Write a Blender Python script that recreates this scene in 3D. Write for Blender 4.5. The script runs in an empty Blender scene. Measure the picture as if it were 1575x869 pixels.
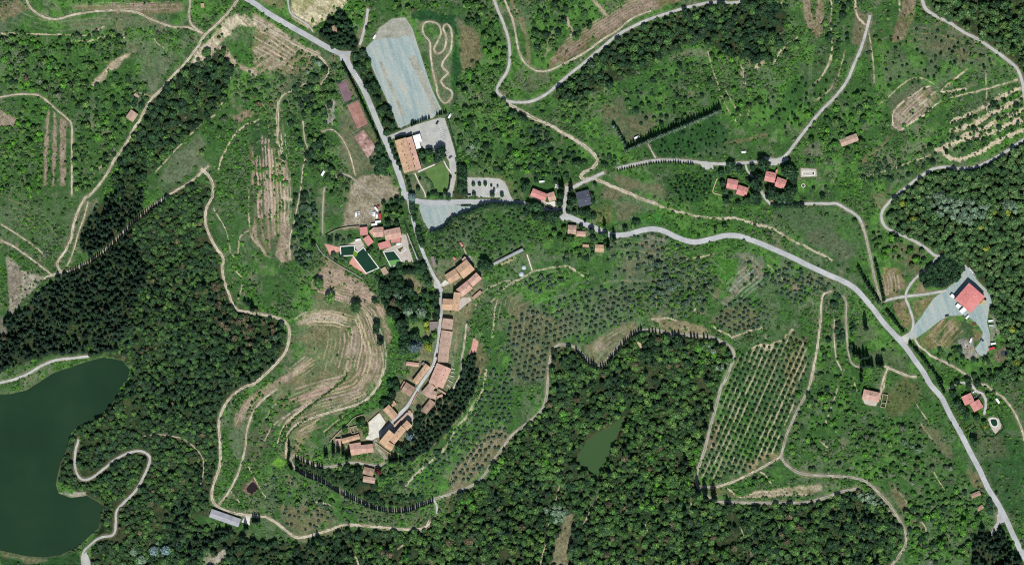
import bpy, bmesh, math, random
import numpy as np
from mathutils import Vector, Matrix
random.seed(7)
RNG = np.random.default_rng(7)
C = bpy.context.scene.collection
S = 0.7                      # metres per photo pixel
CX, CY = 787.5, 434.5
R = math.radians

# ---- survey tiles: (x origin, y origin, zoom) of the enlarged views the points were read from
TL = {'A': (0, 0, 2.8975), 'B': (390, 0, 2.8975), 'C': (780, 0, 2.8975), 'D': (1175, 0, 2.8975),
      'E': (0, 290, 2.8975), 'F': (390, 290, 2.8975), 'G': (780, 290, 2.8975), 'H': (1175, 290, 2.8975),
      'I': (0, 569, 2.8975), 'J': (390, 569, 2.8975), 'K': (780, 569, 2.8975), 'L': (1175, 569, 2.8975),
      'nw': (490, 20, 11.59), 'hotel': (590, 170, 6.207), 'court': (500, 110, 5.79), 'cross': (795, 270, 6.687),
      'twin': (1095, 235, 8.75), 'yard': (1395, 400, 5.43), 'oval': (1460, 580, 7.9), 'lot': (700, 260, 10.86),
      'hip': (1310, 580, 14.49), 'ruin': (1480, 735, 8.69), 'shed': (310, 720, 8.69), 'barn': (180, 130, 8.69),
      'pool': (540, 300, 10.86), 'pool2': (500, 320, 7.24), 'vn': (665, 385, 12.41), 'vn2': (640, 380, 7.24),
      'vm': (600, 480, 7.24), 'vs': (640, 530, 7.9), 'vw': (490, 580, 5.795), 'villa': (430, 680, 5.79),
      'grove': (730, 380, 6.206), 'park': (560, 380, 5.43), 'row': (900, 150, 7.16), 'orch': (1090, 500, 6.206),
      'orch2': (1060, 620, 5.43), 'strip': (350, 160, 3.343), 'hill': (420, 430, 2.997), 'west': (330, 580, 3.95),
      'mid': (640, 310, 7.16), 'east': (1260, 420, 4.345), 'lakeb': (90, 760, 5.833), 'cn': (1030, 40, 4.345),
      'east2': (880, 260, 6.208), 'g2': (1000, 380, 5.43), 'P': (0, 0, 1.0)}
def T(t, *p):
    x0, y0, k = TL[t]
    return [(x0 + a / k, y0 + b / k) for a, b in p]
def T1(t, a, b):
    return T(t, (a, b))[0]

# ---- noise
def _h(ix, iy, seed):
    n = (ix.astype(np.int64) * 374761393 + iy.astype(np.int64) * 668265263 + seed * 1442695041) & 0x7fffffff
    n = ((n ^ (n >> 13)) * 1274126177) & 0x7fffffff
    n = n ^ (n >> 16)
    return (n & 0xffff) / 65535.0
def vn(x, y, s, seed=0):
    x = np.asarray(x, float) / s; y = np.asarray(y, float) / s
    xi = np.floor(x); yi = np.floor(y); fx = x - xi; fy = y - yi
    fx = fx * fx * (3 - 2 * fx); fy = fy * fy * (3 - 2 * fy)
    a = _h(xi, yi, seed); b = _h(xi + 1, yi, seed); c = _h(xi, yi + 1, seed); d = _h(xi + 1, yi + 1, seed)
    return (a * (1 - fx) + b * fx) * (1 - fy) + (c * (1 - fx) + d * fx) * fy
def fbm(x, y, s, seed=0, o=4):
    t = 0; w = 0.5; tot = 0
    for i in range(o):
        t = t + w * vn(x, y, s / 2 ** i, seed + 17 * i); tot += w; w *= 0.55
    return t / tot
def sst(a, b, x):
    t = np.clip((x - a) / (b - a), 0, 1); return t * t * (3 - 2 * t)

# ---- geometry helpers in pixel space
def smooth(p, closed=False, step=1.5):
    p = np.array(p, float)
    if len(p) < 3 and not closed:
        n = max(2, int(np.hypot(*(p[-1] - p[0])) / step)); t = np.linspace(0, 1, n)[:, None]
        return p[0] * (1 - t) + p[-1] * t
    if closed: q = np.vstack([p[-1], p, p[0], p[1]])
    else: q = np.vstack([2 * p[0] - p[1], p, 2 * p[-1] - p[-2]])
    out = []
    for i in range(1, len(q) - 2):
        a, b, c, d = q[i - 1], q[i], q[i + 1], q[i + 2]
        n = max(1, int(np.hypot(*(c - b)) / step))
        for t in np.arange(n) / n:
            out.append(.5 * ((2 * b) + (c - a) * t + (2 * a - 5 * b + 4 * c - d) * t * t + (3 * b - a - 3 * c + d) * t ** 3))
    if not closed: out.append(p[-1])
    return np.array(out)
def inpoly(x, y, P):
    r = np.zeros(np.shape(x), bool); n = len(P)
    for i in range(n):
        x1, y1 = P[i]; x2, y2 = P[(i + 1) % n]
        if y1 == y2: continue
        c = ((y1 > y) != (y2 > y)) & (x < (x2 - x1) * (y - y1) / (y2 - y1) + x1)
        r ^= c
    return r
def dseg(x, y, P, closed=False):
    d = np.full(np.shape(x), 1e9); n = len(P)
    for i in range(n if closed else n - 1):
        x1, y1 = P[i]; x2, y2 = P[(i + 1) % n]
        dx, dy = x2 - x1, y2 - y1; L = dx * dx + dy * dy + 1e-9
        t = np.clip(((x - x1) * dx + (y - y1) * dy) / L, 0, 1)
        np.minimum(d, np.hypot(x - x1 - t * dx, y - y1 - t * dy), out=d)
    return d
def sdist(x, y, P):
    d = dseg(x, y, P, True); return np.where(inpoly(x, y, P), -d, d)

# ---- terrain
HC = [(650, 560, 24), (680, 440, 26), (560, 690, 17), (630, 300, 24), (540, 100, 22), (400, 10, 18), (80, 700, -14), (30, 800, -14),
      (200, 480, -3), (300, 340, 5), (0, 500, -10), (925, 690, -13), (700, 830, -6), (850, 560, 4), (1000, 420, 12), (1000, 350, 16),
      (1180, 380, 14), (1400, 520, 10), (1540, 800, 6), (1150, 650, 2), (1330, 700, 4), (1250, 830, -4), (1170, 270, 20), (1000, 190, 13),
      (1350, 150, 12), (1550, 100, 5), (1550, 350, 8), (860, 100, 11), (740, 200, 15), (1480, 250, 8), (100, 250, -2), (100, 60, 4),
      (450, 560, 10), (380, 720, 3), (450, 800, -1), (250, 830, -4), (-200, 400, -8), (1800, 400, 6), (800, -200, 10), (800, 1050, -8)]
LAKE = T('I', (-600, 100), (-60, 112), (40, 108), (110, 92), (165, 58), (230, 15)) + T('E', (300, 800), (380, 772), (460, 752), (540, 768), (575, 810), (560, 860)) + \
    T('I', (545, 60), (520, 115), (480, 170), (440, 205), (400, 235), (340, 255), (310, 285), (290, 360), (262, 420), (242, 510), (255, 552), (310, 572), (380, 562), (430, 590), (460, 610), (445, 650), (435, 705), (395, 740), (345, 790), (260, 828), (190, 838), (110, 832), (0, 808), (-150, 770), (-600, 700))
POND = T('K', (320, 380), (350, 325), (400, 282), (450, 262), (490, 232), (525, 210), (522, 240), (495, 280), (482, 320), (462, 360), (442, 400), (425, 440), (408, 474), (370, 460), (330, 430), (312, 405))
TARN = T('shed', (690, 180), (735, 230), (750, 270), (725, 310), (660, 335), (610, 320), (595, 275), (630, 225), (660, 195))
BASIN = T('yard', (778, 760), (800, 750), (824, 756), (830, 775), (822, 796), (800, 800), (780, 790))
WATERS = [('lake', LAKE, -13.0, 10), ('pond', POND, -12.0, 5), ('tarn', TARN, None, 4), ('basin', BASIN, None, 2)]
def h0(x, y):
    x = np.asarray(x, float); y = np.asarray(y, float)
    xc = np.clip(x, -260, 1835); yc = np.clip(y, -260, 1130)
    num = np.zeros(np.shape(x)); den = np.full(np.shape(x), 1e-9)
    for a, b, z in HC:
        w = np.exp(-((xc - a) ** 2 + (yc - b) ** 2) / (2 * 95.0 ** 2)) + 1e-7
        num += w * z; den += w
    return num / den + 3.0 * (fbm(xc, yc, 90, 5, 2) - .5)
WL = []
for n_, P_, z_, b_ in WATERS:
    if z_ is None:
        c_ = np.mean(P_, 0); z_ = float(h0(c_[0], c_[1])) - .8
    WL.append((n_, P_, z_, b_))
def H(x, y):
    x = np.asarray(x, float); y = np.asarray(y, float)
    z = h0(x, y)
    for n, P, lv, band in WL:
        P = np.array(P); x0, y0 = P.min(0) - band - 1; x1, y1 = P.max(0) + band + 1
        m = (x > x0) & (x < x1) & (y > y0) & (y < y1)
        if not np.any(m): continue
        if z.ndim == 0:
            d = float(sdist(np.array([x]), np.array([y]), P)[0])
        else:
            d = sdist(x[m], y[m], P)
        shore = lv + np.clip(d, -band, band) * .16 * S
        zz = z if z.ndim == 0 else z[m]
        out = shore + (zz - lv - band * .16 * S) * sst(band * .3, band, d)
        out = np.where(d < band, out, zz)
        if z.ndim == 0: z = np.asarray(out)
        else: z[m] = out
    return z
def W(px, py, dz=0.0):
    return Vector(((px - CX) * S, (CY - py) * S, float(H(px, py)) + dz))

# ---- object helpers
def link(name, me, mats, parent=None):
    o = bpy.data.objects.new(name, me); C.objects.link(o)
    for m in (mats if isinstance(mats, (list, tuple)) else [mats]): me.materials.append(m)
    if parent: o.parent = parent
    return o
def mesh_np(name, co, faces, smooth_=False):
    me = bpy.data.meshes.new(name); me.from_pydata([tuple(c) for c in co], [], faces); me.update()
    if smooth_: me.polygons.foreach_set('use_smooth', [True] * len(me.polygons))
    return me
def bmmesh(name, bm, mats, parent=None, sm=False):
    me = bpy.data.meshes.new(name); bm.to_mesh(me); bm.free()
    if sm: me.polygons.foreach_set('use_smooth', [True] * len(me.polygons))
    return link(name, me, mats, parent)
def tag(o, label, cat, group=None):
    o['label'] = label; o['category'] = cat
    if group: o['group'] = group
    return o
def empty(name, loc, rz=0):
    o = bpy.data.objects.new(name, None); C.objects.link(o); o.location = loc; o.rotation_euler = (0, 0, rz)
    o.empty_display_size = .5
    return o
def box(bm, x0, x1, y0, y1, z0, z1, mi=0, M=None):
    v = [bm.verts.new((x, y, z)) for z in (z0, z1) for y in (y0, y1) for x in (x0, x1)]
    if M is not None:
        for q in v: q.co = M @ q.co
    for f in ((0, 2, 3, 1), (4, 5, 7, 6), (0, 1, 5, 4), (1, 3, 7, 5), (3, 2, 6, 7), (2, 0, 4, 6)):
        bm.faces.new([v[i] for i in f]).material_index = mi

# ---- materials
def mat(name):
    m = bpy.data.materials.new(name); m.use_nodes = True
    nt = m.node_tree; b = nt.nodes['Principled BSDF']
    b.inputs['Roughness'].default_value = .85; b.inputs['Specular IOR Level'].default_value = .25
    return m, nt, b
def nd(nt, t, **k):
    n = nt.nodes.new(t)
    for a, v in k.items(): setattr(n, a, v)
    return n
def srgb(r, g, b):
    f = lambda c: (c / 255 / 12.92) if c / 255 <= .04045 else ((c / 255 + .055) / 1.055) ** 2.4
    return (f(r), f(g), f(b), 1)
def noisy(name, cols, scale=.5, detail=6, rough=.85, coord='Object', bump=0.0, stretch=None, spec=.25, fine=None, amp=.12, turn=0, lo=.32, hi=.68):
    """colour ramp over a noise of the surface's own coordinates"""
    m, nt, b = mat(name)
    tc = nd(nt, 'ShaderNodeTexCoord'); src = tc.outputs[coord]
    if stretch:
        mp = nd(nt, 'ShaderNodeMapping'); mp.inputs['Scale'].default_value = stretch; mp.inputs['Rotation'].default_value = (0, 0, R(turn)); mp.vector_type = 'TEXTURE' if turn else 'POINT'
        nt.links.new(src, mp.inputs['Vector']); src = mp.outputs['Vector']
    n = nd(nt, 'ShaderNodeTexNoise'); n.inputs['Scale'].default_value = scale; n.inputs['Detail'].default_value = detail; n.inputs['Roughness'].default_value = .65
    nt.links.new(src, n.inputs['Vector'])
    r = nd(nt, 'ShaderNodeValToRGB'); e = r.color_ramp.elements
    k = len(cols)
    e[0].position = lo; e[0].color = cols[0]; e[1].position = hi; e[1].color = cols[-1]
    for i in range(1, k - 1): q = e.new(lo + (hi - lo) * i / (k - 1)); q.color = cols[i]
    nt.links.new(n.outputs['Fac'], r.inputs['Fac']); out = r.outputs['Color']
    if fine:
        n2 = nd(nt, 'ShaderNodeTexNoise'); n2.inputs['Scale'].default_value = fine; n2.inputs['Detail'].default_value = 3
        nt.links.new(tc.outputs[coord], n2.inputs['Vector'])
        mr = nd(nt, 'ShaderNodeMapRange'); mr.inputs['From Min'].default_value = .3; mr.inputs['From Max'].default_value = .7; mr.inputs['To Min'].default_value = 1 - amp; mr.inputs['To Max'].default_value = 1 + amp
        nt.links.new(n2.outputs['Fac'], mr.inputs['Value'])
        mx = nd(nt, 'ShaderNodeVectorMath', operation='SCALE'); nt.links.new(out, mx.inputs[0]); nt.links.new(mr.outputs[0], mx.inputs['Scale']); out = mx.outputs[0]
    nt.links.new(out, b.inputs['Base Color'])
    b.inputs['Roughness'].default_value = rough; b.inputs['Specular IOR Level'].default_value = spec
    if bump:
        bp = nd(nt, 'ShaderNodeBump'); bp.inputs['Strength'].default_value = bump; bp.inputs['Distance'].default_value = .3
        nt.links.new(n.outputs['Fac'], bp.inputs['Height']); nt.links.new(bp.outputs['Normal'], b.inputs['Normal'])
    return m
# ================= survey data =================
# roads: (object name, material key, width in photo px, closed, points)
ROADS = []
def road(name, m, w, pts, closed=False, jit=.06):
    w *= {'dirt_track': .78, 'lane': .9, 'footpath': .85}.get(name, 1.0); ROADS.append((name, m, w, closed, pts, jit * (1.6 if name == 'dirt_track' else 1)))
road('main_road', 'asphalt', 8.2, T('P', (340, -24)) + T('B', (0, 15), (60, 58), (150, 112), (250, 168), (330, 215), (400, 252), (440, 315), (490, 398), (530, 490), (570, 588), (602, 660), (640, 755), (668, 840), (672, 890)) )
road('main_road', 'asphalt', 8.0, T('P', (622, 300), (634, 308), (660, 312), (700, 311.5), (745, 311), (800, 313), (812, 317)) + T('G', (150, 88), (200, 108), (245, 118), (290, 133), (350, 160), (420, 190), (470, 209), (540, 204), (600, 187), (650, 181), (700, 191), (760, 220), (810, 236), (850, 238), (910, 225), (970, 211), (1030, 212), (1100, 235), (1150, 255)) + T('H', (60, 278), (130, 310), (200, 345), (280, 382), (350, 412), (400, 442), (440, 482), (490, 542), (530, 595), (580, 650), (630, 705), (670, 762), (708, 815)) + T('L', (740, 62), (790, 122), (830, 200), (880, 288), (920, 368), (960, 442), (1000, 528), (1040, 590), (1080, 665), (1120, 755), (1170, 850), (1230, 960)))
road('village_street', 'asphalt', 4.8, T('P', (626, 296), (632, 325), (643, 365), (655, 398), (668, 425), (677, 442)) + T('vm', (570, 30), (560, 130), (550, 210), (545, 300), (527, 400), (510, 470), (495, 560), (455, 640), (400, 720), (350, 790), (310, 850)) + T('vw', (880, 120), (830, 200), (790, 260), (740, 310), (690, 375), (640, 430), (600, 460)))
road('lane', 'lane', 5.4, T('C', (1080, -30), (1058, 0), (1030, 12), (990, 16), (940, 12), (880, 18), (800, 36), (720, 60), (640, 86), (560, 121), (490, 160), (430, 208), (380, 250), (330, 292), (270, 340), (215, 388), (188, 412), (150, 436), (100, 455), (40, 458), (0, 452)) + T('B', (1110, 435), (1085, 408), (1098, 370), (1130, 320), (1142, 260), (1136, 180), (1115, 110), (1090, 50), (1068, -10)))
road('dirt_track', 'track', 6.0, T('C', (0, 462), (60, 495), (120, 530), (190, 560), (250, 595), (310, 630), (360, 665), (395, 700), (400, 725), (380, 750), (340, 770), (328, 788), (345, 802), (378, 797), (430, 815), (490, 842), (560, 869)) + T('G', (580, 42), (620, 54), (660, 66)), jit=.14)
road('lane', 'lane', 6.4, T('C', (290, 838), (330, 818), (375, 797), (432, 770)))
road('lane', 'lane', 5.6, T('C', (488, 752), (560, 735), (650, 718), (740, 715), (830, 722), (900, 730), (970, 732), (1060, 727), (1140, 722)) + T('D', (40, 717), (80, 705), (108, 680), (132, 648), (180, 585), (250, 500), (320, 428), (370, 360), (400, 290), (430, 220), (455, 140), (472, 70)))
road('lane', 'lane', 3.6, T('P', (1146, 254), (1149, 263), (1154, 269), (1163, 279)))
road('lane', 'lane', 5.2, T('twin', (640, 490), (690, 580), (740, 650), (810, 705), (900, 690), (1050, 700), (1240, 690), (1400, 685), (1570, 690)) + T('H', (320, 68), (370, 95), (420, 130), (446, 190)))
road('lane', 'greydirt', 4.2, T('H', (430, 150), (446, 190), (460, 250), (475, 310), (485, 370), (500, 430), (516, 480), (535, 505)), jit=.12)
road('lane', 'lane', 5.0, T('H', (530, 503), (560, 494), (600, 485), (632, 480), (690, 474), (760, 464), (810, 455)))
road('lane', 'lane', 6.0, T('D', (700, -30), (705, 0), (720, 40), (760, 70), (830, 105), (890, 145), (950, 175), (1010, 215), (1080, 265), (1130, 310), (1152, 370), (1162, 440), (1180, 520)), jit=.1)
road('lane', 'lane', 5.4, T('D', (1220, 590), (1159, 622), (1080, 675), (1000, 720), (940, 745), (870, 752), (810, 745), (750, 755), (700, 785), (640, 830), (590, 869)) + T('H', (580, 40), (540, 80), (522, 120), (535, 165), (570, 190), (640, 220), (710, 258), (762, 298), (800, 303)))
road('lane', 'lane', 4.6, T('H', (768, 310), (740, 345), (690, 385), (650, 430), (630, 480), (650, 540), (665, 600), (650, 655)))
road('dirt_track', 'track', 3.6, T('H', (670, 665), (690, 700), (720, 722), (745, 745), (810, 775), (880, 815), (960, 869)) + T('L', (985, 65), (1030, 100), (1065, 122), (1110, 180), (1140, 240), (1162, 315), (1185, 400)), jit=.12)
road('lane', 'greydirt', 5.0, T('G', (590, 632), (660, 631), (730, 645), (830, 655), (900, 660), (950, 680), (1000, 712), (1010, 750), (990, 812), (965, 869)) + T('K', (955, 72), (930, 170), (905, 260), (880, 360), (850, 450), (845, 500), (870, 545), (920, 580), (990, 590), (1080, 592), (1159, 592)) + T('L', (100, 592), (190, 590), (270, 570), (340, 545), (415, 528)), jit=.1)
road('lane', 'greydirt', 4.6, T('G', (595, 630), (550, 652), (500, 700), (450, 758), (404, 793), (352, 757), (310, 712), (250, 695), (208, 712), (190, 770), (180, 869)) + T('K', (175, 120), (152, 180), (90, 237), (30, 282)) + T('J', (1140, 305), (1100, 360), (1060, 420), (1010, 490), (960, 520), (880, 550), (800, 577), (740, 600), (690, 620), (630, 625), (560, 615), (500, 595), (440, 565), (380, 535), (300, 490), (230, 465), (188, 440), (166, 402), (182, 380), (230, 402), (300, 430), (380, 425), (440, 411), (510, 420), (560, 426), (590, 400), (575, 370), (550, 340), (545, 310)), jit=.08)
road('lane', 'lane', 3.8, T('J', (800, 577), (815, 600), (818, 640)))
road('dirt_track', 'track', 4.2, T('J', (145, 395), (150, 300), (182, 250), (240, 220), (330, 190), (420, 165), (490, 140), (540, 92), (568, 45), (582, -10)), jit=.16)
road('dirt_track', 'track', 5.0, T('A', (895, 752), (930, 785), (950, 830), (946, 869)) + T('E', (946, 40), (920, 90), (915, 150), (930, 200), (960, 260), (995, 310), (990, 350), (998, 410), (1020, 470), (1035, 512), (1062, 542), (1102, 550)) + T('F', (110, 577), (155, 612), (160, 660), (146, 720), (110, 770), (60, 820), (5, 868)) + T('I', (1090, 75), (1030, 120), (990, 180), (975, 240), (980, 320), (980, 420), (960, 480), (943, 545), (952, 592), (1000, 625), (1080, 645), (1159, 652)) + T('J', (60, 657), (100, 680), (150, 720), (190, 745), (240, 740), (330, 715), (400, 690), (480, 692), (560, 700), (650, 708), (730, 710), (768, 697), (785, 672)), jit=.12)
road('dirt_track', 'track', 3.4, T('I', (975, 602), (1020, 540), (1060, 460), (1090, 360), (1100, 270), (1120, 205)) + T('west', (235, 210), (290, 140), (380, 70)), jit=.16)
road('dirt_track', 'track', 4.6, T('A', (1080, -20), (1065, 0), (1020, 60), (960, 120), (915, 160), (880, 215), (830, 280), (770, 340), (720, 400), (680, 435), (650, 480), (620, 540), (595, 575), (560, 640), (510, 710), (465, 790), (400, 869)) + T('E', (380, 40), (350, 90), (325, 160), (315, 220), (290, 275), (257, 320), (252, 345), (268, 372)), jit=.16)
road('dirt_track', 'track', 2.6, T('E', (390, 60), (372, 130), (350, 190), (330, 260), (300, 335), (268, 372)), jit=.2)
road('dirt_track', 'track', 4.2, T('A', (930, 740), (850, 810), (800, 840)) + T('E', (730, 45), (680, 75), (630, 120), (590, 152), (540, 202), (480, 262), (430, 302), (380, 335), (300, 370), (230, 386), (190, 402)), jit=.16)
road('dirt_track', 'track', 3.0, T('E', (0, 230), (60, 260), (130, 310), (190, 355), (225, 384)), jit=.15)
road('dirt_track', 'track', 2.2, T('E', (0, 160), (70, 202), (140, 250), (190, 290)), jit=.15)
road('lane', 'lane', 5.0, T('E', (-60, 880), (0, 865), (60, 850), (120, 825), (180, 790), (240, 766), (320, 756), (390, 748)), jit=.12)
road('dirt_track', 'lane', 5.2, T('I', (345, 310), (330, 370), (330, 440), (355, 487), (400, 484), (460, 440), (510, 400), (570, 370), (620, 362), (658, 380), (664, 410), (640, 470), (600, 540), (550, 590), (515, 632), (512, 690), (500, 735), (440, 750), (395, 782), (364, 822), (372, 900)), jit=.12)
road('footpath', 'track', 1.6, T('I', (640, 295), (700, 287), (780, 298), (830, 315), (880, 360), (905, 400), (905, 460), (890, 520)), jit=.2)
road('dirt_track', 'track', 3.8, T('A', (110, -20), (122, 10), (140, 40), (190, 75), (250, 86), (350, 62), (480, 48), (600, 55), (680, 90), (770, 122), (840, 125), (905, 152)), jit=.18)
road('dirt_track', 'track', 3.6, T('A', (850, -15), (850, 30), (845, 65), (856, 112), (905, 152)), jit=.16)
road('dirt_track', 'track', 3.0, T('A', (-20, 438), (60, 423), (130, 420), (180, 430), (240, 480), (300, 530), (318, 565), (318, 700), (318, 869)), jit=.18)
road('dirt_track', 'track', 3.6, T('C', (-20, -20), (0, 30), (30, 112), (50, 222), (80, 282), (130, 317), (190, 315), (260, 282), (340, 240), (420, 182), (500, 130), (560, 82), (640, 50)), jit=.18)
road('lane', 'lane', 5.0, T('nw', (890, -60), (880, 0), (860, 150), (810, 350), (770, 500), (740, 590)), jit=.1)
road('dirt_track', 'track', 3.4, T('B', (760, 110), (790, 100), (825, 115), (836, 150), (820, 190), (805, 222), (820, 242), (850, 222), (860, 170), (845, 130), (862, 112), (882, 140), (880, 222), (850, 270), (842, 300), (866, 328), (838, 358), (848, 385), (884, 412), (880, 442), (852, 462), (825, 432), (814, 380), (800, 320), (790, 250), (785, 190), (756, 150)), closed=True, jit=.08)
road('lane', 'greydirt', 4.0, T('L', (225, -10), (200, 80), (150, 180), (105, 280), (85, 350), (76, 385)), jit=.1)
road('dirt_track', 'track', 4.0, T('H', (300, 458), (266, 470), (255, 510), (250, 600), (232, 740), (205, 869)), jit=.12)
road('dirt_track', 'track', 4.4, T('L', (76, 385), (0, 430)) + T('K', (1080, 465), (1000, 500), (930, 521), (868, 522)), jit=.12)
road('lane', 'greydirt', 4.6, T('L', (76, 385), (100, 420), (150, 455), (220, 468), (300, 472), (400, 480), (460, 500), (510, 545), (560, 600), (600, 660), (630, 720), (632, 780), (600, 830), (565, 880)), jit=.1)
road('dirt_track', 'greydirt', 3.6, T('east', (155, 150), (178, 200), (178, 300), (182, 400), (190, 500), (210, 590), (245, 622), (290, 625)), jit=.2)
road('dirt_track', 'track', 2.2, T('east', (102, 310), (98, 400), (104, 500), (118, 580), (150, 650)), jit=.25)
road('dirt_track', 'track', 4.4, T('east', (435, 620), (480, 640), (540, 665), (600, 690), (650, 690)), jit=.14)
road('dirt_track', 'track', 3.4, T('east', (455, 635), (430, 700), (412, 770), (405, 840)), jit=.16)
road('driveway', 'lane', 6.5, T('cross', (515, 110), (505, 200), (490, 290), (490, 370), (520, 430)))
road('driveway', 'lane', 4.4, T('oval', (0, 140), (60, 95), (130, 60), (260, 90), (330, 170), (400, 200), (440, 270), (440, 360), (425, 450)))
road('driveway', 'lane', 6.0, T('ruin', (480, 480), (490, 560), (450, 650), (400, 740)))
road('footpath', 'track', 2.0, T('row', (690, 510), (730, 590), (775, 670)))
road('footpath', 'pale', 2.0, T('hotel', (300, 600), (340, 690), (395, 790), (400, 830)))
road('footpath', 'pale', 2.6, T('hotel', (330, 590), (400, 560), (490, 520)))
road('footpath', 'pale', 2.2, T('hotel', (575, 485), (610, 550), (650, 600)))
road('dirt_track', 'track', 3.2, T('B', (0, 85), (100, 148), (200, 210), (285, 250), (322, 285), (335, 330), (300, 380)), jit=.25)
road('dirt_track', 'track', 2.0, T('strip', (260, -10), (265, 80), (262, 180), (280, 260)), jit=.2)
road('dirt_track', 'track', 2.2, T('strip', (390, 90), (400, 190), (412, 230), (390, 330), (378, 440), (360, 530), (335, 640), (322, 690), (322, 800)), jit=.25)
road('footpath', 'greydirt', 2.6, T('strip', (500, 430), (492, 540), (490, 670)), jit=.2)
road('dirt_track', 'greydirt', 3.8, T('strip', (560, 385), (590, 362), (640, 380), (700, 430), (770, 480), (800, 500)), jit=.2)
road('dirt_track', 'track', 2.4, T('strip', (485, 145), (540, 135), (590, 180), (630, 260), (660, 370)), jit=.25)
road('footpath', 'pale', 2.0, T('grove', (550, 225), (500, 70)), jit=.1)
road('dirt_track', 'track', 3.0, T('vm', (850, 130), (840, 250), (820, 400), (800, 520), (795, 640), (740, 780), (690, 869)), jit=.2)

road('footpath', 'asphalt', 3.2, T('pool2', (925, 285), (965, 390), (1005, 490), (1045, 600)))
road('lane', 'lane', 2.8, T('B', (155, -10), (158, 30), (170, 65), (205, 90), (245, 115), (268, 145)))
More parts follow.
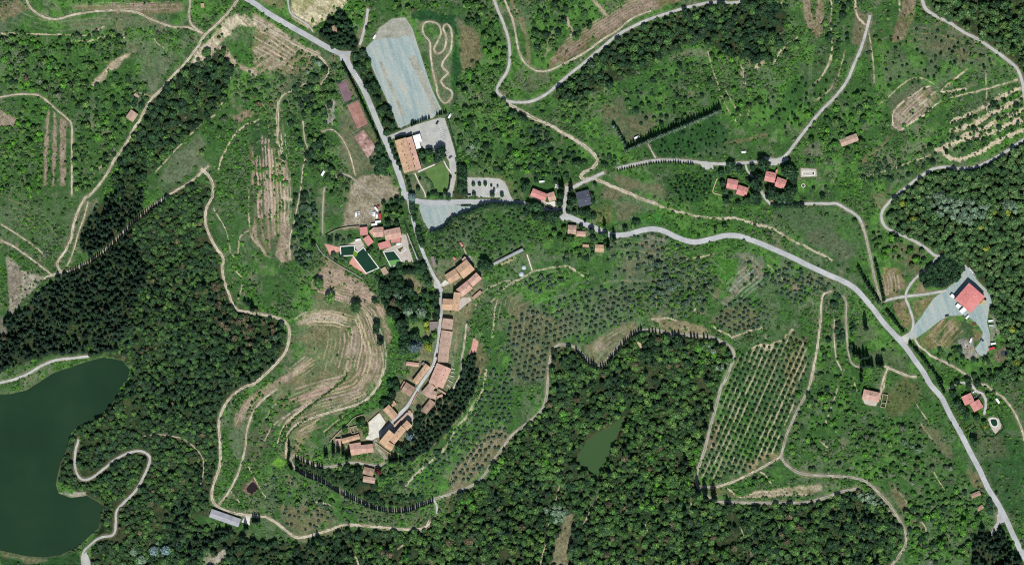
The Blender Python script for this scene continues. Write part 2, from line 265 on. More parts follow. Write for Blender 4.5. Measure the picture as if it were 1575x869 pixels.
# paved or gravelled areas: (name, material, points)
AREAS = [
    ('gravel_field', 'gravel', T('B', (500, 220), (540, 180), (560, 130), (620, 88), (676, 82), (708, 130), (735, 215), (762, 300), (795, 400), (838, 490), (800, 528), (700, 552), (650, 577), (620, 500), (560, 372), (520, 280))),
    ('dirt_strip', 'dirt_area', smooth(T('B', (542, 184), (560, 136), (618, 94), (672, 86), (700, 128), (716, 180), (680, 160), (640, 176), (596, 172)), True, 4)),
    ('dirt_strip', 'dirt_area', T('B', (562, 282), (572, 278), (600, 340), (640, 430), (676, 520), (664, 524), (620, 420), (584, 340))),
    ('dirt_strip', 'dirt_area', T('B', (690, 260), (722, 250), (760, 330), (800, 430), (828, 488), (806, 505), (780, 440), (740, 360))),
    ('dirt_strip', 'dirt_area', T('yard', (642, 232), (698, 292), (706, 345), (678, 420), (664, 520), (686, 620), (688, 738), (642, 798), (622, 740), (652, 640), (646, 540), (650, 420), (668, 340))),
    ('dirt_strip', 'dirt_area', T('F', (752, 74), (880, 82), (960, 90), (900, 100), (820, 92), (770, 110))),
    ('car_park', 'lane', T('B', (592, 612), (650, 588), (700, 566), (830, 527), (852, 530), (872, 590), (890, 650), (906, 710), (902, 800), (884, 880), (858, 880), (878, 785), (872, 722), (850, 684), (800, 662), (750, 664), (720, 600), (650, 606), (602, 630))),
    ('car_park', 'lane', T('lot', (180, 148), (600, 155), (740, 168), (830, 220), (880, 320), (915, 430), (960, 510), (980, 520), (880, 540), (760, 500), (760, 480), (180, 475))),
    ('gravel_yard', 'gravel', T('F', (742, 60), (930, 78), (1005, 78), (960, 112), (880, 142), (832, 182), (792, 198), (760, 150), (740, 92))),
    ('gravel_yard', 'gravel', T('yard', (460, 55), (485, 40), (545, 110), (580, 165), (640, 225), (700, 290), (710, 345), (680, 420), (665, 520), (690, 620), (692, 740), (640, 805), (600, 790), (565, 740), (620, 670), (632, 600), (595, 545), (510, 470), (440, 460), (350, 466), (280, 500), (150, 600), (70, 655), (0, 668), (-20, 660), (0, 620), (60, 545), (120, 470), (150, 420), (225, 315), (330, 240), (430, 155), (470, 95))),
    ('forecourt', 'pale', T('vw', (445, 400), (545, 318), (600, 400), (560, 470), (555, 530), (510, 540), (480, 560), (420, 550), (455, 470))),
    ('forecourt', 'lane', T('D', (0, 700), (60, 712), (95, 700), (110, 710), (100, 722), (40, 742), (0, 730))),
    ('forecourt', 'lane', T('row', (1250, 715), (1400, 740), (1410, 790), (1330, 800), (1290, 770))),
    ('forecourt', 'lane', T('H', (578, 640), (612, 660), (648, 640), (640, 690), (620, 700))),
    ('forecourt', 'asphalt', T('nw', (330, 680), (460, 700), (610, 700), (560, 780), (570, 869), (400, 869), (380, 760))),
    ('forecourt', 'asphalt', T('cross', (300, 380), (400, 330), (470, 340), (520, 430), (560, 450), (480, 470), (440, 440))),
    ('forecourt', 'pale', T('shed', (580, 640), (650, 640), (640, 760), (530, 720))),
    ('forecourt', 'lane', T('vn2', (200, 370), (260, 420), (300, 470), (300, 560), (280, 520), (200, 440))),
    ('courtyard', 'pave', T('vw', (556, 478), (600, 440), (660, 380), (790, 296), (840, 322), (848, 388), (800, 400), (640, 560), (560, 540))),
    ('terrace', 'pave', T('vn2', (490, 590), (520, 560), (600, 560), (620, 590), (540, 650), (490, 700), (470, 690))),
    ('forecourt', 'asphalt', T('ruin', (480, 350), (520, 400), (600, 540), (560, 590), (510, 605), (455, 690), (420, 750), (385, 770), (430, 680), (484, 570))),
    ('terrace', 'pave', T('hip', (232, 468), (400, 505), (575, 556), (540, 640), (420, 630), (290, 590))),
    ('terrace', 'pale', T('cross', (310, 280), (395, 264), (412, 330), (330, 312), (230, 255), (130, 215), (135, 205))),
    ('terrace', 'pave', T('pool2', (270, 405), (395, 335), (445, 425), (365, 485), (340, 430), (325, 410), (175, 425), (172, 438))),
    ('terrace', 'pave', T('pool2', (745, 430), (850, 392), (860, 290), (905, 300), (985, 600), (862, 602), (780, 482), (650, 490), (660, 470))),
    ('terrace', 'pinktile', T('pool2', (0, 400), (172, 440), (178, 480), (60, 525), (25, 450))),
    ('terrace', 'pinktile', T('pool2', (270, 620), (318, 540), (372, 600), (455, 715), (470, 745), (440, 730))),
    ('terrace', 'pave', T('oval', (465, 505), (500, 480), (600, 500), (640, 600), (560, 690), (500, 600))),
    ('terrace', 'pave', T('twin', (1188, 212), (1395, 225), (1405, 322), (1188, 332))),
    ('terrace', 'pale', T('vn', (150, 670), (240, 570), (310, 600), (320, 640), (210, 690))),
    ('tennis_court', 'court_purple', T('court', (110, 118), (190, 87), (252, 245), (182, 288))),
    ('tennis_court', 'court_red', T('court', (198, 310), (296, 268), (384, 472), (292, 520))),
    ('tennis_court', 'court_worn', T('court', (262, 590), (346, 530), (460, 690), (386, 780))),
    ('lawn', 'lawn', T('hotel', (400, 570), (560, 505), (620, 590), (620, 740), (575, 800), (500, 790), (470, 700), (440, 640))),
    ('lawn', 'lawn', T('vm', (215, 160), (340, 120), (375, 190), (380, 280), (300, 250), (225, 210))),
    ('gravel_pad', 'lane', T('lakeb', (190, 560), (240, 520), (290, 640), (260, 690), (200, 690))),
    ('dirt_yard', 'pinktile', T('vm', (905, 400), (930, 280), (985, 330), (960, 440), (890, 480), (870, 500))),
]
# ---- ground patches: (points, colour, strength, edge softness, edge raggedness, stripes (angle deg, spacing px, amount) or None)
PATCH = []
def patch(pts, col, st=1., soft=2, rag=5, stripe=None): PATCH.append((pts, col, st, soft, rag, stripe))
BR = (140, 118, 98); PK = (152, 128, 108); TAN = (178, 156, 124); STRAW = (200, 184, 140); DUL = (112, 116, 84); GRY = (126, 124, 108); BRT = (64, 108, 36); VIV = (76, 128, 36); DKG = (40, 66, 34); MEAD = (52, 84, 40)
# A
patch(T('A', (310, 22), (820, 15), (830, 50), (700, 62), (330, 46)), PK, .75, 3, 5, (2, 3, .2))
patch(T('A', (240, 90), (480, 60), (640, 70), (760, 130), (560, 150), (300, 140)), (122, 116, 92), .55, 6, 14)
patch(T('A', (0, -10), (100, 0), (120, 40), (0, 90)), PK, .5, 5, 8, (-35, 3, .2))
patch(T('A', (0, 490), (70, 532), (60, 562), (-10, 565)), PK, .8, 2, 3)
patch(T('A', (400, 380), (470, 300), (540, 248), (602, 228), (560, 262), (490, 322), (415, 395)), TAN, .9, 2, 4)
patch(T('A', (205, 495), (225, 492), (212, 700), (208, 830), (190, 830), (192, 680)), PK, .9, 1, 3)
patch(T('A', (232, 495), (252, 498), (250, 700), (240, 830), (226, 830), (232, 660)), PK, .9, 1, 3)
patch(T('A', (265, 520), (295, 535), (292, 830), (264, 830)), PK, .85, 1, 3)
patch(T('A', (830, 290), (900, 210), (1000, 95), (1060, 62), (1159, 105), (1159, 130), (1070, 118), (985, 200), (900, 300)), (194, 176, 144), .95, 2, 5, (-45, 3, .25))
patch(T('A', (960, 210), (1010, 200), (1060, 290), (1159, 320), (1159, 355), (1050, 300)), TAN, .8, 2, 6)
patch(T('B', (0, 60), (100, 130), (190, 195), (270, 250), (250, 320), (90, 330), (0, 360)), (150, 132, 108), .75, 4, 12, (35, 4, .3))
patch(T('A', (1000, 190), (1080, 170), (1140, 260), (1120, 300), (1040, 260)), BRT, .8, 3, 6)
patch(T('A', (420, 190), (560, 160), (760, 170), (800, 280), (680, 420), (620, 380), (600, 250)), DUL, .6, 6, 14)
patch(T('A', (700, 800), (780, 700), (880, 600), (930, 640), (880, 740), (800, 820)), DUL, .75, 4, 8)
patch(T('A', (1030, 520), (1120, 490), (1159, 510), (1060, 560)), BR, .7, 2, 5)
# B
patch(T('P', (392, -10), (447, -10), (449, 30), (474, 46), (500, 32), (528, 14), (548, -10)), STRAW, .95, 1, 2, (-30, 3.2, .22))
patch(T('B', (0, -5), (155, -5), (150, 40), (120, 50), (60, 20)), BR, .6, 3, 6)
patch(T('B', (920, 95), (1000, 150), (1015, 250), (960, 310), (925, 330), (910, 250)), (122, 112, 86), .8, 3, 7)
patch(T('B', (690, 20), (900, 80), (930, 300), (890, 480), (880, 380), (885, 150), (760, 100), (700, 90)), (34, 76, 36), .9, 3, 5)
patch(T('B', (760, 180), (880, 150), (880, 470), (830, 460), (790, 300)), DUL, .7, 3, 5)
patch(T('B', (320, 450), (365, 450), (360, 560), (315, 560)), (168, 160, 150), .8, 2, 6)
patch(T('B', (370, 450), (400, 470), (560, 690), (540, 760), (440, 800), (360, 700), (400, 600)), (118, 114, 88), .7, 4, 9)
patch(T('B', (440, 800), (560, 770), (620, 790), (650, 869), (440, 880)), (150, 136, 110), .85, 3, 7)
patch(T('F', (440, -10), (655, -10), (650, 40), (590, 60), (560, 130), (480, 180), (400, 180), (420, 60)), (150, 138, 112), .9, 3, 6)
patch(T('B', (400, 365), (440, 350), (470, 440), (560, 640), (530, 660), (480, 560)), (118, 112, 84), .7, 3, 4)
patch(T('B', (910, 780), (950, 770), (1100, 780), (1159, 810), (1159, 869), (1130, 840), (1080, 790)), (110, 112, 66), .7, 3, 5)
patch(T('B', (0, 530), (60, 540), (90, 640), (40, 800), (0, 830)), MEAD, .8, 4, 8)
# strip field
for pts in (T('strip', (215, 155), (232, 300), (245, 560), (240, 690), (228, 690), (215, 380), (205, 240)), T('strip', (195, 320), (212, 400), (222, 740), (210, 745), (192, 500)),
            T('strip', (250, 220), (262, 330), (262, 520), (250, 480)), T('strip', (275, 260), (300, 300), (315, 420), (312, 500), (285, 470)), T('strip', (270, 560), (320, 550), (325, 800), (280, 815), (240, 780), (262, 720)),
            T('strip', (130, 220), (140, 330), (135, 460), (124, 400)), T('strip', (140, 570), (160, 700), (205, 770), (230, 800), (190, 780), (120, 690)), T('strip', (165, 420), (180, 640), (200, 730), (182, 710), (170, 560))):
    patch(pts, (164, 142, 114), .9, 1.2, 3)
patch(T('strip', (120, 210), (230, 150), (320, 400), (325, 800), (240, 800), (120, 680)), (112, 106, 78), .5, 6, 10, (90, 4, .3))
patch(T('strip', (290, 470), (335, 488), (330, 498), (280, 490)), TAN, .9, 1, 3)
patch(T('strip', (150, 70), (220, 100), (235, 200), (190, 300), (140, 280)), MEAD, .8, 3, 6)
# hill
patch(T('hill', (200, 60), (240, 0), (350, -10), (440, 40), (500, 110), (540, 250), (530, 420), (480, 500), (420, 560), (300, 600), (200, 640), (110, 720), (100, 800), (40, 740), (90, 660), (200, 560), (130, 540), (0, 600), (-40, 520), (60, 430), (120, 330), (90, 210), (160, 150)), (128, 118, 92), .6, 6, 14)
patch(T('hill', (330, -30), (440, 30), (480, 70), (470, 120), (440, 110), (400, 60), (250, 20), (190, 60), (170, 10), (230, -60)), (166, 138, 112), .85, 3, 8)
patch(T('hill', (110, 190), (180, 150), (330, 160), (400, 190), (320, 200), (200, 190), (120, 215)), TAN, .85, 3, 9)
patch(T('hill', (490, 110), (540, 230), (545, 310), (515, 230), (480, 130)), TAN, .85, 2, 5)
patch(T('hill', (130, 545), (230, 480), (310, 440), (320, 465), (220, 530), (140, 560)), (160, 132, 110), .85, 2, 6)
patch(T('hill', (90, 420), (170, 350), (230, 350), (160, 410), (90, 450)), TAN, .7, 3, 8, (-40, 4, .4))
patch(T('hill', (330, 330), (375, 210), (395, 210), (385, 330), (340, 470), (330, 460)), (160, 138, 116), .8, 2, 6, (82, 4, .3))
patch(T('hill', (430, 300), (480, 310), (500, 400), (440, 480), (380, 540), (300, 580), (420, 460)), (150, 132, 104), .75, 3, 8, (-50, 4, .35))
patch(T('west', (190, 130), (380, 10), (480, -40), (440, 30), (250, 140), (190, 240), (130, 300), (120, 250)), (152, 126, 106), .85, 2, 5, (-35, 4, .25))
patch(T('west', (100, 290), (170, 290), (160, 500), (110, 500)), DUL, .7, 4, 8)
patch(T('west', (180, 400), (330, 230), (430, 140), (430, 250), (300, 400), (240, 560), (190, 520)), (108, 102, 80), .6, 6, 12)
patch(T('west', (385, 400), (405, 320), (480, 220), (560, 150), (600, 140), (500, 240), (420, 330), (400, 400)), TAN, .8, 1.5, 4)
patch(T('west', (490, 400), (500, 340), (620, 270), (560, 380), (520, 440), (500, 470)), (150, 136, 104), .7, 3, 7, (-35, 3, .3))
patch(T('west', (150, 680), (190, 610), (260, 600), (290, 680), (250, 740), (180, 730)), (84, 100, 56), .6, 3, 4)
patch(T('shed', (540, 290), (560, 230), (690, 115), (770, 270), (720, 350), (600, 370)), (120, 100, 84), .85, 2, 4)
# E
patch(T('E', (15, 292), (40, 305), (110, 368), (205, 392), (160, 445), (100, 495), (60, 560), (34, 552), (28, 400)), (150, 142, 126), .92, 1.2, 3, (80, 5, .15))
patch(T('E', (28, 320), (100, 375), (85, 480), (50, 530), (32, 500)), (132, 120, 104), .7, 1.5, 3)
patch(T('E', (0, 560), (30, 600), (20, 740), (-20, 760)), (140, 136, 120), .7, 3, 5)
patch(T('E', (0, 0), (380, 0), (330, 90), (300, 260), (200, 270), (100, 180), (0, 140)), (86, 104, 62), .5, 8, 20)
patch(T('E', (350, 20), (430, 60), (380, 130), (280, 300), (240, 310), (330, 160)), (112, 112, 84), .5, 3, 8)
# C
patch(T('C', (188, 280), (210, 245), (260, 190), (420, 90), (560, 0), (580, -20), (780, -20), (760, 8), (700, 34), (560, 78), (430, 165), (320, 240), (240, 288), (190, 305)), (138, 112, 92), .9, 1.5, 4, (-33, 6, .25))
patch(T('C', (20, -10), (45, 40), (80, 110), (100, 180), (102, 290), (88, 280), (84, 190), (60, 120), (15, 20)), (132, 120, 94), .9, 1.5, 4)
patch(T('C', (50, 320), (180, 320), (220, 330), (180, 390), (80, 400), (40, 380)), (108, 110, 78), .8, 3, 6)
patch(T('C', (255, 70), (272, 80), (300, 160), (288, 168), (268, 120)), TAN, .8, 1, 3)
patch(T('C', (370, 0), (392, 0), (450, 70), (436, 74)), TAN, .8, 1, 3)
patch(T('C', (170, 250), (180, 180), (205, 130), (215, 130), (185, 240)), (150, 140, 110), .7, 1, 4)
patch(T('C', (360, 500), (440, 430), (520, 400), (520, 520), (470, 530), (420, 540)), (108, 104, 80), .75, 4, 9, (60, 4, .15))
patch(T('C', (300, 530), (440, 430), (640, 310), (760, 220), (860, 190), (860, 210), (680, 310), (440, 470), (330, 540)), (66, 108, 40), .8, 3, 5)
patch(T('C', (720, 260), (800, 220), (880, 210), (900, 260), (800, 260), (720, 280)), (124, 120, 92), .7, 3, 5)
patch(T('C', (620, 640), (740, 590), (920, 510), (980, 590), (960, 650), (760, 715), (660, 715)), (46, 84, 38), .85, 3, 5)
patch(T('C', (960, 640), (1040, 620), (1159, 590), (1159, 610), (1030, 645)), (120, 112, 82), .8, 2, 4)
patch(T('C', (470, 540), (540, 520), (680, 500), (700, 540), (620, 600), (540, 640)), (112, 104, 82), .6, 4, 9)
for pts in (T('cn', (255, 170), (300, 340), (340, 450), (395, 570), (450, 650)), T('cn', (380, 440), (420, 520), (470, 600)), T('cn', (480, 255), (490, 340), (520, 450), (535, 520), (520, 610)), T('cn', (850, 80), (760, 150), (710, 210), (690, 250)), T('cn', (1080, -20), (1080, 120), (1078, 230), (1030, 310), (960, 400)), T('cn', (1170, 170), (1130, 320), (1060, 430), (980, 500)), T('cn', (450, 340), (510, 410), (540, 440))):
    PATCH.append(('line', pts, (172, 154, 116), .8, 1.4))
patch(T('cn', (560, 280), (600, 245), (635, 235), (630, 250), (580, 290), (550, 292)), STRAW, .9, .8, 3)
patch(T('cn', (470, 255), (492, 260), (495, 330), (475, 340)), TAN, .9, .8, 3)
patch(T('cn', (620, 700), (740, 480), (820, 380), (900, 440), (800, 600), (700, 720)), (54, 92, 38), .7, 5, 10, (-55, 6, .18))
# D
patch(T('D', (168, -10), (200, -10), (214, 60), (210, 105), (230, 80), (238, -10), (268, -10), (264, 150), (232, 178), (205, 140), (176, 70)), (140, 122, 96), .9, 1.2, 3, (88, 3, .15))
patch(T('D', (625, -10), (684, -10), (664, 90), (625, 180), (572, 188), (588, 110)), (136, 116, 92), .85, 1.5, 4, (-60, 3, .2))
patch(T('D', (570, 500), (640, 432), (740, 378), (788, 430), (700, 520), (610, 592), (566, 570)), (146, 126, 106), .85, 2, 4, (-38, 4, .3))
patch(T('D', (560, 430), (640, 390), (720, 370), (740, 390), (640, 440), (570, 490)), (104, 104, 78), .7, 3, 6)
patch(T('D', (400, 40), (480, 60), (430, 200), (390, 190)), (112, 106, 84), .8, 3, 7)
patch(T('D', (440, 200), (480, 150), (500, 400), (480, 420)), (108, 104, 80), .6, 4, 8)
patch(T('D', (640, 110), (760, 110), (960, 200), (1080, 300), (1000, 330), (800, 290), (660, 240)), (100, 102, 74), .6, 8, 16)
patch(T('D', (500, 200), (640, 260), (780, 340), (640, 350), (520, 400)), (104, 104, 78), .55, 6, 14)
patch(T('D', (420, 730), (500, 660), (560, 600), (580, 600), (520, 670), (440, 735)), (132, 116, 92), .7, 2, 4)
patch(T('D', (170, 690), (190, 640), (240, 640), (280, 700)), (116, 112, 90), .7, 3, 7)
for pts, w in ((T('D', (830, 545), (890, 518), (960, 488), (1060, 432), (1140, 392)), 5.6), (T('D', (840, 585), (920, 560), (1000, 515), (1100, 465), (1165, 430)), 6.5), (T('D', (880, 612), (1000, 562), (1040, 540), (1120, 505), (1165, 480)), 5.6),
               (T('D', (770, 670), (830, 650), (900, 622), (1000, 598), (1100, 550), (1165, 525)), 6.1), (T('D', (800, 680), (840, 710), (940, 690), (1000, 655), (1060, 618), (1165, 575)), 5.6),
               (T('D', (830, 440), (920, 415), (1040, 385), (1130, 358)), 1.8), (T('D', (785, 410), (830, 370), (905, 310)), 2.3), (T('D', (790, 408), (840, 405), (895, 400)), 3.9), (T('D', (990, 500), (990, 400), (985, 300)), .8),
               (T('D', (300, 0), (300, 130), (298, 240), (270, 320), (220, 380)), 2.0), (T('D', (405, 0), (415, 70), (450, 110)), 2.2), (T('D', (460, 130), (480, 220), (490, 300), (495, 390)), 1.4), (T('D', (600, 0), (605, 45)), 2), (T('D', (60, 40), (90, 0)), 2), (T('D', (45, 290), (70, 235), (120, 190), (150, 165)), 2.0),
               (T('D', (420, 800), (520, 770), (640, 730), (740, 690)), 1.4), (T('D', (505, 475), (560, 430), (640, 360), (700, 350), (760, 375)), 1.2),
               (T('B', (105, 640), (108, 520), (125, 440), (170, 410), (240, 370)), 1.8), (T('A', (0, 150), (120, 152), (260, 156), (390, 160), (420, 145), (465, 122)), 1.4), (T('A', (400, 790), (460, 730), (490, 690)), 1.2), (T('A', (420, 770), (450, 740)), 1.2),
               (T('A', (990, 470), (1010, 410), (1040, 320)), 1.2), (T('A', (960, 510), (880, 570), (760, 690), (690, 770)), 1.2), (T('A', (1159, 530), (1060, 590), (990, 700), (970, 760)), 1.8), (T('A', (550, 165), (565, 130)), 1), (T('A', (700, 440), (650, 425), (600, 410)), 1.6), (T('A', (300, 185), (400, 185), (460, 165), (560, 168)), 1.8), (T('A', (680, 160), (710, 200), (735, 220)), 1.0),
               (T('hill', (400, 200), (410, 300), (390, 400)), 1.2), (T('hill', (230, 35), (330, 75), (420, 140), (460, 220), (500, 320), (505, 420), (460, 520)), 1.6), (T('hill', (20, 750), (60, 660), (120, 610), (210, 545)), 1.8), (T('hill', (230, 700), (300, 650), (400, 580)), 1.0), (T('hill', (120, 700), (260, 610), (430, 520)), 1.0),
               (T('E', (950, 90), (1000, 170), (1030, 280), (1060, 300), (1070, 220), (1110, 190)), 1.0), (T('E', (1030, 340), (1080, 410), (1060, 490)), 1.2), (T('E', (1110, 0), (1115, 200), (1159, 250)), 1.2), (T('west', (205, 540), (240, 610), (290, 700), (320, 740)), 1.0), (T('west', (100, 700), (150, 760)), 1.0), (T('west', (300, 380), (350, 300), (420, 240)), 1.0),
               (T('g2', (0, 600), (150, 590), (250, 640)), 2.0), (T('orch', (215, 130), (300, 90), (420, 40), (520, 20)), 2.2), (T('orch', (20, -20), (120, 70), (200, 100), (210, 130)), 1.6), (T('orch', (400, 240), (480, 195), (600, 190), (640, 160), (710, 155), (740, 100), (800, 45)), 3.0), (T('orch', (540, 30), (550, 130)), .8), (T('g2', (980, 150), (1080, 240), (1120, 290)), 1.0), (T('g2', (1320, 320), (1430, 345), (1466, 370)), 1.4), (T('g2', (230, 120), (330, 90), (440, 80), (560, 50)), 1.4), (T('g2', (500, 620), (560, 680), (660, 740)), 1.2), (T('g2', (50, 400), (60, 520)), 1.2), (T('g2', (310, 580), (380, 510)), 1.4),
               (T('mid', (550, 580), (530, 520), (560, 480)), 1.0), (T('grove', (150, 525), (205, 475)), 1.0), (T('orch2', (590, 575), (640, 600), (685, 665)), 1.4), (T('L', (545, 10), (535, 70), (520, 110)), 1.8),
               (T('orch2', (330, 715), (400, 780), (460, 790), (560, 740), (720, 735)), 2.4), (T('orch2', (500, 790), (720, 765), (978, 770)), 2.4), (T('K', (255, 480), (232, 530), (220, 590)), 1.4), (T('K', (405, 560), (380, 620), (340, 690)), 1.8), (T('K', (190, 670), (170, 780), (150, 869)), 1.6), (T('K', (620, 680), (625, 720)), 1.6), (T('K', (820, 560), (822, 670)), 1.8), (T('K', (600, 530), (604, 570)), 1.0), (T('K', (420, 680), (425, 715)), 1.0), (T('K', (1040, 700), (1065, 750)), 1.6), (T('K', (300, 760), (300, 869)), 1.2), (T('K', (605, 835), (625, 810)), 1.6),
               (T('L', (580, 520), (640, 590), (690, 660), (725, 720), (700, 780)), 1.6), (T('L', (445, 615), (430, 690)), 2.0), (T('L', (560, 630), (595, 665)), 1.8), (T('L', (680, 155), (740, 240)), 1.0), (T('L', (300, 180), (270, 240)), 1.2), (T('L', (355, 0), (300, 170), (270, 250)), 1.2), (T('L', (240, 310), (290, 350)), 1.4), (T('L', (700, 240), (760, 320)), 1), (T('L', (800, 530), (760, 450)), 1.0), (T('L', (400, 40), (412, 90)), 2.2),
               (T('J', (450, 830), (470, 869)), 2), (T('J', (280, 590), (340, 600), (370, 630)), 1.6), (T('J', (800, 650), (780, 700), (720, 740), (640, 800)), 1.4)):
    PATCH.append(('line', pts, (188, 168, 132), 1.0 if w > 3.2 else .85, w))
# G and grove slopes
patch(T('G', (340, 700), (430, 640), (560, 588), (600, 600), (560, 650), (490, 710), (405, 790), (360, 750)), (118, 112, 88), .85, 2, 5, (-40, 4, .2))
patch(T('G', (360, 700), (420, 660), (440, 700), (400, 750)), (160, 144, 118), .6, 4, 9)
patch(T('G', (640, 560), (720, 590), (860, 612), (930, 645), (830, 645), (700, 632)), (146, 132, 102), .75, 3, 8)
patch(T('east2', (400, 60), (560, 80), (860, 150), (930, 250), (880, 310), (700, 250), (500, 180)), (116, 110, 86), .75, 5, 10)
patch(T('east2', (430, 300), (560, 290), (700, 350), (600, 440), (520, 520), (410, 510), (400, 400)), (112, 108, 84), .85, 3, 7, (-45, 4, .12))
patch(T('east2', (200, 400), (300, 350), (410, 400), (400, 500), (240, 530)), (106, 110, 58), .8, 4, 8)
patch(T('east2', (300, 140), (440, 200), (470, 260), (420, 300), (280, 260)), (118, 110, 88), .7, 3, 7)
patch(T('east2', (560, 480), (740, 390), (900, 420), (1000, 560), (1180, 620), (1100, 680), (900, 570), (600, 560)), (60, 112, 36), .8, 4, 8)
patch(T('east2', (440, 690), (620, 640), (720, 610), (700, 680), (500, 740)), (62, 112, 38), .8, 3, 6)
patch(T('east2', (880, 90), (1000, 40), (1340, 60), (1340, 240), (1180, 330), (1000, 320), (900, 240)), (46, 82, 38), .7, 6, 10)
patch(T('G', (60, 440), (160, 380), (330, 380), (360, 400), (240, 440), (210, 490), (130, 520)), (76, 124, 38), .85, 4, 9)
patch(T('grove', (430, 430), (560, 460), (760, 440), (700, 520), (560, 560), (500, 480)), (78, 128, 38), .9, 3, 8)
patch(T('G', (0, 470), (120, 530), (340, 640), (240, 690), (190, 760), (180, 860), (0, 869)), (112, 108, 82), .7, 8, 20)
patch(T('G', (230, 500), (420, 440), (640, 560), (540, 600), (400, 660), (250, 660)), (106, 106, 80), .5, 8, 20)
patch(T('J', (860, 580), (880, 470), (990, 340), (1040, 250), (1120, 240), (1140, 290), (1060, 410), (980, 500)), (122, 112, 90), .8, 5, 12)
patch(T('J', (680, 530), (760, 440), (840, 390), (830, 440), (740, 510)), (70, 118, 36), .85, 3, 6)
patch(T('G', (600, 220), (680, 210), (720, 260), (690, 330), (620, 330), (580, 290)), (128, 124, 106), .7, 5, 12, (-30, 2.5, .3))
patch(T('g2', (640, 60), (960, 40), (920, 240), (760, 320), (640, 500), (580, 470), (720, 250), (730, 150)), (132, 126, 108), .85, 3, 8, (-45, 2.2, .35))
patch(T('g2', (560, 80), (720, 110), (720, 220), (650, 360), (600, 440), (570, 420), (610, 280), (540, 180)), (74, 122, 36), .9, 3, 8)
patch(T('g2', (500, 370), (590, 310), (590, 380), (560, 440), (500, 430)), (112, 112, 76), .8, 3, 6)
patch(T('g2', (780, 360), (940, 430), (900, 490), (790, 410)), (66, 112, 38), .8, 3, 7)
patch(T('g2', (600, 520), (900, 480), (950, 660), (700, 750), (600, 680), (520, 640)), (116, 108, 82), .65, 6, 14)
patch(T('g2', (1090, 230), (1340, 240), (1320, 330), (1200, 370), (1050, 300)), (120, 110, 84), .6, 6, 14)
patch(T('g2', (1180, 320), (1260, 310), (1250, 360), (1200, 350)), (150, 124, 98), .7, 3, 6)
patch(T('G', (480, 280), (620, 240), (760, 300), (860, 420), (700, 540), (560, 540)), (96, 100, 74), .5, 8, 20)
# orchard
patch(T('orch', (160, 700), (330, 260), (480, 200), (640, 180), (740, 110), (820, 20), (930, 120), (960, 400), (860, 600), (740, 869), (100, 869)), (66, 96, 50), .7, 4, 8)
patch(T('orch', (700, 220), (800, 60), (930, 130), (930, 420), (830, 640), (740, 720), (720, 480)), (122, 110, 80), .7, 4, 9, (85, 7, .25))
patch(T('orch2', (500, 480), (640, 400), (740, 440), (560, 540), (470, 590)), (150, 134, 98), .75, 3, 8)
patch(T('orch', (500, 200), (620, 170), (620, 230), (540, 260)), TAN, .85, 2, 6)
patch(T('orch2', (220, 130), (260, 140), (240, 260), (190, 380), (180, 320)), (134, 118, 92), .8, 2, 5)
patch(T('orch2', (130, 720), (320, 690), (350, 740), (440, 790), (200, 790)), (110, 106, 74), .8, 3, 6)
patch(T('orch2', (460, 780), (560, 740), (700, 730), (700, 765), (560, 785)), (168, 148, 116), .7, 2, 5)
patch(T('L', (0, 545), (150, 520), (280, 508), (300, 520), (230, 545), (60, 565), (0, 568)), (166, 150, 120), .8, 2, 5, (-5, 3, .2))
patch(T('orch2', (350, 690), (560, 600), (560, 700), (470, 770), (400, 750)), (56, 100, 36), .8, 3, 6)
# H
patch(T('H', (520, 345), (610, 350), (628, 440), (560, 482), (538, 478)), (140, 114, 88), .85, 2, 4, (75, 5, .35))
patch(T('H', (575, 515), (625, 500), (655, 585), (640, 632), (600, 600)), (140, 116, 90), .85, 2, 4, (65, 4, .2))
patch(T('H', (680, 690), (800, 580), (920, 600), (980, 660), (880, 690), (740, 715)), (134, 116, 88), .85, 2, 4, (-60, 6, .3))
patch(T('yard', (370, 680), (400, 580), (480, 500), (560, 560), (540, 620), (440, 690)), (54, 90, 42), .8, 3, 6)
patch(T('yard', (230, 700), (330, 490), (352, 490), (260, 690)), (58, 96, 42), .85, 2, 3)
patch(T('yard', (20, 300), (60, 240), (120, 180), (160, 240), (230, 270), (100, 290)), (138, 116, 90), .8, 2, 4)
patch(T('yard', (40, 340), (220, 300), (140, 420), (60, 520)), (134, 116, 88), .8, 2, 5, (-50, 4, .25))
patch(T('yard', (700, 240), (720, 400), (820, 520), (780, 620), (700, 700), (690, 540), (690, 400)), (150, 142, 126), .6, 4, 10)
patch(T('yard', (440, 680), (520, 700), (600, 790), (540, 830), (480, 800)), (150, 146, 140), .8, 3, 8)
patch(T('yard', (720, 850), (730, 760), (790, 725), (860, 740), (870, 810), (800, 850)), (118, 106, 86), .85, 2, 4)
patch(T('H', (540, 250), (640, 240), (740, 310), (690, 370), (560, 330)), (122, 110, 84), .6, 5, 10)
patch(T('H', (480, 20), (560, 0), (530, 110), (490, 90)), (124, 112, 84), .6, 5, 9)
patch(T('H', (180, 195), (320, 185), (420, 300), (330, 310), (230, 260)), (120, 112, 90), .75, 5, 10)
patch(T('H', (40, 100), (180, 80), (420, 110), (460, 300), (420, 330), (300, 300), (120, 200)), (70, 96, 52), .5, 4, 8)
patch(T('east', (240, 350), (300, 300), (410, 400), (400, 490), (360, 420), (260, 480)), (98, 106, 70), .85, 4, 8)
patch(T('east', (330, 540), (470, 480), (560, 560), (620, 650), (560, 660), (440, 610), (340, 600)), (90, 102, 62), .8, 4, 8)
patch(T('L', (530, 100), (640, 30), (700, 90), (640, 190), (560, 220)), (100, 100, 60), .7, 4, 9)
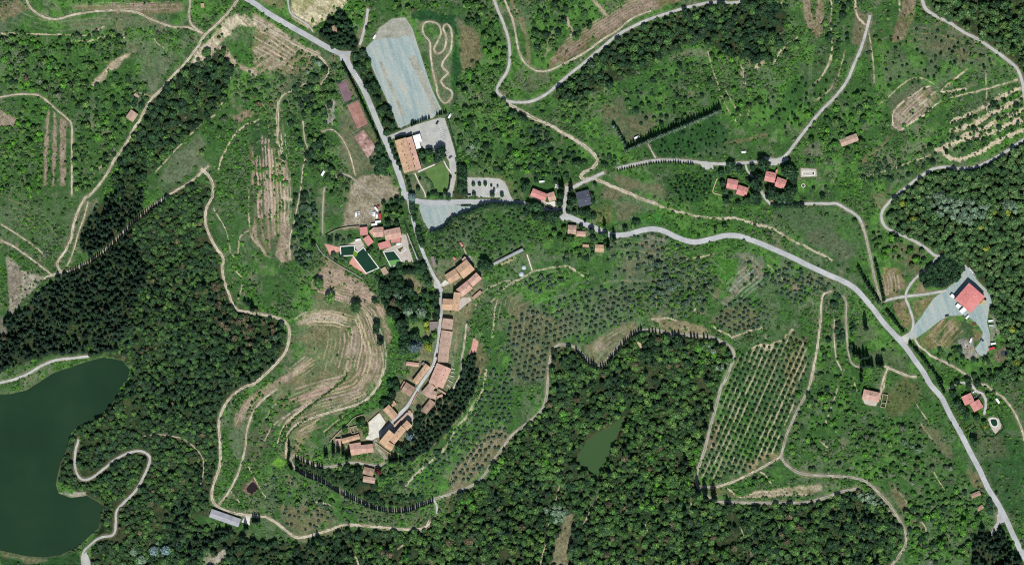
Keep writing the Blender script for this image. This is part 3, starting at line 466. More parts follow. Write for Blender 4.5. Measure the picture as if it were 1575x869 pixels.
patch(T('L', (690, 240), (780, 250), (850, 380), (840, 420), (760, 350)), (110, 108, 78), .7, 4, 9)
patch(T('L', (850, 380), (905, 400), (910, 480), (850, 470)), (66, 108, 40), .8, 3, 7)
patch(T('L', (900, 440), (960, 470), (990, 530), (930, 520)), (140, 122, 94), .6, 3, 7)
patch(T('L', (560, 500), (620, 560), (730, 720), (690, 790), (660, 700), (590, 610)), (124, 114, 88), .7, 3, 6)
patch(T('L', (980, 420), (1060, 260), (1159, 330), (1159, 660), (1080, 620), (1020, 500)), (52, 86, 40), .8, 5, 10)
patch(T('L', (950, 230), (990, 290), (1060, 300), (1080, 380), (980, 380), (920, 300)), (100, 100, 70), .6, 5, 10)
patch(T('L', (1060, 60), (1159, 50), (1159, 250), (1100, 180)), (104, 102, 78), .6, 5, 12)
patch(T('oval', (370, 570), (470, 480), (560, 380), (670, 590), (640, 660), (520, 725), (430, 680)), (70, 98, 48), .7, 2, 3)
patch(T('K', (245, 640), (300, 640), (292, 740), (278, 880), (188, 880), (205, 790), (240, 720)), (132, 128, 98), .9, 2, 5); patch(T('K', (320, 450), (410, 490), (400, 560), (330, 690), (290, 640)), (96, 112, 66), .8, 4, 8)
# J bottom
patch(T('J', (120, 620), (260, 590), (400, 640), (380, 700), (220, 740), (140, 700)), (118, 110, 86), .7, 6, 12)
patch(T('J', (330, 510), (500, 600), (640, 640), (800, 610), (810, 650), (700, 700), (500, 680), (380, 560)), (106, 106, 78), .6, 5, 10)
patch(T('J', (340, 590), (420, 640), (470, 690), (400, 690), (330, 630)), (64, 108, 36), .8, 4, 8)
patch(T('J', (80, 420), (110, 390), (140, 410), (120, 440)), (110, 156, 36), .9, 2, 4)
patch(T('J', (830, 590), (880, 560), (880, 640), (850, 680)), (104, 96, 74), .7, 3, 5)
patch(T('J', (560, 330), (600, 350), (640, 390), (600, 400)), (122, 110, 72), .8, 2, 3)
patch(T('J', (440, 390), (550, 375), (570, 410), (450, 410)), (112, 112, 66), .7, 2, 4)
# F / village
patch(T('park', (330, 250), (400, 240), (480, 300), (470, 400), (430, 400), (380, 330)), (132, 124, 92), .85, 3, 6)
patch(T('park', (225, 660), (290, 640), (300, 830), (240, 869)), (64, 116, 38), .9, 3, 5)
patch(T('park', (100, 470), (180, 500), (240, 820), (230, 860), (190, 760), (140, 600)), (140, 124, 96), .75, 3, 7)
patch(T('vn2', (540, 600), (660, 620), (600, 830), (540, 760)), (126, 120, 84), .7, 3, 5)
patch(T('vn2', (960, 180), (1100, 110), (1110, 130), (920, 230)), (186, 158, 118), .85, 2, 3)
patch(T('vm', (740, 140), (770, 160), (740, 440), (720, 430)), (160, 146, 120), .7, 2, 4)
patch(T('vm', (860, 140), (900, 160), (900, 280), (840, 270)), (150, 134, 112), .8, 2, 5)
patch(T('vm', (1000, 320), (1060, 500), (1000, 800), (950, 700), (960, 480)), (118, 110, 84), .7, 4, 9)
patch(T('pool2', (0, 560), (120, 620), (480, 869), (0, 869)), (150, 128, 104), .6, 5, 8)
patch(T('pool2', (260, 0), (520, 0), (560, 180), (380, 200), (260, 150)), (146, 134, 110), .6, 5, 8)
# I
patch(T('I', (0, 830), (130, 845), (330, 810), (360, 830), (360, 880), (0, 880)), (42, 78, 36), .85, 2, 4)
patch(T('I', (0, 808), (120, 838), (200, 848), (150, 869), (0, 830)), (120, 116, 88), .7, 2, 4)
patch(T('I', (0, 95), (170, 40), (230, 0), (250, 10), (160, 75), (60, 115), (0, 112)), (92, 108, 64), .7, 3, 5)
patch(T('I', (250, 548), (380, 540), (380, 566), (310, 574)), (176, 168, 150), .85, 1.5, 4)
patch(T('lakeb', (1280, 600), (1340, 520), (1400, 560), (1480, 500), (1500, 520), (1430, 640), (1280, 650)), (176, 166, 146), .75, 2, 9)
patch(T('lakeb', (1200, 180), (1480, 220), (1400, 280), (1240, 280)), (64, 108, 42), .8, 3, 6)
patch(T('I', (1030, 620), (1159, 620), (1159, 640), (1080, 640)), (150, 140, 116), .6, 3, 6)

# streaks over the ploughed hill, the wedge orchard and other worked ground
def streaks(base, offs, w, col, st=.75, a=0., b=1.):
    L = smooth(base, step=3); t = np.gradient(L, axis=0); t /= np.hypot(t[:, 0], t[:, 1])[:, None] + 1e-9; nr = np.stack([-t[:, 1], t[:, 0]], 1)
    g_ = np.random.default_rng(int(abs(base[0][0]) * 7))
    for o in offs:
        i0 = int(len(L) * np.clip(a + g_.uniform(0, .25), 0, .9)); i1 = int(len(L) * np.clip(b - g_.uniform(0, .25), .2, 1))
        if i1 - i0 > 3: PATCH.append(('line', [tuple(q) for q in (L + nr * o)[i0:i1:3]], tuple(int(c * g_.uniform(.88, 1.08)) for c in col), st * g_.uniform(.6, 1.1), w * g_.uniform(.6, 1.5)))
ARC = T('J', (150, 300), (182, 250), (240, 220), (330, 190), (420, 165), (490, 140), (540, 92), (568, 45), (582, -10))
streaks(ARC, [-6, -11, -15, -20, -26, -31, -37, -43, -50], 1.5, (176, 154, 122))
streaks(ARC, [5, 9, 13, 17], 1.2, (160, 146, 112), .6, 0, .6)
streaks(T('hill', (370, 200), (372, 300), (350, 400), (330, 470)), [-30, -24, -18, -13, -8, -3, 3, 8, 14, 20, 27, 34, 40], 1.5, (168, 142, 118))
streaks(T('hill', (440, 120), (480, 220), (510, 330), (500, 430), (450, 520)), [-4, 0, 5, 10, 15, 20, 26], 1.6, (176, 152, 120))
streaks(T('hill', (100, 215), (170, 170), (260, 165), (340, 185), (420, 200)), [-8, -4, 0, 4, 9, 14], 1.8, (180, 154, 122))
streaks(T('hill', (90, 440), (150, 390), (220, 350)), [-10, -6, -2, 2, 6, 11], 1.4, (176, 152, 120))
streaks(T('hill', (190, 40), (280, 60), (380, 90), (450, 130), (500, 210)), [-12, -8, -4, 0, 4, 8], 1.6, (178, 150, 122))
streaks(T('west', (130, 300), (190, 200), (280, 100), (400, 20)), [-6, -3, 0, 3, 6, 9], 1.3, (168, 144, 118))
streaks(T('strip', (225, 160), (235, 400), (245, 700)), [-26, -22, -16, -11, -6, -1, 4, 9, 14, 19, 24], 1.6, (180, 158, 128), .8)
OA, OB = math.cos(R(-66)), math.sin(R(-66))
ORCH = T('orch', (230, 300), (330, 255), (470, 195), (620, 175), (735, 130), (800, 55), (930, 150), (960, 380), (930, 480), (840, 690)) + T('orch2', (740, 390), (560, 520), (470, 570), (350, 620), (90, 650), (130, 470), (190, 280), (235, 130))
g_ = np.random.default_rng(11)
for i_ in range(-19, 20):
    v_ = (i_ + .5) * 8.2; run = []
    st_ = g_.choice([.35, .6, .9, 1.0], p=[.3, .3, .2, .2])
    for u_ in np.arange(-160, 160, 6):
        x_, y_ = 1150 + u_ * OA - v_ * OB, 630 + u_ * OB + v_ * OA
        if inpoly(np.array([x_]), np.array([y_]), ORCH)[0] and g_.random() > .06: run.append((x_, y_))
        else:
            if len(run) > 3: PATCH.append(('line', run, (174, 160, 122), st_, 1.5))
            run = []
    if len(run) > 3: PATCH.append(('line', run, (174, 160, 122), st_, 1.5))
patch(T('B', (0, 62), (100, 122), (200, 190), (292, 240), (282, 264), (190, 218), (90, 152), (0, 102)), (184, 164, 130), .9, 2, 5, (32, 3, .2))
streaks(T('C', (200, 300), (300, 235), (430, 155), (560, 70), (690, 20)), [-3, -7, -11, -15, -19, -23], .9, (178, 154, 126), .8)
streaks(T('B', (20, 150), (110, 200), (220, 265)), [-4, 2, 8, 14, 20, 26], 1.5, (178, 158, 126), .7)
streaks(T('A', (330, 34), (560, 28), (820, 24)), [-4, -1, 2, 5], .9, (164, 142, 122), .6)
streaks(T('D', (600, 570), (690, 490), (770, 420)), [-18, -13, -8, -3, 2, 7], 1.2, (182, 160, 132), .8)
streaks(T('yard', (250, 680), (320, 590), (400, 500)), [-14, -6, 4, 11, 18], 2.0, (170, 146, 112), .8)
streaks(T('H', (560, 480), (560, 420), (550, 350)), [-8, -3, 2, 8, 13], 1.6, (168, 142, 112), .8)
streaks(T('J', (880, 540), (960, 440), (1040, 330), (1090, 270)), [-14, -7, 0, 8, 15], 1.6, (150, 136, 110), .5)
streaks(T('g2', (650, 430), (740, 330), (860, 230), (940, 130)), [-16, -10, -5, 0, 6, 12, 18], 1.5, (160, 152, 132), .7)
streaks(T('G', (370, 760), (440, 690), (560, 610)), [-8, -3, 3, 9], 1.4, (150, 140, 112), .6)

TRK = [(T('G', (650, 64), (740, 95), (850, 125), (940, 135), (1000, 131), (1080, 150), (1150, 170)) + T('H', (60, 190), (130, 235), (200, 270), (300, 315)), 3.0, .95), (T('grove', (0, 600), (60, 480), (150, 380), (300, 330), (420, 320)), 1.6, .6),
       (T('grove', (170, 860), (185, 700), (200, 560), (240, 450), (330, 365), (430, 310), (560, 240), (690, 205), (840, 180), (930, 205), (1040, 280)), 1.9, .8), (T('J', (1035, -5), (1020, 90), (960, 190), (900, 270), (840, 360), (760, 430), (680, 510)), 3.0, .9)]
for t_, w_, s_ in TRK: PATCH.append(('line', t_, (172, 160, 130), s_, w_))
patch(T('hill', (330, 610), (470, 520), (515, 430), (570, 410), (560, 480), (520, 560), (420, 640)), (66, 116, 38), .9, 2, 5)
for pts, w in ((T('D', (600, 588), (700, 522), (788, 452)), 1.8), (T('D', (640, 438), (690, 408), (745, 384)), 1.6), (T('D', (690, 470), (740, 430), (770, 405)), 1.2), (T('D', (572, 560), (574, 500), (620, 450)), 1.4)): PATCH.append(('line', pts, (198, 182, 150), .95, w))
patch(T('P', (662, 402), (735, 392), (748, 436), (720, 480), (704, 560), (698, 605), (672, 640), (645, 668), (606, 706), (520, 692), (508, 668), (588, 622), (618, 592), (646, 545), (670, 470)), (138, 130, 104), .6, 3, 5)
CLEAR = [T('K', (250, 650), (298, 645), (288, 740), (275, 880), (192, 880), (210, 790), (244, 720)), T('G', (580, 675), (598, 690), (602, 735), (590, 740), (584, 705)), T('lakeb', (1270, 600), (1340, 510), (1400, 560), (1480, 490), (1520, 520), (1440, 650), (1280, 650)), T('lakeb', (1180, 180), (1390, 150), (1480, 215), (1400, 290), (1180, 290)), T('I', (250, 540), (390, 535), (390, 566), (310, 574)), T('J', (600, 840), (640, 780), (700, 770), (640, 869))]
CLEARL = [(T('K', (405, 545), (380, 620), (340, 690)), 2.4), (T('K', (255, 480), (232, 530), (220, 590)), 2), (T('K', (190, 670), (170, 780), (150, 869)), 2), (T('K', (620, 680), (625, 725)), 2.4), (T('K', (820, 560), (822, 670)), 2.4), (T('K', (1040, 700), (1065, 750)), 2.4), (T('K', (530, 200), (560, 130), (600, 60)), 3), (T('L', (445, 615), (430, 690)), 2.6), (T('K', (300, 760), (300, 869)), 1.6), (T('I', (640, 295), (700, 287), (780, 298), (830, 315), (880, 360), (905, 400), (905, 460)), 2), (T('I', (930, 290), (860, 350), (760, 440), (650, 540), (540, 640)), 1.2), (T('E', (560, 580), (590, 570)), 2), (T('J', (450, 800), (470, 869)), 2.4)]
PATCH.append(('line', T('K', (820, 560), (822, 670)), (176, 160, 132), .95, 2.2)); PATCH.append(('line', T('K', (620, 680), (625, 725)), (176, 160, 132), .95, 2.2))
patch(T('G', (578, 675), (600, 690), (604, 738), (588, 742), (582, 705)), (190, 166, 120), .95, 1, 3)
CUR = T('grove', (170, 860), (185, 700), (200, 560), (240, 450), (330, 365), (430, 310), (560, 240), (690, 205), (840, 180), (930, 205), (1040, 280))
streaks(CUR, [7, 13, 20, 28, 36, 46, 56, 68], 1.1, (140, 134, 100), .55)
streaks(T('J', (1035, -5), (1020, 90), (960, 190), (900, 270), (840, 360), (760, 430), (680, 510)), [-8, -15, 8, 16, 24, 33], 1.1, (146, 136, 106), .5)
streaks(T('G', (320, 640), (420, 560), (560, 540), (720, 560), (900, 600)), [-12, -22, -33, -45, -58], 1.0, (140, 130, 100), .5)
streaks(T('L', (300, 440), (480, 380), (640, 420), (760, 520)), [-30, -20, -10, 0, 10, 20], 1.0, (136, 128, 98), .5)
streaks(T('E', (30, 60), (150, 120), (260, 250)), [-14, -6, 3, 11], 1.0, (136, 130, 100), .5)
streaks(T('B', (20, 380), (90, 500), (100, 700)), [-12, -5, 3, 10], 1.0, (136, 128, 98), .5)
streaks(T('G', (400, 230), (620, 250), (860, 330), (1000, 460)), [-12, 0, 12, 24], 1.0, (140, 132, 104), .5)
streaks(T('D', (520, 230), (700, 170), (900, 220), (1050, 330)), [-16, -7, 3, 13], 1.0, (140, 132, 104), .5)
streaks(T('A', (20, 30), (200, 110), (420, 100), (640, 110)), [-5, 2, 9], 1.1, (146, 136, 108), .5)
# ---- vegetation regions: forest floors and trees
FOREST = {
    'pines_west': T('P', (-120, 505), (5, 492), (35, 478), (60, 448), (95, 420), (130, 402), (165, 374), (195, 345)) + T('P', (215, 380), (225, 430), (200, 480), (185, 530), (150, 546), (130, 544), (80, 545), (40, 556), (0, 572), (-120, 600)),
    'wood_west': T('P', (195, 345), (225, 318), (262, 294), (300, 281), (322, 285), (330, 300), (317, 335), (325, 362), (340, 392), (346, 432), (362, 472), (385, 482), (420, 484), (436, 500), (438, 540), (422, 568), (395, 583), (360, 606), (338, 640), (334, 700), (326, 758), (318, 770), (322, 790), (322, 800), (310, 869), (300, 900), (165, 900), (135, 860), (150, 805), (156, 770), (120, 765), (90, 742), (88, 715), (104, 668), (125, 655), (165, 628), (193, 595), (204, 558), (160, 548), (185, 530), (200, 480), (225, 430), (215, 380)),
    'pines_lane': T('E', (370, 150), (440, 80), (520, 20), (560, -10), (640, 10), (640, 90), (590, 140), (540, 190), (470, 262), (400, 300), (350, 270)),
    'wood_nw': T('A', (830, 320), (930, 220), (1000, 220), (1035, 300), (1020, 400), (990, 470), (930, 530), (850, 600), (770, 680), (690, 760), (620, 820), (640, 869), (520, 869), (500, 800), (540, 700), (600, 600), (650, 510), (690, 450), (760, 370)),
    'cedars_nw': T('nw', (20, 330), (150, 200), (260, 60), (330, 40), (480, 20), (560, 150), (620, 330), (740, 520), (700, 700), (600, 640), (470, 640), (330, 660), (140, 540), (20, 510)),
    'belt_road': T('B', (440, 250), (500, 232), (560, 370), (650, 578), (592, 606), (560, 520), (500, 400)),
    'wood_ne_mid': T('B', (890, 40), (960, -20), (1055, -20), (1105, 120), (1125, 230), (1120, 320), (1080, 390), (1090, 440), (1159, 490), (1159, 869), (1120, 780), (950, 740), (910, 640), (890, 500), (925, 340), (960, 310), (1020, 250), (1000, 150)),
    'belt_lane': T('C', (205, 430), (280, 355), (340, 300), (400, 260), (520, 165), (680, 90), (860, 30), (940, 25), (1000, 30), (1080, 10), (1100, -20), (1180, -20), (1240, 60), (1220, 200), (1150, 280), (1060, 270), (960, 250), (880, 190), (760, 215), (640, 285), (520, 350), (420, 400), (330, 440), (250, 460)),
    'wood_topright': T('D', (740, -30), (1300, -30), (1300, 560), (1180, 460), (1165, 360), (1140, 300), (1080, 250), (1000, 195), (940, 155), (880, 125), (820, 90), (750, 50)),
    'wood_east': T('D', (1300, 540), (1180, 625), (1080, 690), (1000, 735), (940, 758), (870, 764), (760, 768), (660, 830)) + T('H', (610, 30), (545, 90), (535, 130), (550, 172), (640, 205), (720, 245), (800, 292), (900, 350), (960, 400), (1000, 440), (1010, 560), (1080, 680), (1090, 780), (1040, 800), (1010, 869), (1300, 869), (1300, 0)),
    'wood_south': T('K', (185, 130), (200, 60), (190, -20)) + T('G', (195, 770), (215, 715), (250, 700), (310, 716), (352, 762), (404, 800), (455, 765), (505, 706), (555, 658), (600, 640), (740, 655), (830, 665), (900, 668), (950, 690), (990, 720), (998, 755), (980, 810), (955, 869)) + T('K', (945, 72), (920, 170), (895, 260), (870, 360), (842, 450), (838, 500), (862, 555), (920, 590), (990, 602), (1159, 604)) + T('L', (190, 602), (280, 580), (420, 540), (500, 560), (550, 605), (590, 665), (620, 725), (620, 780), (590, 830), (540, 900)) + T('P', (700, 900), (520, 900), (560, 845), (640, 818), (668, 800)) + T('J', (820, 680), (850, 690), (890, 640), (890, 570), (965, 530), (1015, 500), (1068, 425), (1105, 368), (1150, 305)) + T('K', (40, 290), (100, 245), (160, 185)),
    'pines_village': T('J', (715, 190), (760, 160), (800, 150), (850, 115), (895, 70), (925, 10), (935, -60), (985, -70), (1000, -10), (985, 110), (930, 200), (870, 270), (810, 330), (740, 390), (680, 420), (610, 410), (620, 385), (680, 370), (720, 300), (740, 230)),
    'wood_slope': T('J', (190, 395), (300, 425), (300, 450), (400, 440), (480, 445), (560, 520), (680, 560), (780, 560), (700, 600), (620, 608), (540, 595), (440, 550), (330, 490), (200, 440)),
    'wood_bottom': T('J', (-30, 760), (60, 770), (190, 770), (340, 740), (420, 712), (640, 724), (720, 730), (760, 730), (700, 780), (560, 869), (560, 930), (-200, 930), (-200, 780), (-100, 700)),
    'pines_corner': T('L', (960, 700), (1015, 720), (1060, 690), (1100, 770), (1150, 869), (1180, 930), (900, 930), (930, 800)),
    'park_trees': T('park', (230, 180), (300, 150), (500, 140), (520, 230), (420, 220), (330, 240), (330, 330), (440, 340), (440, 420), (530, 430), (530, 540), (380, 600), (260, 600), (200, 540), (110, 380), (150, 290)),
    'park_west': T('park', (270, 590), (340, 570), (380, 700), (480, 720), (490, 869), (360, 869), (300, 840), (300, 720)),
    'clump_yard': T('H', (700, 370), (740, 340), (790, 305), (840, 300), (885, 355), (875, 395), (830, 430), (770, 445), (720, 440), (695, 410)),
    'block_hotel': T('B', (908, 740), (945, 738), (950, 800), (948, 869)) + T('F', (948, 40), (935, 80), (905, 95), (892, 60)) + T('B', (890, 860)),
}
# ================= materials of the setting =================
M = {}
M['asphalt'] = noisy('asphalt_pale', [srgb(148, 150, 149), srgb(166, 168, 166), srgb(180, 181, 178)], .07, 7, .9, fine=.9, amp=.1)
M['lane'] = noisy('gravel_lane', [srgb(150, 151, 145), srgb(166, 166, 159), srgb(180, 179, 170)], .12, 6, .95, fine=.8, amp=.08)
M['greydirt'] = noisy('grey_dirt', [srgb(130, 128, 114), srgb(152, 148, 132), srgb(172, 168, 150)], .15, 6, .95, fine=.8)
M['track'] = noisy('dirt_pale', [srgb(146, 137, 114), srgb(174, 165, 142), srgb(194, 187, 166)], .14, 7, .95, fine=.7)
M['pale'] = noisy('pale_stone', [srgb(178, 174, 160), srgb(196, 192, 180), srgb(206, 204, 194)], .2, 5, .9, fine=.8)
M['gravel'] = noisy('blue_gravel', [srgb(130, 148, 146), srgb(144, 158, 153), srgb(154, 163, 156), srgb(166, 163, 148)], .16, 8, .95, stretch=(7, 1, 1), turn=-72, fine=.7, amp=.14, lo=.38, hi=.66)
M['pave'] = noisy('stone_paving', [srgb(160, 152, 140), srgb(182, 174, 162)], .3, 5, .9, fine=1.0)
M['pinktile'] = noisy('pink_paving', [srgb(176, 128, 112), srgb(200, 150, 134)], .25, 5, .9, fine=1.0)
M['court_purple'] = noisy('purple_court', [srgb(104, 84, 90), srgb(124, 102, 106)], .15, 4, .9, fine=.8)
M['court_red'] = noisy('brick_red_court', [srgb(122, 90, 80), srgb(150, 112, 100), srgb(164, 128, 114)], .12, 6, .9, fine=.7)
M['court_worn'] = noisy('worn_court', [srgb(98, 80, 74), srgb(150, 118, 108), srgb(194, 170, 158)], .16, 7, .9, fine=.6)
M['lawn'] = noisy('mown_lawn', [srgb(74, 104, 52), srgb(92, 122, 64)], .15, 5, .95, fine=.8)
def worn(m, edge_amt, centre):
    """gravel thins out into the verge: ragged opacity at the sides and a grassy crown"""
    nt = m.node_tree; b = nt.nodes['Principled BSDF']
    at = nd(nt, 'ShaderNodeAttribute'); at.attribute_name = 'edge'; tc = nd(nt, 'ShaderNodeTexCoord')
    def mth(op, a, b_):
        q = nd(nt, 'ShaderNodeMath', operation=op)
        for i, v in enumerate((a, b_)):
            if isinstance(v, (int, float)): q.inputs[i].default_value = v
            else: nt.links.new(v, q.inputs[i])
        return q.outputs[0]
    def noise(sc):
        q = nd(nt, 'ShaderNodeTexNoise'); q.inputs['Scale'].default_value = sc; q.inputs['Detail'].default_value = 4; nt.links.new(tc.outputs['Object'], q.inputs['Vector']); return q.outputs['Fac']
    def ramp(v, a, b_, lo, hi):
        q = nd(nt, 'ShaderNodeMapRange')
        for k_, x_ in zip(('From Min', 'From Max', 'To Min', 'To Max'), (a, b_, lo, hi)): q.inputs[k_].default_value = x_
        nt.links.new(v, q.inputs['Value']); return q.outputs[0]
    v = mth('ADD', at.outputs['Fac'], mth('MULTIPLY', mth('SUBTRACT', noise(.3), .5), edge_amt))
    a = ramp(v, .68, .92, 1, 0)
    if centre:
        u = mth('ADD', at.outputs['Fac'], mth('MULTIPLY', mth('SUBTRACT', noise(.12), .5), 1.6)); a = mth('MINIMUM', a, ramp(u, .0, .22, .3, 1))
    nt.links.new(a, b.inputs['Alpha'])
worn(M['track'], 1.7, True); worn(M['greydirt'], 1.3, True); worn(M['lane'], .7, False)
M['lane_area'] = noisy('gravel_surface', [srgb(150, 151, 145), srgb(166, 166, 159), srgb(180, 179, 170)], .12, 6, .95, fine=.8, amp=.08)
M['dirt_area'] = noisy('rough_dirt', [srgb(122, 124, 108), srgb(146, 146, 132), srgb(164, 161, 148)], .12, 8, .95, fine=.7, amp=.2)
M['white_line'] = mat('white_line_paint')[0]; M['white_line'].node_tree.nodes['Principled BSDF'].inputs['Base Color'].default_value = (.7, .7, .68, 1)

# ================= ground sheet =================
STEP = 1.25; MG = 140
fx = np.arange(-MG, 1575 + MG + .1, STEP); fy = np.arange(-MG, 869 + MG + .1, STEP)
outx = np.array([20, 50, 100, 200, 400, 800, 1600, 3200, 6400, 12800.]); 
gx = np.concatenate([fx[0] - outx[::-1], fx, fx[-1] + outx]); gy = np.concatenate([fy[0] - outx[::-1], fy, fy[-1] + outx])
NX, NY = len(gx), len(gy)
GX, GY = np.meshgrid(gx, gy)
Z = H(GX, GY)
lin = lambda c: np.array(srgb(*c)[:3])
n1 = fbm(GX, GY, 120, 1, 3); n2 = fbm(GX, GY, 26, 2, 4); n3 = fbm(GX, GY, 7, 3, 3); n4 = vn(GX, GY, 2.6, 4)
COL = np.empty((NY, NX, 3))
COL[:] = lin((66, 100, 42))
def blend(col, m):
    global COL
    COL += (lin(col) - COL) * m[..., None]
blend((84, 128, 44), sst(.46, .62, .5 * n1 + .5 * n2))
blend((98, 108, 74), .72 * sst(.5, .62, .55 * fbm(GX, GY, 90, 21, 3) + .45 * fbm(GX, GY, 18, 22, 3)))
blend((128, 120, 94), .5 * sst(.56, .68, .4 * fbm(GX, GY, 70, 31, 3) + .6 * fbm(GX, GY, 12, 32, 3)))
blend((50, 78, 34), .7 * sst(.5, .64, n3))
def sub(P, pad):
    P = np.array(P); x0, y0 = P.min(0) - pad; x1, y1 = P.max(0) + pad
    i0, i1 = np.searchsorted(gx, [x0, x1]); j0, j1 = np.searchsorted(gy, [y0, y1])
    return slice(max(j0, 0), j1), slice(max(i0, 0), i1)
OCC = np.zeros((NY, NX), bool)          # no plants here
ROADBUF = np.zeros((NY, NX), bool)
SOFTOCC = np.zeros((NY, NX), bool)      # no bushes here (fields, tracks' verges)
# forest floors
for k, P in FOREST.items():
    if k == 'wood_ne_mid': continue
    sl = sub(P, 12); X, Y = GX[sl], GY[sl]
    d = sdist(X, Y, P) + (n2[sl] - .5) * 14
    m = sst(3, -4, d) * .9
    c = lin((46, 58, 36)) + (lin((66, 68, 46)) - lin((46, 58, 36))) * sst(.45, .65, n3[sl])[..., None]
    COL[sl] += (c - COL[sl]) * m[..., None]
for p in PATCH:
    if isinstance(p[0], str):
        _, pts, col, st, w = p
        L = smooth(pts, step=3); sl = sub(L, w * 2 + 5); X, Y = GX[sl], GY[sl]
        X2 = X + (n2[sl] - .5) * 4; Y2 = Y + (fbm(X, Y, 20, 77, 2) - .5) * 4
        d = dseg(X2, Y2, L) + (n4[sl] - .5) * w * .9 + (n3[sl] - .5) * w * .7
        m = sst(w * .5 + .6, w * .5 - .5, d) * st * (.55 + .9 * sst(.3, .55, fbm(X, Y, 9, 41, 2)))
        m = np.clip(m, 0, 1)
        c = lin(col)
        COL[sl] += (c - COL[sl]) * m[..., None]
        SOFTOCC[sl] |= m > .4
        continue
    pts, col, st, soft, rag, stripe = p
    sl = sub(pts, soft + rag * 2); X, Y = GX[sl], GY[sl]
    d = sdist(X, Y, pts) + (n2[sl] - .5) * rag * 2.0 + (n3[sl] - .5) * rag * 1.2 + (n4[sl] - .5) * min(rag, 4)
    m = sst(soft, -soft, d) * st
    c = np.broadcast_to(lin(col), X.shape + (3,)).copy()
    v = .82 + .5 * (fbm(X, Y, 11, 51, 4) - .5) + .35 * (n4[sl] - .3)
    m = m * np.clip(.78 + 1.1 * (fbm(X, Y, 16, 61, 4) - .3), 0, 1)
    if stripe:
        a, sp, am = stripe; a = R(a)
        u = X * math.sin(a) + Y * math.cos(a) + (fbm(X, Y, 60, 71, 2) - .5) * 10; w_ = X * math.cos(a) - Y * math.sin(a)
        s = vn(u / sp * 1.0, w_ / (sp * 14), 1.0, 81)
        v = v * (1 + am * 2 * (s - .5)); m = m * np.clip(1 - am * 1.2 * (1 - s), 0, 1)
    c *= v[..., None]
    COL[sl] += (c - COL[sl]) * m[..., None]
    if col[0] > 108: SOFTOCC[sl] |= (m > .5)
# verges and shores
for nm, mk, w, closed, pts, jit in ROADS:
    L = smooth(pts, closed, 4); sl = sub(L, 12); X, Y = GX[sl], GY[sl]
    d = dseg(X, Y, L, closed)
    m = sst(w * .5 + 3.2, w * .5 - .5, d + (n3[sl] - .5) * 5) * .6
    c = lin((136, 126, 100)) if mk != 'asphalt' else lin((104, 108, 76))
    COL[sl] += (c - COL[sl]) * m[..., None]
    OCC[sl] |= d < w * .5 + .6
    SOFTOCC[sl] |= d < w * .5 + 1.4
    ROADBUF[sl] |= d < w * .5 + (4.2 if pts[0][0] < 200 and pts[0][1] > 600 else 2.6 if nm != 'footpath' else 1.2)
for nm, mk, pts in AREAS:
    sl = sub(pts, 8); X, Y = GX[sl], GY[sl]
    d = sdist(X, Y, pts); m = sst(2.5, 0, d + (n3[sl] - .5) * 3) * .6
    COL[sl] += (lin((128, 118, 92)) - COL[sl]) * m[..., None]
    OCC[sl] |= d < .8
for P in CLEAR:
    sl = sub(P, 3); ROADBUF[sl] |= sdist(GX[sl], GY[sl], P) < .5
for pts, w in CLEARL:
    sl = sub(pts, w + 2); ROADBUF[sl] |= dseg(GX[sl], GY[sl], pts) < w
for nm, P, lv, band in WL:
    sl = sub(P, 12); X, Y = GX[sl], GY[sl]; d = sdist(X, Y, P)
    m = sst(3.0, .3, d + (n3[sl] - .5) * 3) * (.45 if nm == 'lake' else .2)
    COL[sl] += (lin((112, 104, 78)) - COL[sl]) * m[..., None]
    OCC[sl] |= d < .5; ROADBUF[sl] |= d < 3.2
COL *= (.86 + .28 * (n4 - .5) + .36 * (n3 - .35))[..., None]
lum_ = COL @ np.array([.3, .55, .15]); so_ = sst(.0, .05, COL[..., 0] - COL[..., 1]); COL += (lum_[..., None] * np.array([1.06, 1.0, .84]) - COL) * (.4 * so_)[..., None]; COL *= (1 + .17 * so_)[..., None]
gr_ = sst(0, .03, COL[..., 1] - COL[..., 0]); COL += (lum_[..., None] * np.array([.96, 1.04, .8]) - COL) * (.11 * gr_)[..., None]; COL[..., 0] *= 1 - .1 * gr_; COL[..., 2] *= 1 + .16 * gr_
COL = np.clip(COL, .005, .8)

me = bpy.data.meshes.new('ground')
co = np.empty((NY, NX, 3), np.float32); co[..., 0] = (GX - CX) * S; co[..., 1] = (CY - GY) * S; co[..., 2] = Z
idx = np.arange(NX * NY).reshape(NY, NX)
q = np.stack([idx[:-1, :-1], idx[1:, :-1], idx[1:, 1:], idx[:-1, 1:]], -1).reshape(-1, 4)
me.vertices.add(NX * NY); me.vertices.foreach_set('co', co.ravel())
me.loops.add(q.size); me.loops.foreach_set('vertex_index', q.ravel().astype(np.int32))
me.polygons.add(len(q)); me.polygons.foreach_set('loop_start', np.arange(0, q.size, 4, dtype=np.int32)); 
me.polygons.foreach_set('use_smooth', np.ones(len(q), bool))
me.update(calc_edges=True)
ca = me.color_attributes.new('cover', 'FLOAT_COLOR', 'POINT')
rgba = np.ones((NY * NX, 4), np.float32); rgba[:, :3] = COL.reshape(-1, 3); ca.data.foreach_set('color', rgba.ravel())
m, nt, b = mat('grass_and_soil')
at = nd(nt, 'ShaderNodeAttribute'); at.attribute_name = 'cover'
tc = nd(nt, 'ShaderNodeTexCoord')
n = nd(nt, 'ShaderNodeTexNoise'); n.inputs['Scale'].default_value = .8; n.inputs['Detail'].default_value = 5; n.inputs['Roughness'].default_value = .7
nt.links.new(tc.outputs['Object'], n.inputs['Vector'])
mr = nd(nt, 'ShaderNodeMapRange')
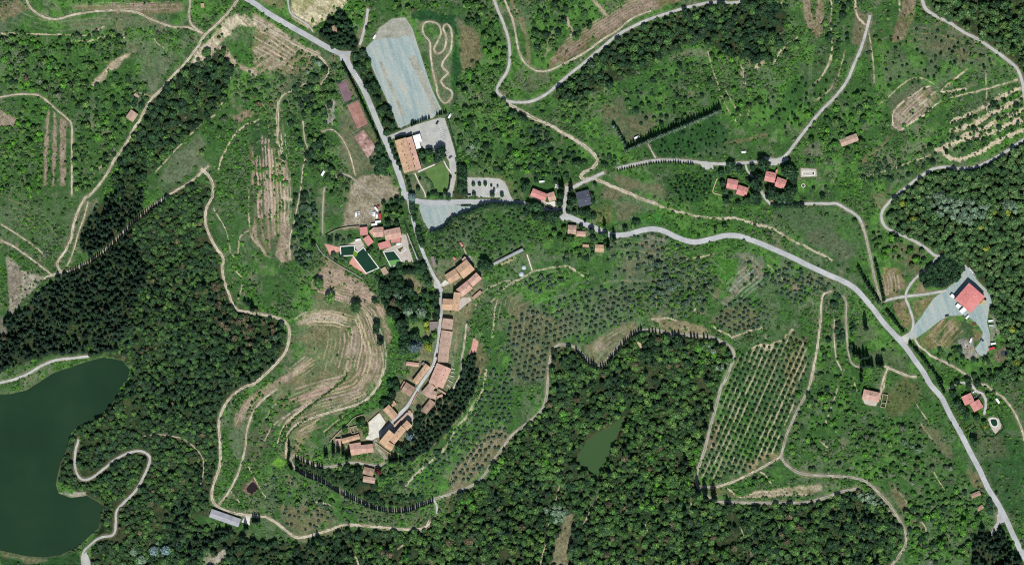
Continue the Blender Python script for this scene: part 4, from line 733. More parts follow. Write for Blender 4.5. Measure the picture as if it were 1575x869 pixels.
for i_, v_ in (('From Min', .3), ('From Max', .7), ('To Min', .45), ('To Max', 1.5)): mr.inputs[i_].default_value = v_
nt.links.new(n.outputs['Fac'], mr.inputs['Value'])
vm_ = nd(nt, 'ShaderNodeVectorMath', operation='SCALE'); nt.links.new(at.outputs['Color'], vm_.inputs[0]); nt.links.new(mr.outputs[0], vm_.inputs['Scale'])
nt.links.new(vm_.outputs[0], b.inputs['Base Color']); b.inputs['Roughness'].default_value = 1; b.inputs['Specular IOR Level'].default_value = 0
bp = nd(nt, 'ShaderNodeBump'); bp.inputs['Strength'].default_value = .7; bp.inputs['Distance'].default_value = .5
nt.links.new(n.outputs['Fac'], bp.inputs['Height']); nt.links.new(bp.outputs['Normal'], b.inputs['Normal'])
ground = link('ground', me, m); ground['kind'] = 'structure'
def gidx(px, py):
    return np.clip(np.searchsorted(gy, py), 0, NY - 1), np.clip(np.searchsorted(gx, px), 0, NX - 1)
def free(px, py, soft=False):
    j, i = gidx(px, py)
    r = ~OCC[j, i]
    if soft: r = r & ~SOFTOCC[j, i]
    return r
def mark(P, pad=0.):
    sl = sub(P, pad + 3); OCC[sl] |= sdist(GX[sl], GY[sl], P) < pad

# ================= roads and paved sheets =================
LAYER = [0]
def ribbon(name, mk, w, closed, pts, jit):
    w = w * {'track': 1.22, 'greydirt': 1.18, 'lane': 1.08}.get(mk, 1)
    L = smooth(pts, closed, 1.6); n = len(L)
    t = np.roll(L, -1, 0) - np.roll(L, 1, 0)
    if not closed: t[0] = L[1] - L[0]; t[-1] = L[-1] - L[-2]
    t /= np.hypot(t[:, 0], t[:, 1])[:, None] + 1e-9; nr = np.stack([-t[:, 1], t[:, 0]], 1)
    s = LAYER[0] * 13.7; k = np.arange(n) * 1.6
    wl = w / 2 * (1 + jit * 3 * (fbm(k, k * 0 + s, 7, 91, 4) - .5)); wr = w / 2 * (1 + jit * 3 * (fbm(k, k * 0 + s, 7, 92, 4) - .5))
    cols = np.linspace(-1, 1, 5); LAYER[0] += 1; dz = .05 + .006 * LAYER[0]
    vv = []
    for c in cols:
        off = np.where(c < 0, c * wl, c * wr); p = L + nr * off[:, None]
        vv.append(np.stack([(p[:, 0] - CX) * S, (CY - p[:, 1]) * S, H(p[:, 0], p[:, 1]) + dz], 1))
    V = np.stack(vv, 1).reshape(-1, 3); F = []
    for i in range(n if closed else n - 1):
        for j in range(4):
            a = i * 5 + j; c = ((i + 1) % n) * 5 + j; F.append((a, a + 1, c + 1, c))
    me_ = mesh_np(name, V, F); ea = me_.attributes.new('edge', 'FLOAT', 'POINT'); ea.data.foreach_set('value', np.tile(np.abs(cols), n).astype(np.float32))
    o = link(name, me_, M[mk]); o['kind'] = 'structure'
    return o
def sheet(name, mk, pts, dz=None, kind='structure', cut=5.0, rounded=0):
    if rounded: pts = smooth(pts, True, rounded)
    bm = bmesh.new(); vs = [bm.verts.new(((x - CX) * S, (CY - y) * S, 0)) for x, y in pts]
    f = bm.faces.new(vs); f.normal_update()
    if f.normal.z < 0: f.normal_flip()
    bmesh.ops.triangulate(bm, faces=bm.faces[:])
    P = np.array([v.co[:2] for v in bm.verts])
    for ax in (0, 1):
        for c in np.arange(P[:, ax].min() + cut, P[:, ax].max(), cut):
            pc = [0, 0, 0]; pc[ax] = c; no = [0, 0, 0]; no[ax] = 1
            bmesh.ops.bisect_plane(bm, geom=bm.verts[:] + bm.edges[:] + bm.faces[:], plane_co=pc, plane_no=no)
    if dz is None: LAYER[0] += 1; dz = .05 + .006 * LAYER[0]
    V = np.array([v.co[:2] for v in bm.verts]); zz = H(V[:, 0] / S + CX, CY - V[:, 1] / S)
    for v, z in zip(bm.verts, zz): v.co.z = z + dz
    o = bmmesh(name, bm, M[mk]); o['kind'] = kind
    return o
for nm, mk, pts in AREAS:
    sheet(nm, 'lane_area' if mk == 'lane' else mk, pts)
for nm, mk, w, closed, pts, jit in ROADS: ribbon(nm, mk, w, closed, pts, jit)

# ================= lakes =================
m, nt, b = mat('green_lake_water')
n = nd(nt, 'ShaderNodeTexNoise'); n.inputs['Scale'].default_value = .02; n.inputs['Detail'].default_value = 4
tc = nd(nt, 'ShaderNodeTexCoord'); nt.links.new(tc.outputs['Object'], n.inputs['Vector'])
r = nd(nt, 'ShaderNodeValToRGB'); r.color_ramp.elements[0].position = .3; r.color_ramp.elements[1].position = .7
r.color_ramp.elements[0].color = srgb(27, 50, 33); r.color_ramp.elements[1].color = srgb(34, 58, 38)
nt.links.new(n.outputs['Fac'], r.inputs['Fac']); nt.links.new(r.outputs['Color'], b.inputs['Base Color'])
b.inputs['Roughness'].default_value = .25; b.inputs['Specular IOR Level'].default_value = .12
n2_ = nd(nt, 'ShaderNodeTexNoise'); n2_.inputs['Scale'].default_value = .5; n2_.inputs['Detail'].default_value = 3
nt.links.new(tc.outputs['Object'], n2_.inputs['Vector'])
bp = nd(nt, 'ShaderNodeBump'); bp.inputs['Strength'].default_value = .1; bp.inputs['Distance'].default_value = .1
nt.links.new(n2_.outputs['Fac'], bp.inputs['Height']); nt.links.new(bp.outputs['Normal'], b.inputs['Normal'])
M['lakewater'] = m
m2, nt2, b2 = mat('pond_water'); b2.inputs['Base Color'].default_value = srgb(57, 82, 47); b2.inputs['Roughness'].default_value = .15
M['pondwater'] = m2
m2, nt2, b2 = mat('dark_tarn_water'); b2.inputs['Base Color'].default_value = srgb(40, 32, 34); b2.inputs['Roughness'].default_value = .15
M['tarnwater'] = m2
m2, nt2, b2 = mat('basin_water'); b2.inputs['Base Color'].default_value = srgb(58, 66, 74); b2.inputs['Roughness'].default_value = .15
M['basinwater'] = m2
for (nm, P, lv, band), mk in zip(WL, ('lakewater', 'pondwater', 'tarnwater', 'basinwater')):
    A_ = np.array(smooth(P, True, 3)); t = np.roll(A_, -1, 0) - np.roll(A_, 1, 0); t /= np.hypot(t[:, 0], t[:, 1])[:, None] + 1e-9
    nr = np.stack([t[:, 1], -t[:, 0]], 1)
    area = np.sum(A_[:, 0] * np.roll(A_[:, 1], -1) - np.roll(A_[:, 0], -1) * A_[:, 1])
    A_ = A_ + nr * (1.6 if area > 0 else -1.6)
    bm = bmesh.new(); f = bm.faces.new([bm.verts.new(((x - CX) * S, (CY - y) * S, lv)) for x, y in A_]); f.normal_update()
    if f.normal.z < 0: f.normal_flip()
    bmesh.ops.triangulate(bm, faces=bm.faces[:])
    o = bmmesh('water', bm, M[mk]); o['kind'] = 'structure'
# ================= buildings =================
def roofmat(name, cols, col_period=2.2, fine=1.3, scale=.22):
    m = noisy(name, cols, scale * .9, 9, .85, fine=fine, spec=.2, amp=.2, lo=.3, hi=.66)
    nt = m.node_tree; b = nt.nodes['Principled BSDF']
    tc = nd(nt, 'ShaderNodeTexCoord'); wv = nd(nt, 'ShaderNodeTexWave'); wv.bands_direction = 'X'; wv.inputs['Scale'].default_value = col_period; wv.inputs['Distortion'].default_value = .6; wv.inputs['Detail'].default_value = 1
    nt.links.new(tc.outputs['Object'], wv.inputs['Vector'])
    bp = nd(nt, 'ShaderNodeBump'); bp.inputs['Strength'].default_value = .5; bp.inputs['Distance'].default_value = .06
    nt.links.new(wv.outputs['Fac'], bp.inputs['Height']); nt.links.new(bp.outputs['Normal'], b.inputs['Normal'])
    return m
M['r_orange'] = roofmat('terracotta_orange', [srgb(146, 128, 114), srgb(174, 144, 118), srgb(188, 154, 122), srgb(192, 166, 140)])
M['r_pink'] = roofmat('terracotta_pink', [srgb(140, 124, 114), srgb(162, 138, 122), srgb(178, 150, 130), srgb(172, 156, 144)])
M['r_brown'] = roofmat('weathered_brown_tile', [srgb(120, 100, 88), srgb(152, 126, 108), srgb(172, 146, 124)])
M['r_salmon'] = roofmat('salmon_tile', [srgb(150, 130, 120), srgb(180, 144, 128), srgb(192, 154, 136), srgb(196, 170, 150)])
M['r_red'] = roofmat('red_pink_tile', [srgb(178, 122, 116), srgb(194, 132, 124), srgb(200, 144, 136)])
M['r_barnred'] = roofmat('red_sheet_metal', [srgb(184, 114, 110), srgb(196, 122, 116), srgb(200, 134, 126)], 1.2, .7, .08)
M['r_slate'] = roofmat('dark_grey_sheet', [srgb(66, 70, 80), srgb(80, 84, 94)], 1.2)
M['r_tin'] = roofmat('grey_corrugated', [srgb(128, 128, 134), srgb(152, 152, 156), srgb(162, 160, 160)], 1.0)
M['r_greybrown'] = roofmat('grey_brown_felt', [srgb(112, 104, 100), srgb(136, 126, 120)], 1.0)
M['white_roof'] = noisy('white_membrane', [srgb(216, 216, 214), srgb(228, 228, 226)], .2, 4, .8)
M['plaster'] = noisy('ochre_plaster', [srgb(176, 156, 126), srgb(198, 180, 150)], .4, 5, .9)
M['stone'] = noisy('rubble_stone', [srgb(128, 116, 98), srgb(164, 150, 128), srgb(182, 170, 148)], .9, 7, .95, bump=.5, fine=2.0)
M['white_wall'] = noisy('white_plaster', [srgb(200, 196, 188), srgb(218, 214, 206)], .4, 5, .9)
M['wood'] = noisy('brown_wood', [srgb(84, 62, 44), srgb(112, 84, 60)], 1.5, 5, .8)
M['glass'] = mat('dark_glass')[0]; gb = M['glass'].node_tree.nodes['Principled BSDF']; gb.inputs['Base Color'].default_value = (.02, .025, .03, 1); gb.inputs['Roughness'].default_value = .08; gb.inputs['Specular IOR Level'].default_value = .5
M['concrete'] = noisy('concrete', [srgb(150, 146, 138), srgb(176, 172, 162)], .5, 5, .9)
M['metal_grey'] = mat('grey_metal')[0]; M['metal_grey'].node_tree.nodes['Principled BSDF'].inputs['Base Color'].default_value = (.25, .25, .26, 1)
def fr(t, a, b, c):
    a, b, c = [np.array(q) for q in T(t, a, b, c)]
    a, b, c = [np.array([(q[0] - CX) * S, (CY - q[1]) * S]) for q in (a, b, c)]
    u = b - a; L = np.hypot(*u); u /= L; v = np.array([-u[1], u[0]]); wd = np.dot(c - b, v)
    ce = a + u * L / 2 + v * wd / 2
    return ce, L, abs(wd), math.atan2(u[1], u[0])
def px_of(p): return p[0] / S + CX, CY - p[1] / S
def building(name, label, cat, wings, group=None, windows=True):
    """wings: (tile, a, b, c, eave height, roof kind, roof material, wall material, slope deg, chimneys[(fx, fy)])"""
    fr0 = fr(*wings[0][:4]); p0 = px_of(fr0[0])
    zs = []
    for w_ in wings:
        ce, L, Wd, an = fr(*w_[:4])
        for sx in (-1, 1):
            for sy in (-1, 1):
                q = (ce[0] + math.cos(an) * sx * L / 2 - math.sin(an) * sy * Wd / 2, ce[1] + math.sin(an) * sx * L / 2 + math.cos(an) * sy * Wd / 2)
                zs.append(float(H(*px_of(q))))
    zb = sum(zs) / len(zs); zlow = min(zs) - .6
    root = empty(name, (fr0[0][0], fr0[0][1], zb)); tag(root, label, cat, group)
    for wi, w_ in enumerate(wings):
        t, a, b, c, h, kind, rm, wm, sl, chim = w_
        ce, L, Wd, an = fr(t, a, b, c)
        loc = Vector((ce[0] - fr0[0][0], ce[1] - fr0[0][1], 0)); l, w2 = L / 2, Wd / 2
        ins = .30; tn = math.tan(R(sl)); hw = w2 - ins; rz = hw * tn
        bm = bmesh.new(); z0 = zlow - zb
        pr = {'gable': [(-hw, z0), (hw, z0), (hw, h), (0, h + rz), (-hw, h)], 'shed': [(-hw, z0), (hw, z0), (hw, h), (-hw, h + 2 * rz)]}.get(kind, [(-hw, z0), (hw, z0), (hw, h), (-hw, h)])
        A = [bm.verts.new((-l + ins, y, z)) for y, z in pr]; B = [bm.verts.new((l - ins, y, z)) for y, z in pr]; k = len(pr)
        bm.faces.new(A[::-1]); bm.faces.new(B)
        for i in range(k):
            bm.faces.new([A[i], A[(i + 1) % k], B[(i + 1) % k], B[i]])
        bmesh.ops.recalc_face_normals(bm, faces=bm.faces[:])
        wo = bmmesh('wall', bm, M[wm], root); wo.location = loc; wo.rotation_euler.z = an
        # roof: eaves at w2, wall inset
        bm = bmesh.new(); th = .22; e = h - ins * tn + .02
        if kind in ('gable', 'shed'):
            if kind == 'gable': pr = [(-w2, e), (0, e + w2 * tn), (w2, e), (w2, e + th), (0, e + w2 * tn + th), (-w2, e + th)]
            else: pr = [(-w2, e + 2 * w2 * tn), (w2, e), (w2, e + th), (-w2, e + 2 * w2 * tn + th)]
            A = [bm.verts.new((-l, y, z)) for y, z in pr]; B = [bm.verts.new((l, y, z)) for y, z in pr]; k = len(pr)
            bm.faces.new(A[::-1]); bm.faces.new(B)
            for i in range(k): bm.faces.new([A[i], A[(i + 1) % k], B[(i + 1) % k], B[i]])
            if kind == 'gable':
                box(bm, -l, l, -.14, .14, e + w2 * tn + th - .04, e + w2 * tn + th + .10)
        elif kind == 'hip':
            r_ = max(l - w2, .2)
            q = [bm.verts.new((sx * l, sy * w2, e)) for sx, sy in ((-1, -1), (1, -1), (1, 1), (-1, 1))]
            q2 = [bm.verts.new((v.co.x, v.co.y, e + th)) for v in q]
            r1 = bm.verts.new((-r_, 0, e + th + w2 * tn)); r2 = bm.verts.new((r_, 0, e + th + w2 * tn))
            bm.faces.new(q[::-1])
            for i in range(4): bm.faces.new([q[i], q[(i + 1) % 4], q2[(i + 1) % 4], q2[i]])
            bm.faces.new([q2[0], q2[1], r2, r1]); bm.faces.new([q2[1], q2[2], r2]); bm.faces.new([q2[2], q2[3], r1, r2]); bm.faces.new([q2[3], q2[0], r1])
        else:
            box(bm, -l, l, -w2, w2, h, h + .25)
            for bx in ((-l, l, -w2, -w2 + .25), (-l, l, w2 - .25, w2), (-l, -l + .25, -w2 + .26, w2 - .26), (l - .25, l, -w2 + .26, w2 - .26)): box(bm, *bx, h + .252, h + .45)
        bmesh.ops.recalc_face_normals(bm, faces=bm.faces[:])
        ro = bmmesh('roof', bm, M[rm], root); ro.location = loc; ro.rotation_euler.z = an
        for cx, cy in chim:
            y = cy * w2; x = cx * l
            zt = h + (rz * (1 - abs(cy)) if kind in ('gable', 'hip') else (rz * (1 - cy) if kind == 'shed' else .2))
            bm = bmesh.new(); box(bm, x - .4, x + .4, y - .35, y + .35, zt - .3, zt + 1.1); box(bm, x - .5, x + .5, y - .45, y + .45, zt + 1.102, zt + 1.25)
            bmmesh('chimney', bm, M['stone'], ro)
        if windows and h > 2.0:
            n = max(1, min(4, int(L / 5.0)))
            for sy in (-1, 1):
                for i in range(n):
                    x = -l + L * (i + .5) / n; y = sy * hw
                    door = (i == n // 2 and sy == -1 and wi == 0)
                    bm = bmesh.new()
                    zz = 0.05 if door else (1.2 if h < 4.5 else h - 2.2); hh = 2.1 if door else 1.25; ww = .55 if door else .45
                    ww_ = ww + .12
                    box(bm, x - ww_, x + ww_, min(y, y + sy * .06), max(y, y + sy * .06), zz, zz + hh, 0)
                    box(bm, x - ww, x + ww, min(y + sy * .062, y + sy * .09), max(y + sy * .062, y + sy * .09), zz + .05, zz + hh - .1, 1)
                    d = bmmesh('door' if door else 'window', bm, [M['concrete'], M['wood'] if door else M['glass']], root); d.location = loc; d.rotation_euler.z = an
    for w_ in wings:
        ce, L, Wd, an = fr(*w_[:4]); u = np.array([math.cos(an), math.sin(an)]); v = np.array([-u[1], u[0]])
        mark([px_of(ce + u * sx * L / 2 + v * sy * Wd / 2) for sx, sy in ((-1, -1), (1, -1), (1, 1), (-1, 1))], 1.0)
    return root
bd = building
bd('house', 'small square brown tiled house hidden in a ring of cedars near the top edge', 'house', [('nw', (300, 232), (362, 350), (285, 395), 4, 'gable', 'r_brown', 'stone', 18, [(.3, .3)])])
hot = bd('hotel_building', 'long orange tiled building with rows of rooflights beside the large car park', 'hotel', [
    ('hotel', (110, 295), (200, 605), (308, 578), 8.5, 'gable', 'r_orange', 'plaster', 15, []),
    ('hotel', (310, 577), (218, 270), (272, 250), 6.6, 'shed', 'r_salmon', 'plaster', 12, [])])
for (u_, v_) in [(178, 330), (188, 400), (205, 432), (218, 462), (225, 505), (238, 535), (246, 560), (278, 428), (290, 470), (262, 375), (300, 540), (250, 330)]:
    x, y = T1('hotel', u_, v_); wx, wy = (x - CX) * S, (CY - y) * S
    an = fr('hotel', (110, 295), (200, 605), (308, 578))
    d = np.array([wx, wy]) - an[0]; yy = -d[0] * math.sin(an[3]) + d[1] * math.cos(an[3]); xx = d[0] * math.cos(an[3]) + d[1] * math.sin(an[3])
    bm = bmesh.new(); zt = 8.4 + (an[2] / 2 - abs(yy)) * math.tan(R(15)) if abs(yy) < an[2] / 2 else 7.6
    box(bm, xx - .6, xx + .6, yy - .45, yy + .45, zt - .2, zt + .5); d2 = bmmesh('skylight', bm, M['glass'], hot); d2.rotation_euler.z = an[3]
bd('annex', 'bright white flat roofed annex joined to the long orange tiled building', 'annex', [
    ('hotel', (280, 248), (350, 228), (376, 300), 4.5, 'flat', 'white_roof', 'white_wall', 10, []), ('hotel', (301, 322), (345, 309), (360, 362), 4.3, 'flat', 'white_roof', 'white_wall', 10, [])], windows=False)
bd('house', 'red and orange tiled house with two angled wings and a white terrace beside the road', 'house', [
    ('cross', (165, 135), (318, 195), (295, 272), 6, 'gable', 'r_red', 'plaster', 16, [(.2, .5)]), ('cross', (306, 190), (380, 168), (396, 254), 6.4, 'gable', 'r_salmon', 'plaster', 16, [(-.9, .8)])])
bd('house', 'square house with a dark grey sheet roof above the road bend', 'house', [('cross', (600, 180), (735, 146), (752, 302), 5.5, 'gable', 'r_slate', 'white_wall', 12, [(.6, .3), (.2, -.4)]), ('cross', (745, 185), (765, 182), (768, 222), 3, 'flat', 'r_red', 'plaster', 8, [])])
bd('house', 'brown tiled roadside house with a lower orange wing just below the main road', 'house', [('cross', (525, 510), (612, 515), (606, 606), 5.5, 'gable', 'r_pink', 'stone', 17, [(.3, .4)]), ('cross', (613, 572), (706, 576), (701, 632), 3.5, 'gable', 'r_salmon', 'stone', 16, [])])
bd('hut', 'tiny orange roofed hut left of a small tan house below the road', 'hut', [('cross', (675, 706), (740, 711), (737, 742), 2.6, 'shed', 'r_orange', 'stone', 10, [])])
bd('house', 'small tan tiled house in scrub below the road near a lone cypress', 'house', [('cross', (803, 710), (893, 714), (900, 790), 4, 'gable', 'r_orange', 'stone', 16, [(-.3, .4)])])
bd('house', 'western pink house of the left hand pair with red tiled gable', 'house', [('twin', (205, 350), (350, 376), (325, 506), 5.5, 'gable', 'r_red', 'plaster', 17, [(.3, .5), (-.3, -.4)])])
bd('house', 'red tiled house joined to the lower right of the left hand pair', 'house', [('twin', (353, 436), (488, 480), (450, 602), 5, 'gable', 'r_red', 'plaster', 17, [(.2, .5), (.4, -.4)])])
bd('house', 'red tiled house with a small corner wing nearest the lane forecourt', 'house', [('twin', (720, 250), (860, 280), (830, 412), 5.5, 'gable', 'r_red', 'plaster', 17, [(-.2, .4), (.5, .3)]), ('twin', (855, 230), (880, 236), (868, 286), 4, 'flat', 'r_red', 'plaster', 10, [])])
bd('house', 'eastern red tiled house of the right hand pair facing the oblong pool', 'house', [('twin', (872, 330), (1000, 375), (962, 500), 5, 'gable', 'r_red', 'plaster', 17, [(.3, .4), (-.2, -.3)])])
bd('barn', 'lone tan tiled barn in the green meadow above the oblong pool', 'barn', [('D', (332, 625), (408, 596), (420, 628), 4.5, 'gable', 'r_pink', 'stone', 17, [])])
bd('barn', 'huge barn with pale red metal roof standing in a gravel yard', 'barn', [('yard', (510, 190), (390, 326), (530, 436), 9.5, 'gable', 'r_barnred', 'concrete', 8, [])])
bd('annex', 'small white roofed store at the west corner of the huge red barn', 'store', [('yard', (354, 300), (372, 280), (392, 312), 3, 'flat', 'white_roof', 'white_wall', 8, [])], windows=False)
bd('canopy', 'cream flat canopy at the south west side of the huge red barn', 'canopy', [('yard', (400, 385), (420, 360), (446, 385), 3, 'flat', 'white_roof', 'concrete', 8, []), ('yard', (432, 425), (470, 390), (500, 412), 3.2, 'flat', 'white_roof', 'concrete', 8, [])], windows=False)
bd('house', 'red tiled house with two stepped square gables near the oval pool', 'house', [('oval', (255, 186), (302, 292), (190, 352), 5.5, 'gable', 'r_red', 'plaster', 16, [(.3, .3)]), ('oval', (354, 262), (410, 360), (308, 438), 5, 'gable', 'r_red', 'plaster', 16, [(-.3, .3)])])
bd('farmhouse', 'hipped tan tiled farmhouse with a hole in its roof beside a roofless ruin', 'house', [('hip', (265, 262), (636, 345), (578, 552), 6, 'hip', 'r_salmon', 'stone', 20, [(-.1, .1)])])
bd('house', 'derelict little house with patchy brown roof under trees by the lower road', 'house', [('ruin', (105, 215), (225, 165), (245, 225), 3, 'gable', 'r_brown', 'stone', 15, [(.2, .2)])])
bd('hut', 'small brown roofed hut below the derelict house by the lower road', 'hut', [('ruin', (186, 400), (264, 350), (288, 396), 2.6, 'gable', 'r_brown', 'stone', 15, [])])
bd('shed', 'long grey corrugated shed beside the pale track at the foot of the hill', 'shed', [('shed', (135, 540), (527, 676), (490, 786), 4.2, 'gable', 'r_tin', 'concrete', 13, [])])
bd('barn', 'brown tiled barn on the dirt track at the edge of the north west wood', 'barn', [('barn', (285, 402), (212, 508), (100, 462), 4.2, 'gable', 'r_pink', 'stone', 16, [])])
bd('hut', 'tiny pale roofed hut up the track from the brown tiled barn', 'hut', [('barn', (245, 112), (302, 160), (276, 190), 2.4, 'shed', 'r_pink', 'stone', 9, [])])
bd('hut', 'tiny tan hut in rough grass near the top edge west of the main road', 'hut', [('A', (897, 20), (912, 18), (914, 38), 2.4, 'shed', 'r_orange', 'stone', 9, [])])
# swimming-pool restaurant
bd('pavilion', 'long pink roofed pavilion bending between the walled field and the pool terrace', 'pavilion', [('pool', (150, 545), (280, 534), (296, 668), 4, 'shed', 'r_red', 'plaster', 6, []), ('pool', (300, 668), (388, 788), (262, 818), 3.7, 'shed', 'r_red', 'plaster', 6, [])])
bd('house', 'salmon tiled house with brown back slope between parked caravans and the pools', 'house', [('pool', (372, 545), (545, 538), (550, 702), 5.6, 'gable', 'r_salmon', 'plaster', 17, [(.4, .4)]), ('pool', (306, 610), (366, 560), (402, 660), 4.0, 'shed', 'r_salmon', 'plaster', 10, [])])
bd('house', 'broad pale orange tiled villa on the east side of the pool complex', 'villa', [('pool', (552, 596), (822, 540), (838, 716), 6.4, 'gable', 'r_salmon', 'plaster', 16, [(-.5, .4), (.5, .3)]), ('pool', (672, 722), (830, 712), (836, 792), 5.0, 'shed', 'r_red', 'plaster', 8, [])])
bd('pool_house', 'flat pink roofed pool house above the smaller pool', 'pool house', [('pool2', (592, 396), (722, 360), (738, 432), 3.8, 'shed', 'r_red', 'plaster', 5, [])])
bd('cabin', 'little pink roofed cabin between the two swimming pools and the dark trees', 'cabin', [('pool2', (620, 682), (674, 652), (702, 728), 2.8, 'shed', 'r_pink', 'plaster', 8, [])])
# village north
bd('house', 'big village house with grey and orange slopes at the northern tip of the village', 'house', [('vn', (440, 345), (655, 172), (808, 374), 7.5, 'gable', 'r_orange', 'stone', 19, [(-.2, .3), (.5, -.3)]), ('vn', (560, 178), (622, 118), (650, 160), 5, 'shed', 'r_pink', 'stone', 10, []), ('vn', (236, 474), (438, 348), (545, 520), 5.2, 'gable', 'r_orange', 'stone', 18, [(.2, -.4)])])
bd('house', 'pink gabled terrace house at the upper end of the curved village row', 'house', [('vn2', (570, 375), (672, 282), (738, 348), 8.5, 'gable', 'r_salmon', 'stone', 19, [(.3, .4)])])
bd('house', 'grey and pink gabled terrace house beside the village gate street', 'house', [('vn2', (446, 474), (567, 377), (656, 442), 9, 'gable', 'r_salmon', 'stone', 19, [(-.2, .4), (.3, -.2)])])
bd('outbuilding', 'long low pink roofed outbuilding on the edge of the olive slope', 'outbuilding', [('vn2', (620, 560), (714, 479), (746, 500), 3, 'shed', 'r_pink', 'stone', 10, [])])
bd('church', 'orange tiled church house with two wings at the start of the village street', 'church', [('vn2', (300, 572), (412, 580), (398, 704), 10.5, 'gable', 'r_orange', 'stone', 19, []), ('vn2', (424, 500), (398, 702), (474, 722), 11.3, 'gable', 'r_orange', 'stone', 19, [(.2, .3)])])
bd('house', 'small square brown tiled house standing apart at the top of the long street row', 'house', [('vm', (590, 65), (576, 182), (694, 190), 7, 'gable', 'r_pink', 'stone', 9, [(.3, .3)])])
bd('house', 'longest brown tiled row house curving along the east side of the street', 'row house', [('vm', (577, 196), (548, 380), (672, 400), 6.5, 'gable', 'r_pink', 'stone', 9, [(-.5, .3), (.2, -.3)]), ('vm', (548, 384), (533, 550), (650, 556), 6.2, 'gable', 'r_pink', 'stone', 9, [(.1, .4)])])
row = bd('house', 'row of joined houses with grey and pink slopes and dark dormers', 'row house', [('vm', (525, 560), (432, 780), (592, 848), 6.5, 'gable', 'r_salmon', 'stone', 16, [(-.6, .4), (-.1, .4), (.4, .4), (-.4, -.5), (.1, -.5), (.5, -.5)])])
bd('house', 'L shaped brown tiled house where the row meets the side alley', 'house', [('vs', (168, 455), (66, 574), (140, 636), 6, 'gable', 'r_pink', 'stone', 18, [(.3, .3)]), ('vs', (150, 640), (240, 660), (280, 570), 5, 'gable', 'r_pink', 'stone', 16, [])])
bd('house', 'brown tiled house at the lower end of the eastern row above the dark pines', 'house', [('vs', (172, 652), (64, 792), (128, 846), 5.5, 'gable', 'r_brown', 'stone', 17, [(.3, .4)])])
bd('hut', 'little orange roofed lean-to in the back gardens of the eastern row', 'hut', [('vs', (252, 622), (318, 596), (334, 622), 2.6, 'shed', 'r_salmon', 'stone', 9, [])])
bd('house', 'long narrow brown tiled house on the west side of the street', 'house', [('vm', (398, 568), (250, 764), (303, 808), 6, 'gable', 'r_orange', 'stone', 17, [(.2, .3), (-.4, .2)])])
bd('hut', 'pink roofed garden building below the big blue cedar', 'hut', [('vm', (186, 546), (326, 562), (316, 606), 3, 'gable', 'r_salmon', 'stone', 17, [])])
bd('house', 'square brown tiled house on the west side of the lower street', 'house', [('vw', (785, 40), (868, 92), (818, 170), 6, 'gable', 'r_brown', 'stone', 16, [(.2, .3)])])
bd('house', 'orange and brown gabled house north of the white forecourt', 'house', [('vw', (630, 240), (716, 335), (668, 388), 6.5, 'gable', 'r_orange', 'stone', 18, [(-.3, .3)]), ('vw', (640, 226), (676, 204), (706, 236), 4.5, 'shed', 'r_orange', 'stone', 10, [])])
bd('manor', 'tall stepped orange roofed manor casting a broad shadow over its courtyard', 'manor', [('vw', (632, 462), (542, 572), (596, 610), 15, 'shed', 'r_orange', 'stone', 8, []), ('vw', (740, 424), (634, 554), (690, 580), 14, 'gable', 'r_orange', 'stone', 10, [(.2, .3), (-.3, -.3)]), ('vw', (790, 378), (746, 424), (796, 470), 12.5, 'gable', 'r_orange', 'stone', 15, []), ('vw', (622, 566), (682, 600), (656, 656), 9, 'gable', 'r_orange', 'stone', 10, [])])
bd('wing', 'thin pink roofed courtyard range between the street and the tall manor', 'courtyard range', [('vw', (792, 308), (668, 428), (682, 442), 4, 'shed', 'r_pink', 'stone', 8, [])], windows=False)
bd('gatehouse', 'small pink roofed gatehouse across the end of the village street', 'gatehouse', [('vw', (800, 298), (818, 290), (846, 318), 3.4, 'shed', 'r_salmon', 'stone', 8, [])], windows=False)
bd('house', 'long orange tiled house on the hill edge west of the forecourt', 'house', [('vw', (205, 546), (362, 503), (374, 546), 6, 'gable', 'r_orange', 'stone', 18, [(.4, .4)]), ('vw', (152, 548), (200, 546), (212, 612), 3, 'flat', 'r_pink', 'white_wall', 8, [])])
bd('house', 'pink tiled house with grey back slope beside its orange neighbour', 'house', [('vw', (276, 592), (376, 576), (388, 680), 6, 'gable', 'r_salmon', 'stone', 18, [(.3, -.3)])])
bd('house', 'orange tiled house facing the street bend below the forecourt', 'house', [('vw', (380, 601), (486, 589), (492, 664), 6.2, 'gable', 'r_salmon', 'stone', 18, [])])
bd('villa', 'brown tiled villa with stepped wings south of the last street bend', 'villa', [('villa', (756, 212), (850, 236), (836, 302), 5.5, 'gable', 'r_brown', 'stone', 14, [(.2, .3)]), ('villa', (750, 296), (858, 312), (852, 366), 4.6, 'gable', 'r_pink', 'stone', 12, [])])
bd('shed', 'narrow grey shed beside the road north of the village', 'shed', [('vn2', (166, 110), (196, 224), (230, 214), 2.6, 'shed', 'r_greybrown', 'wood', 6, [])], windows=False)
bd('carport', 'flat pale brown carport in the garden across from the long row', 'carport', [('vm', (442, 106), (536, 106), (534, 204), 2.6, 'flat', 'r_greybrown', 'wood', 4, [])], windows=False)
bd('loggia', 'long narrow pale grey roofed cemetery loggia on the slope east of the village', 'loggia', [('grove', (155, 162), (455, 12), (462, 38), 3.4, 'gable', 'r_tin', 'white_wall', 12, [])])
bd('hut', 'red sided garden hut in the olives north of the village', 'hut', [('vn', (384, 148), (412, 120), (448, 172), 2.4, 'gable', 'r_barnred', 'wood', 16, [])])
bd('hut', 'tiny red roofed hut alone among olives below the gravel yard', 'hut', [('mid', (480, 458), (498, 448), (522, 492), 2.4, 'gable', 'r_barnred', 'wood', 12, [])])
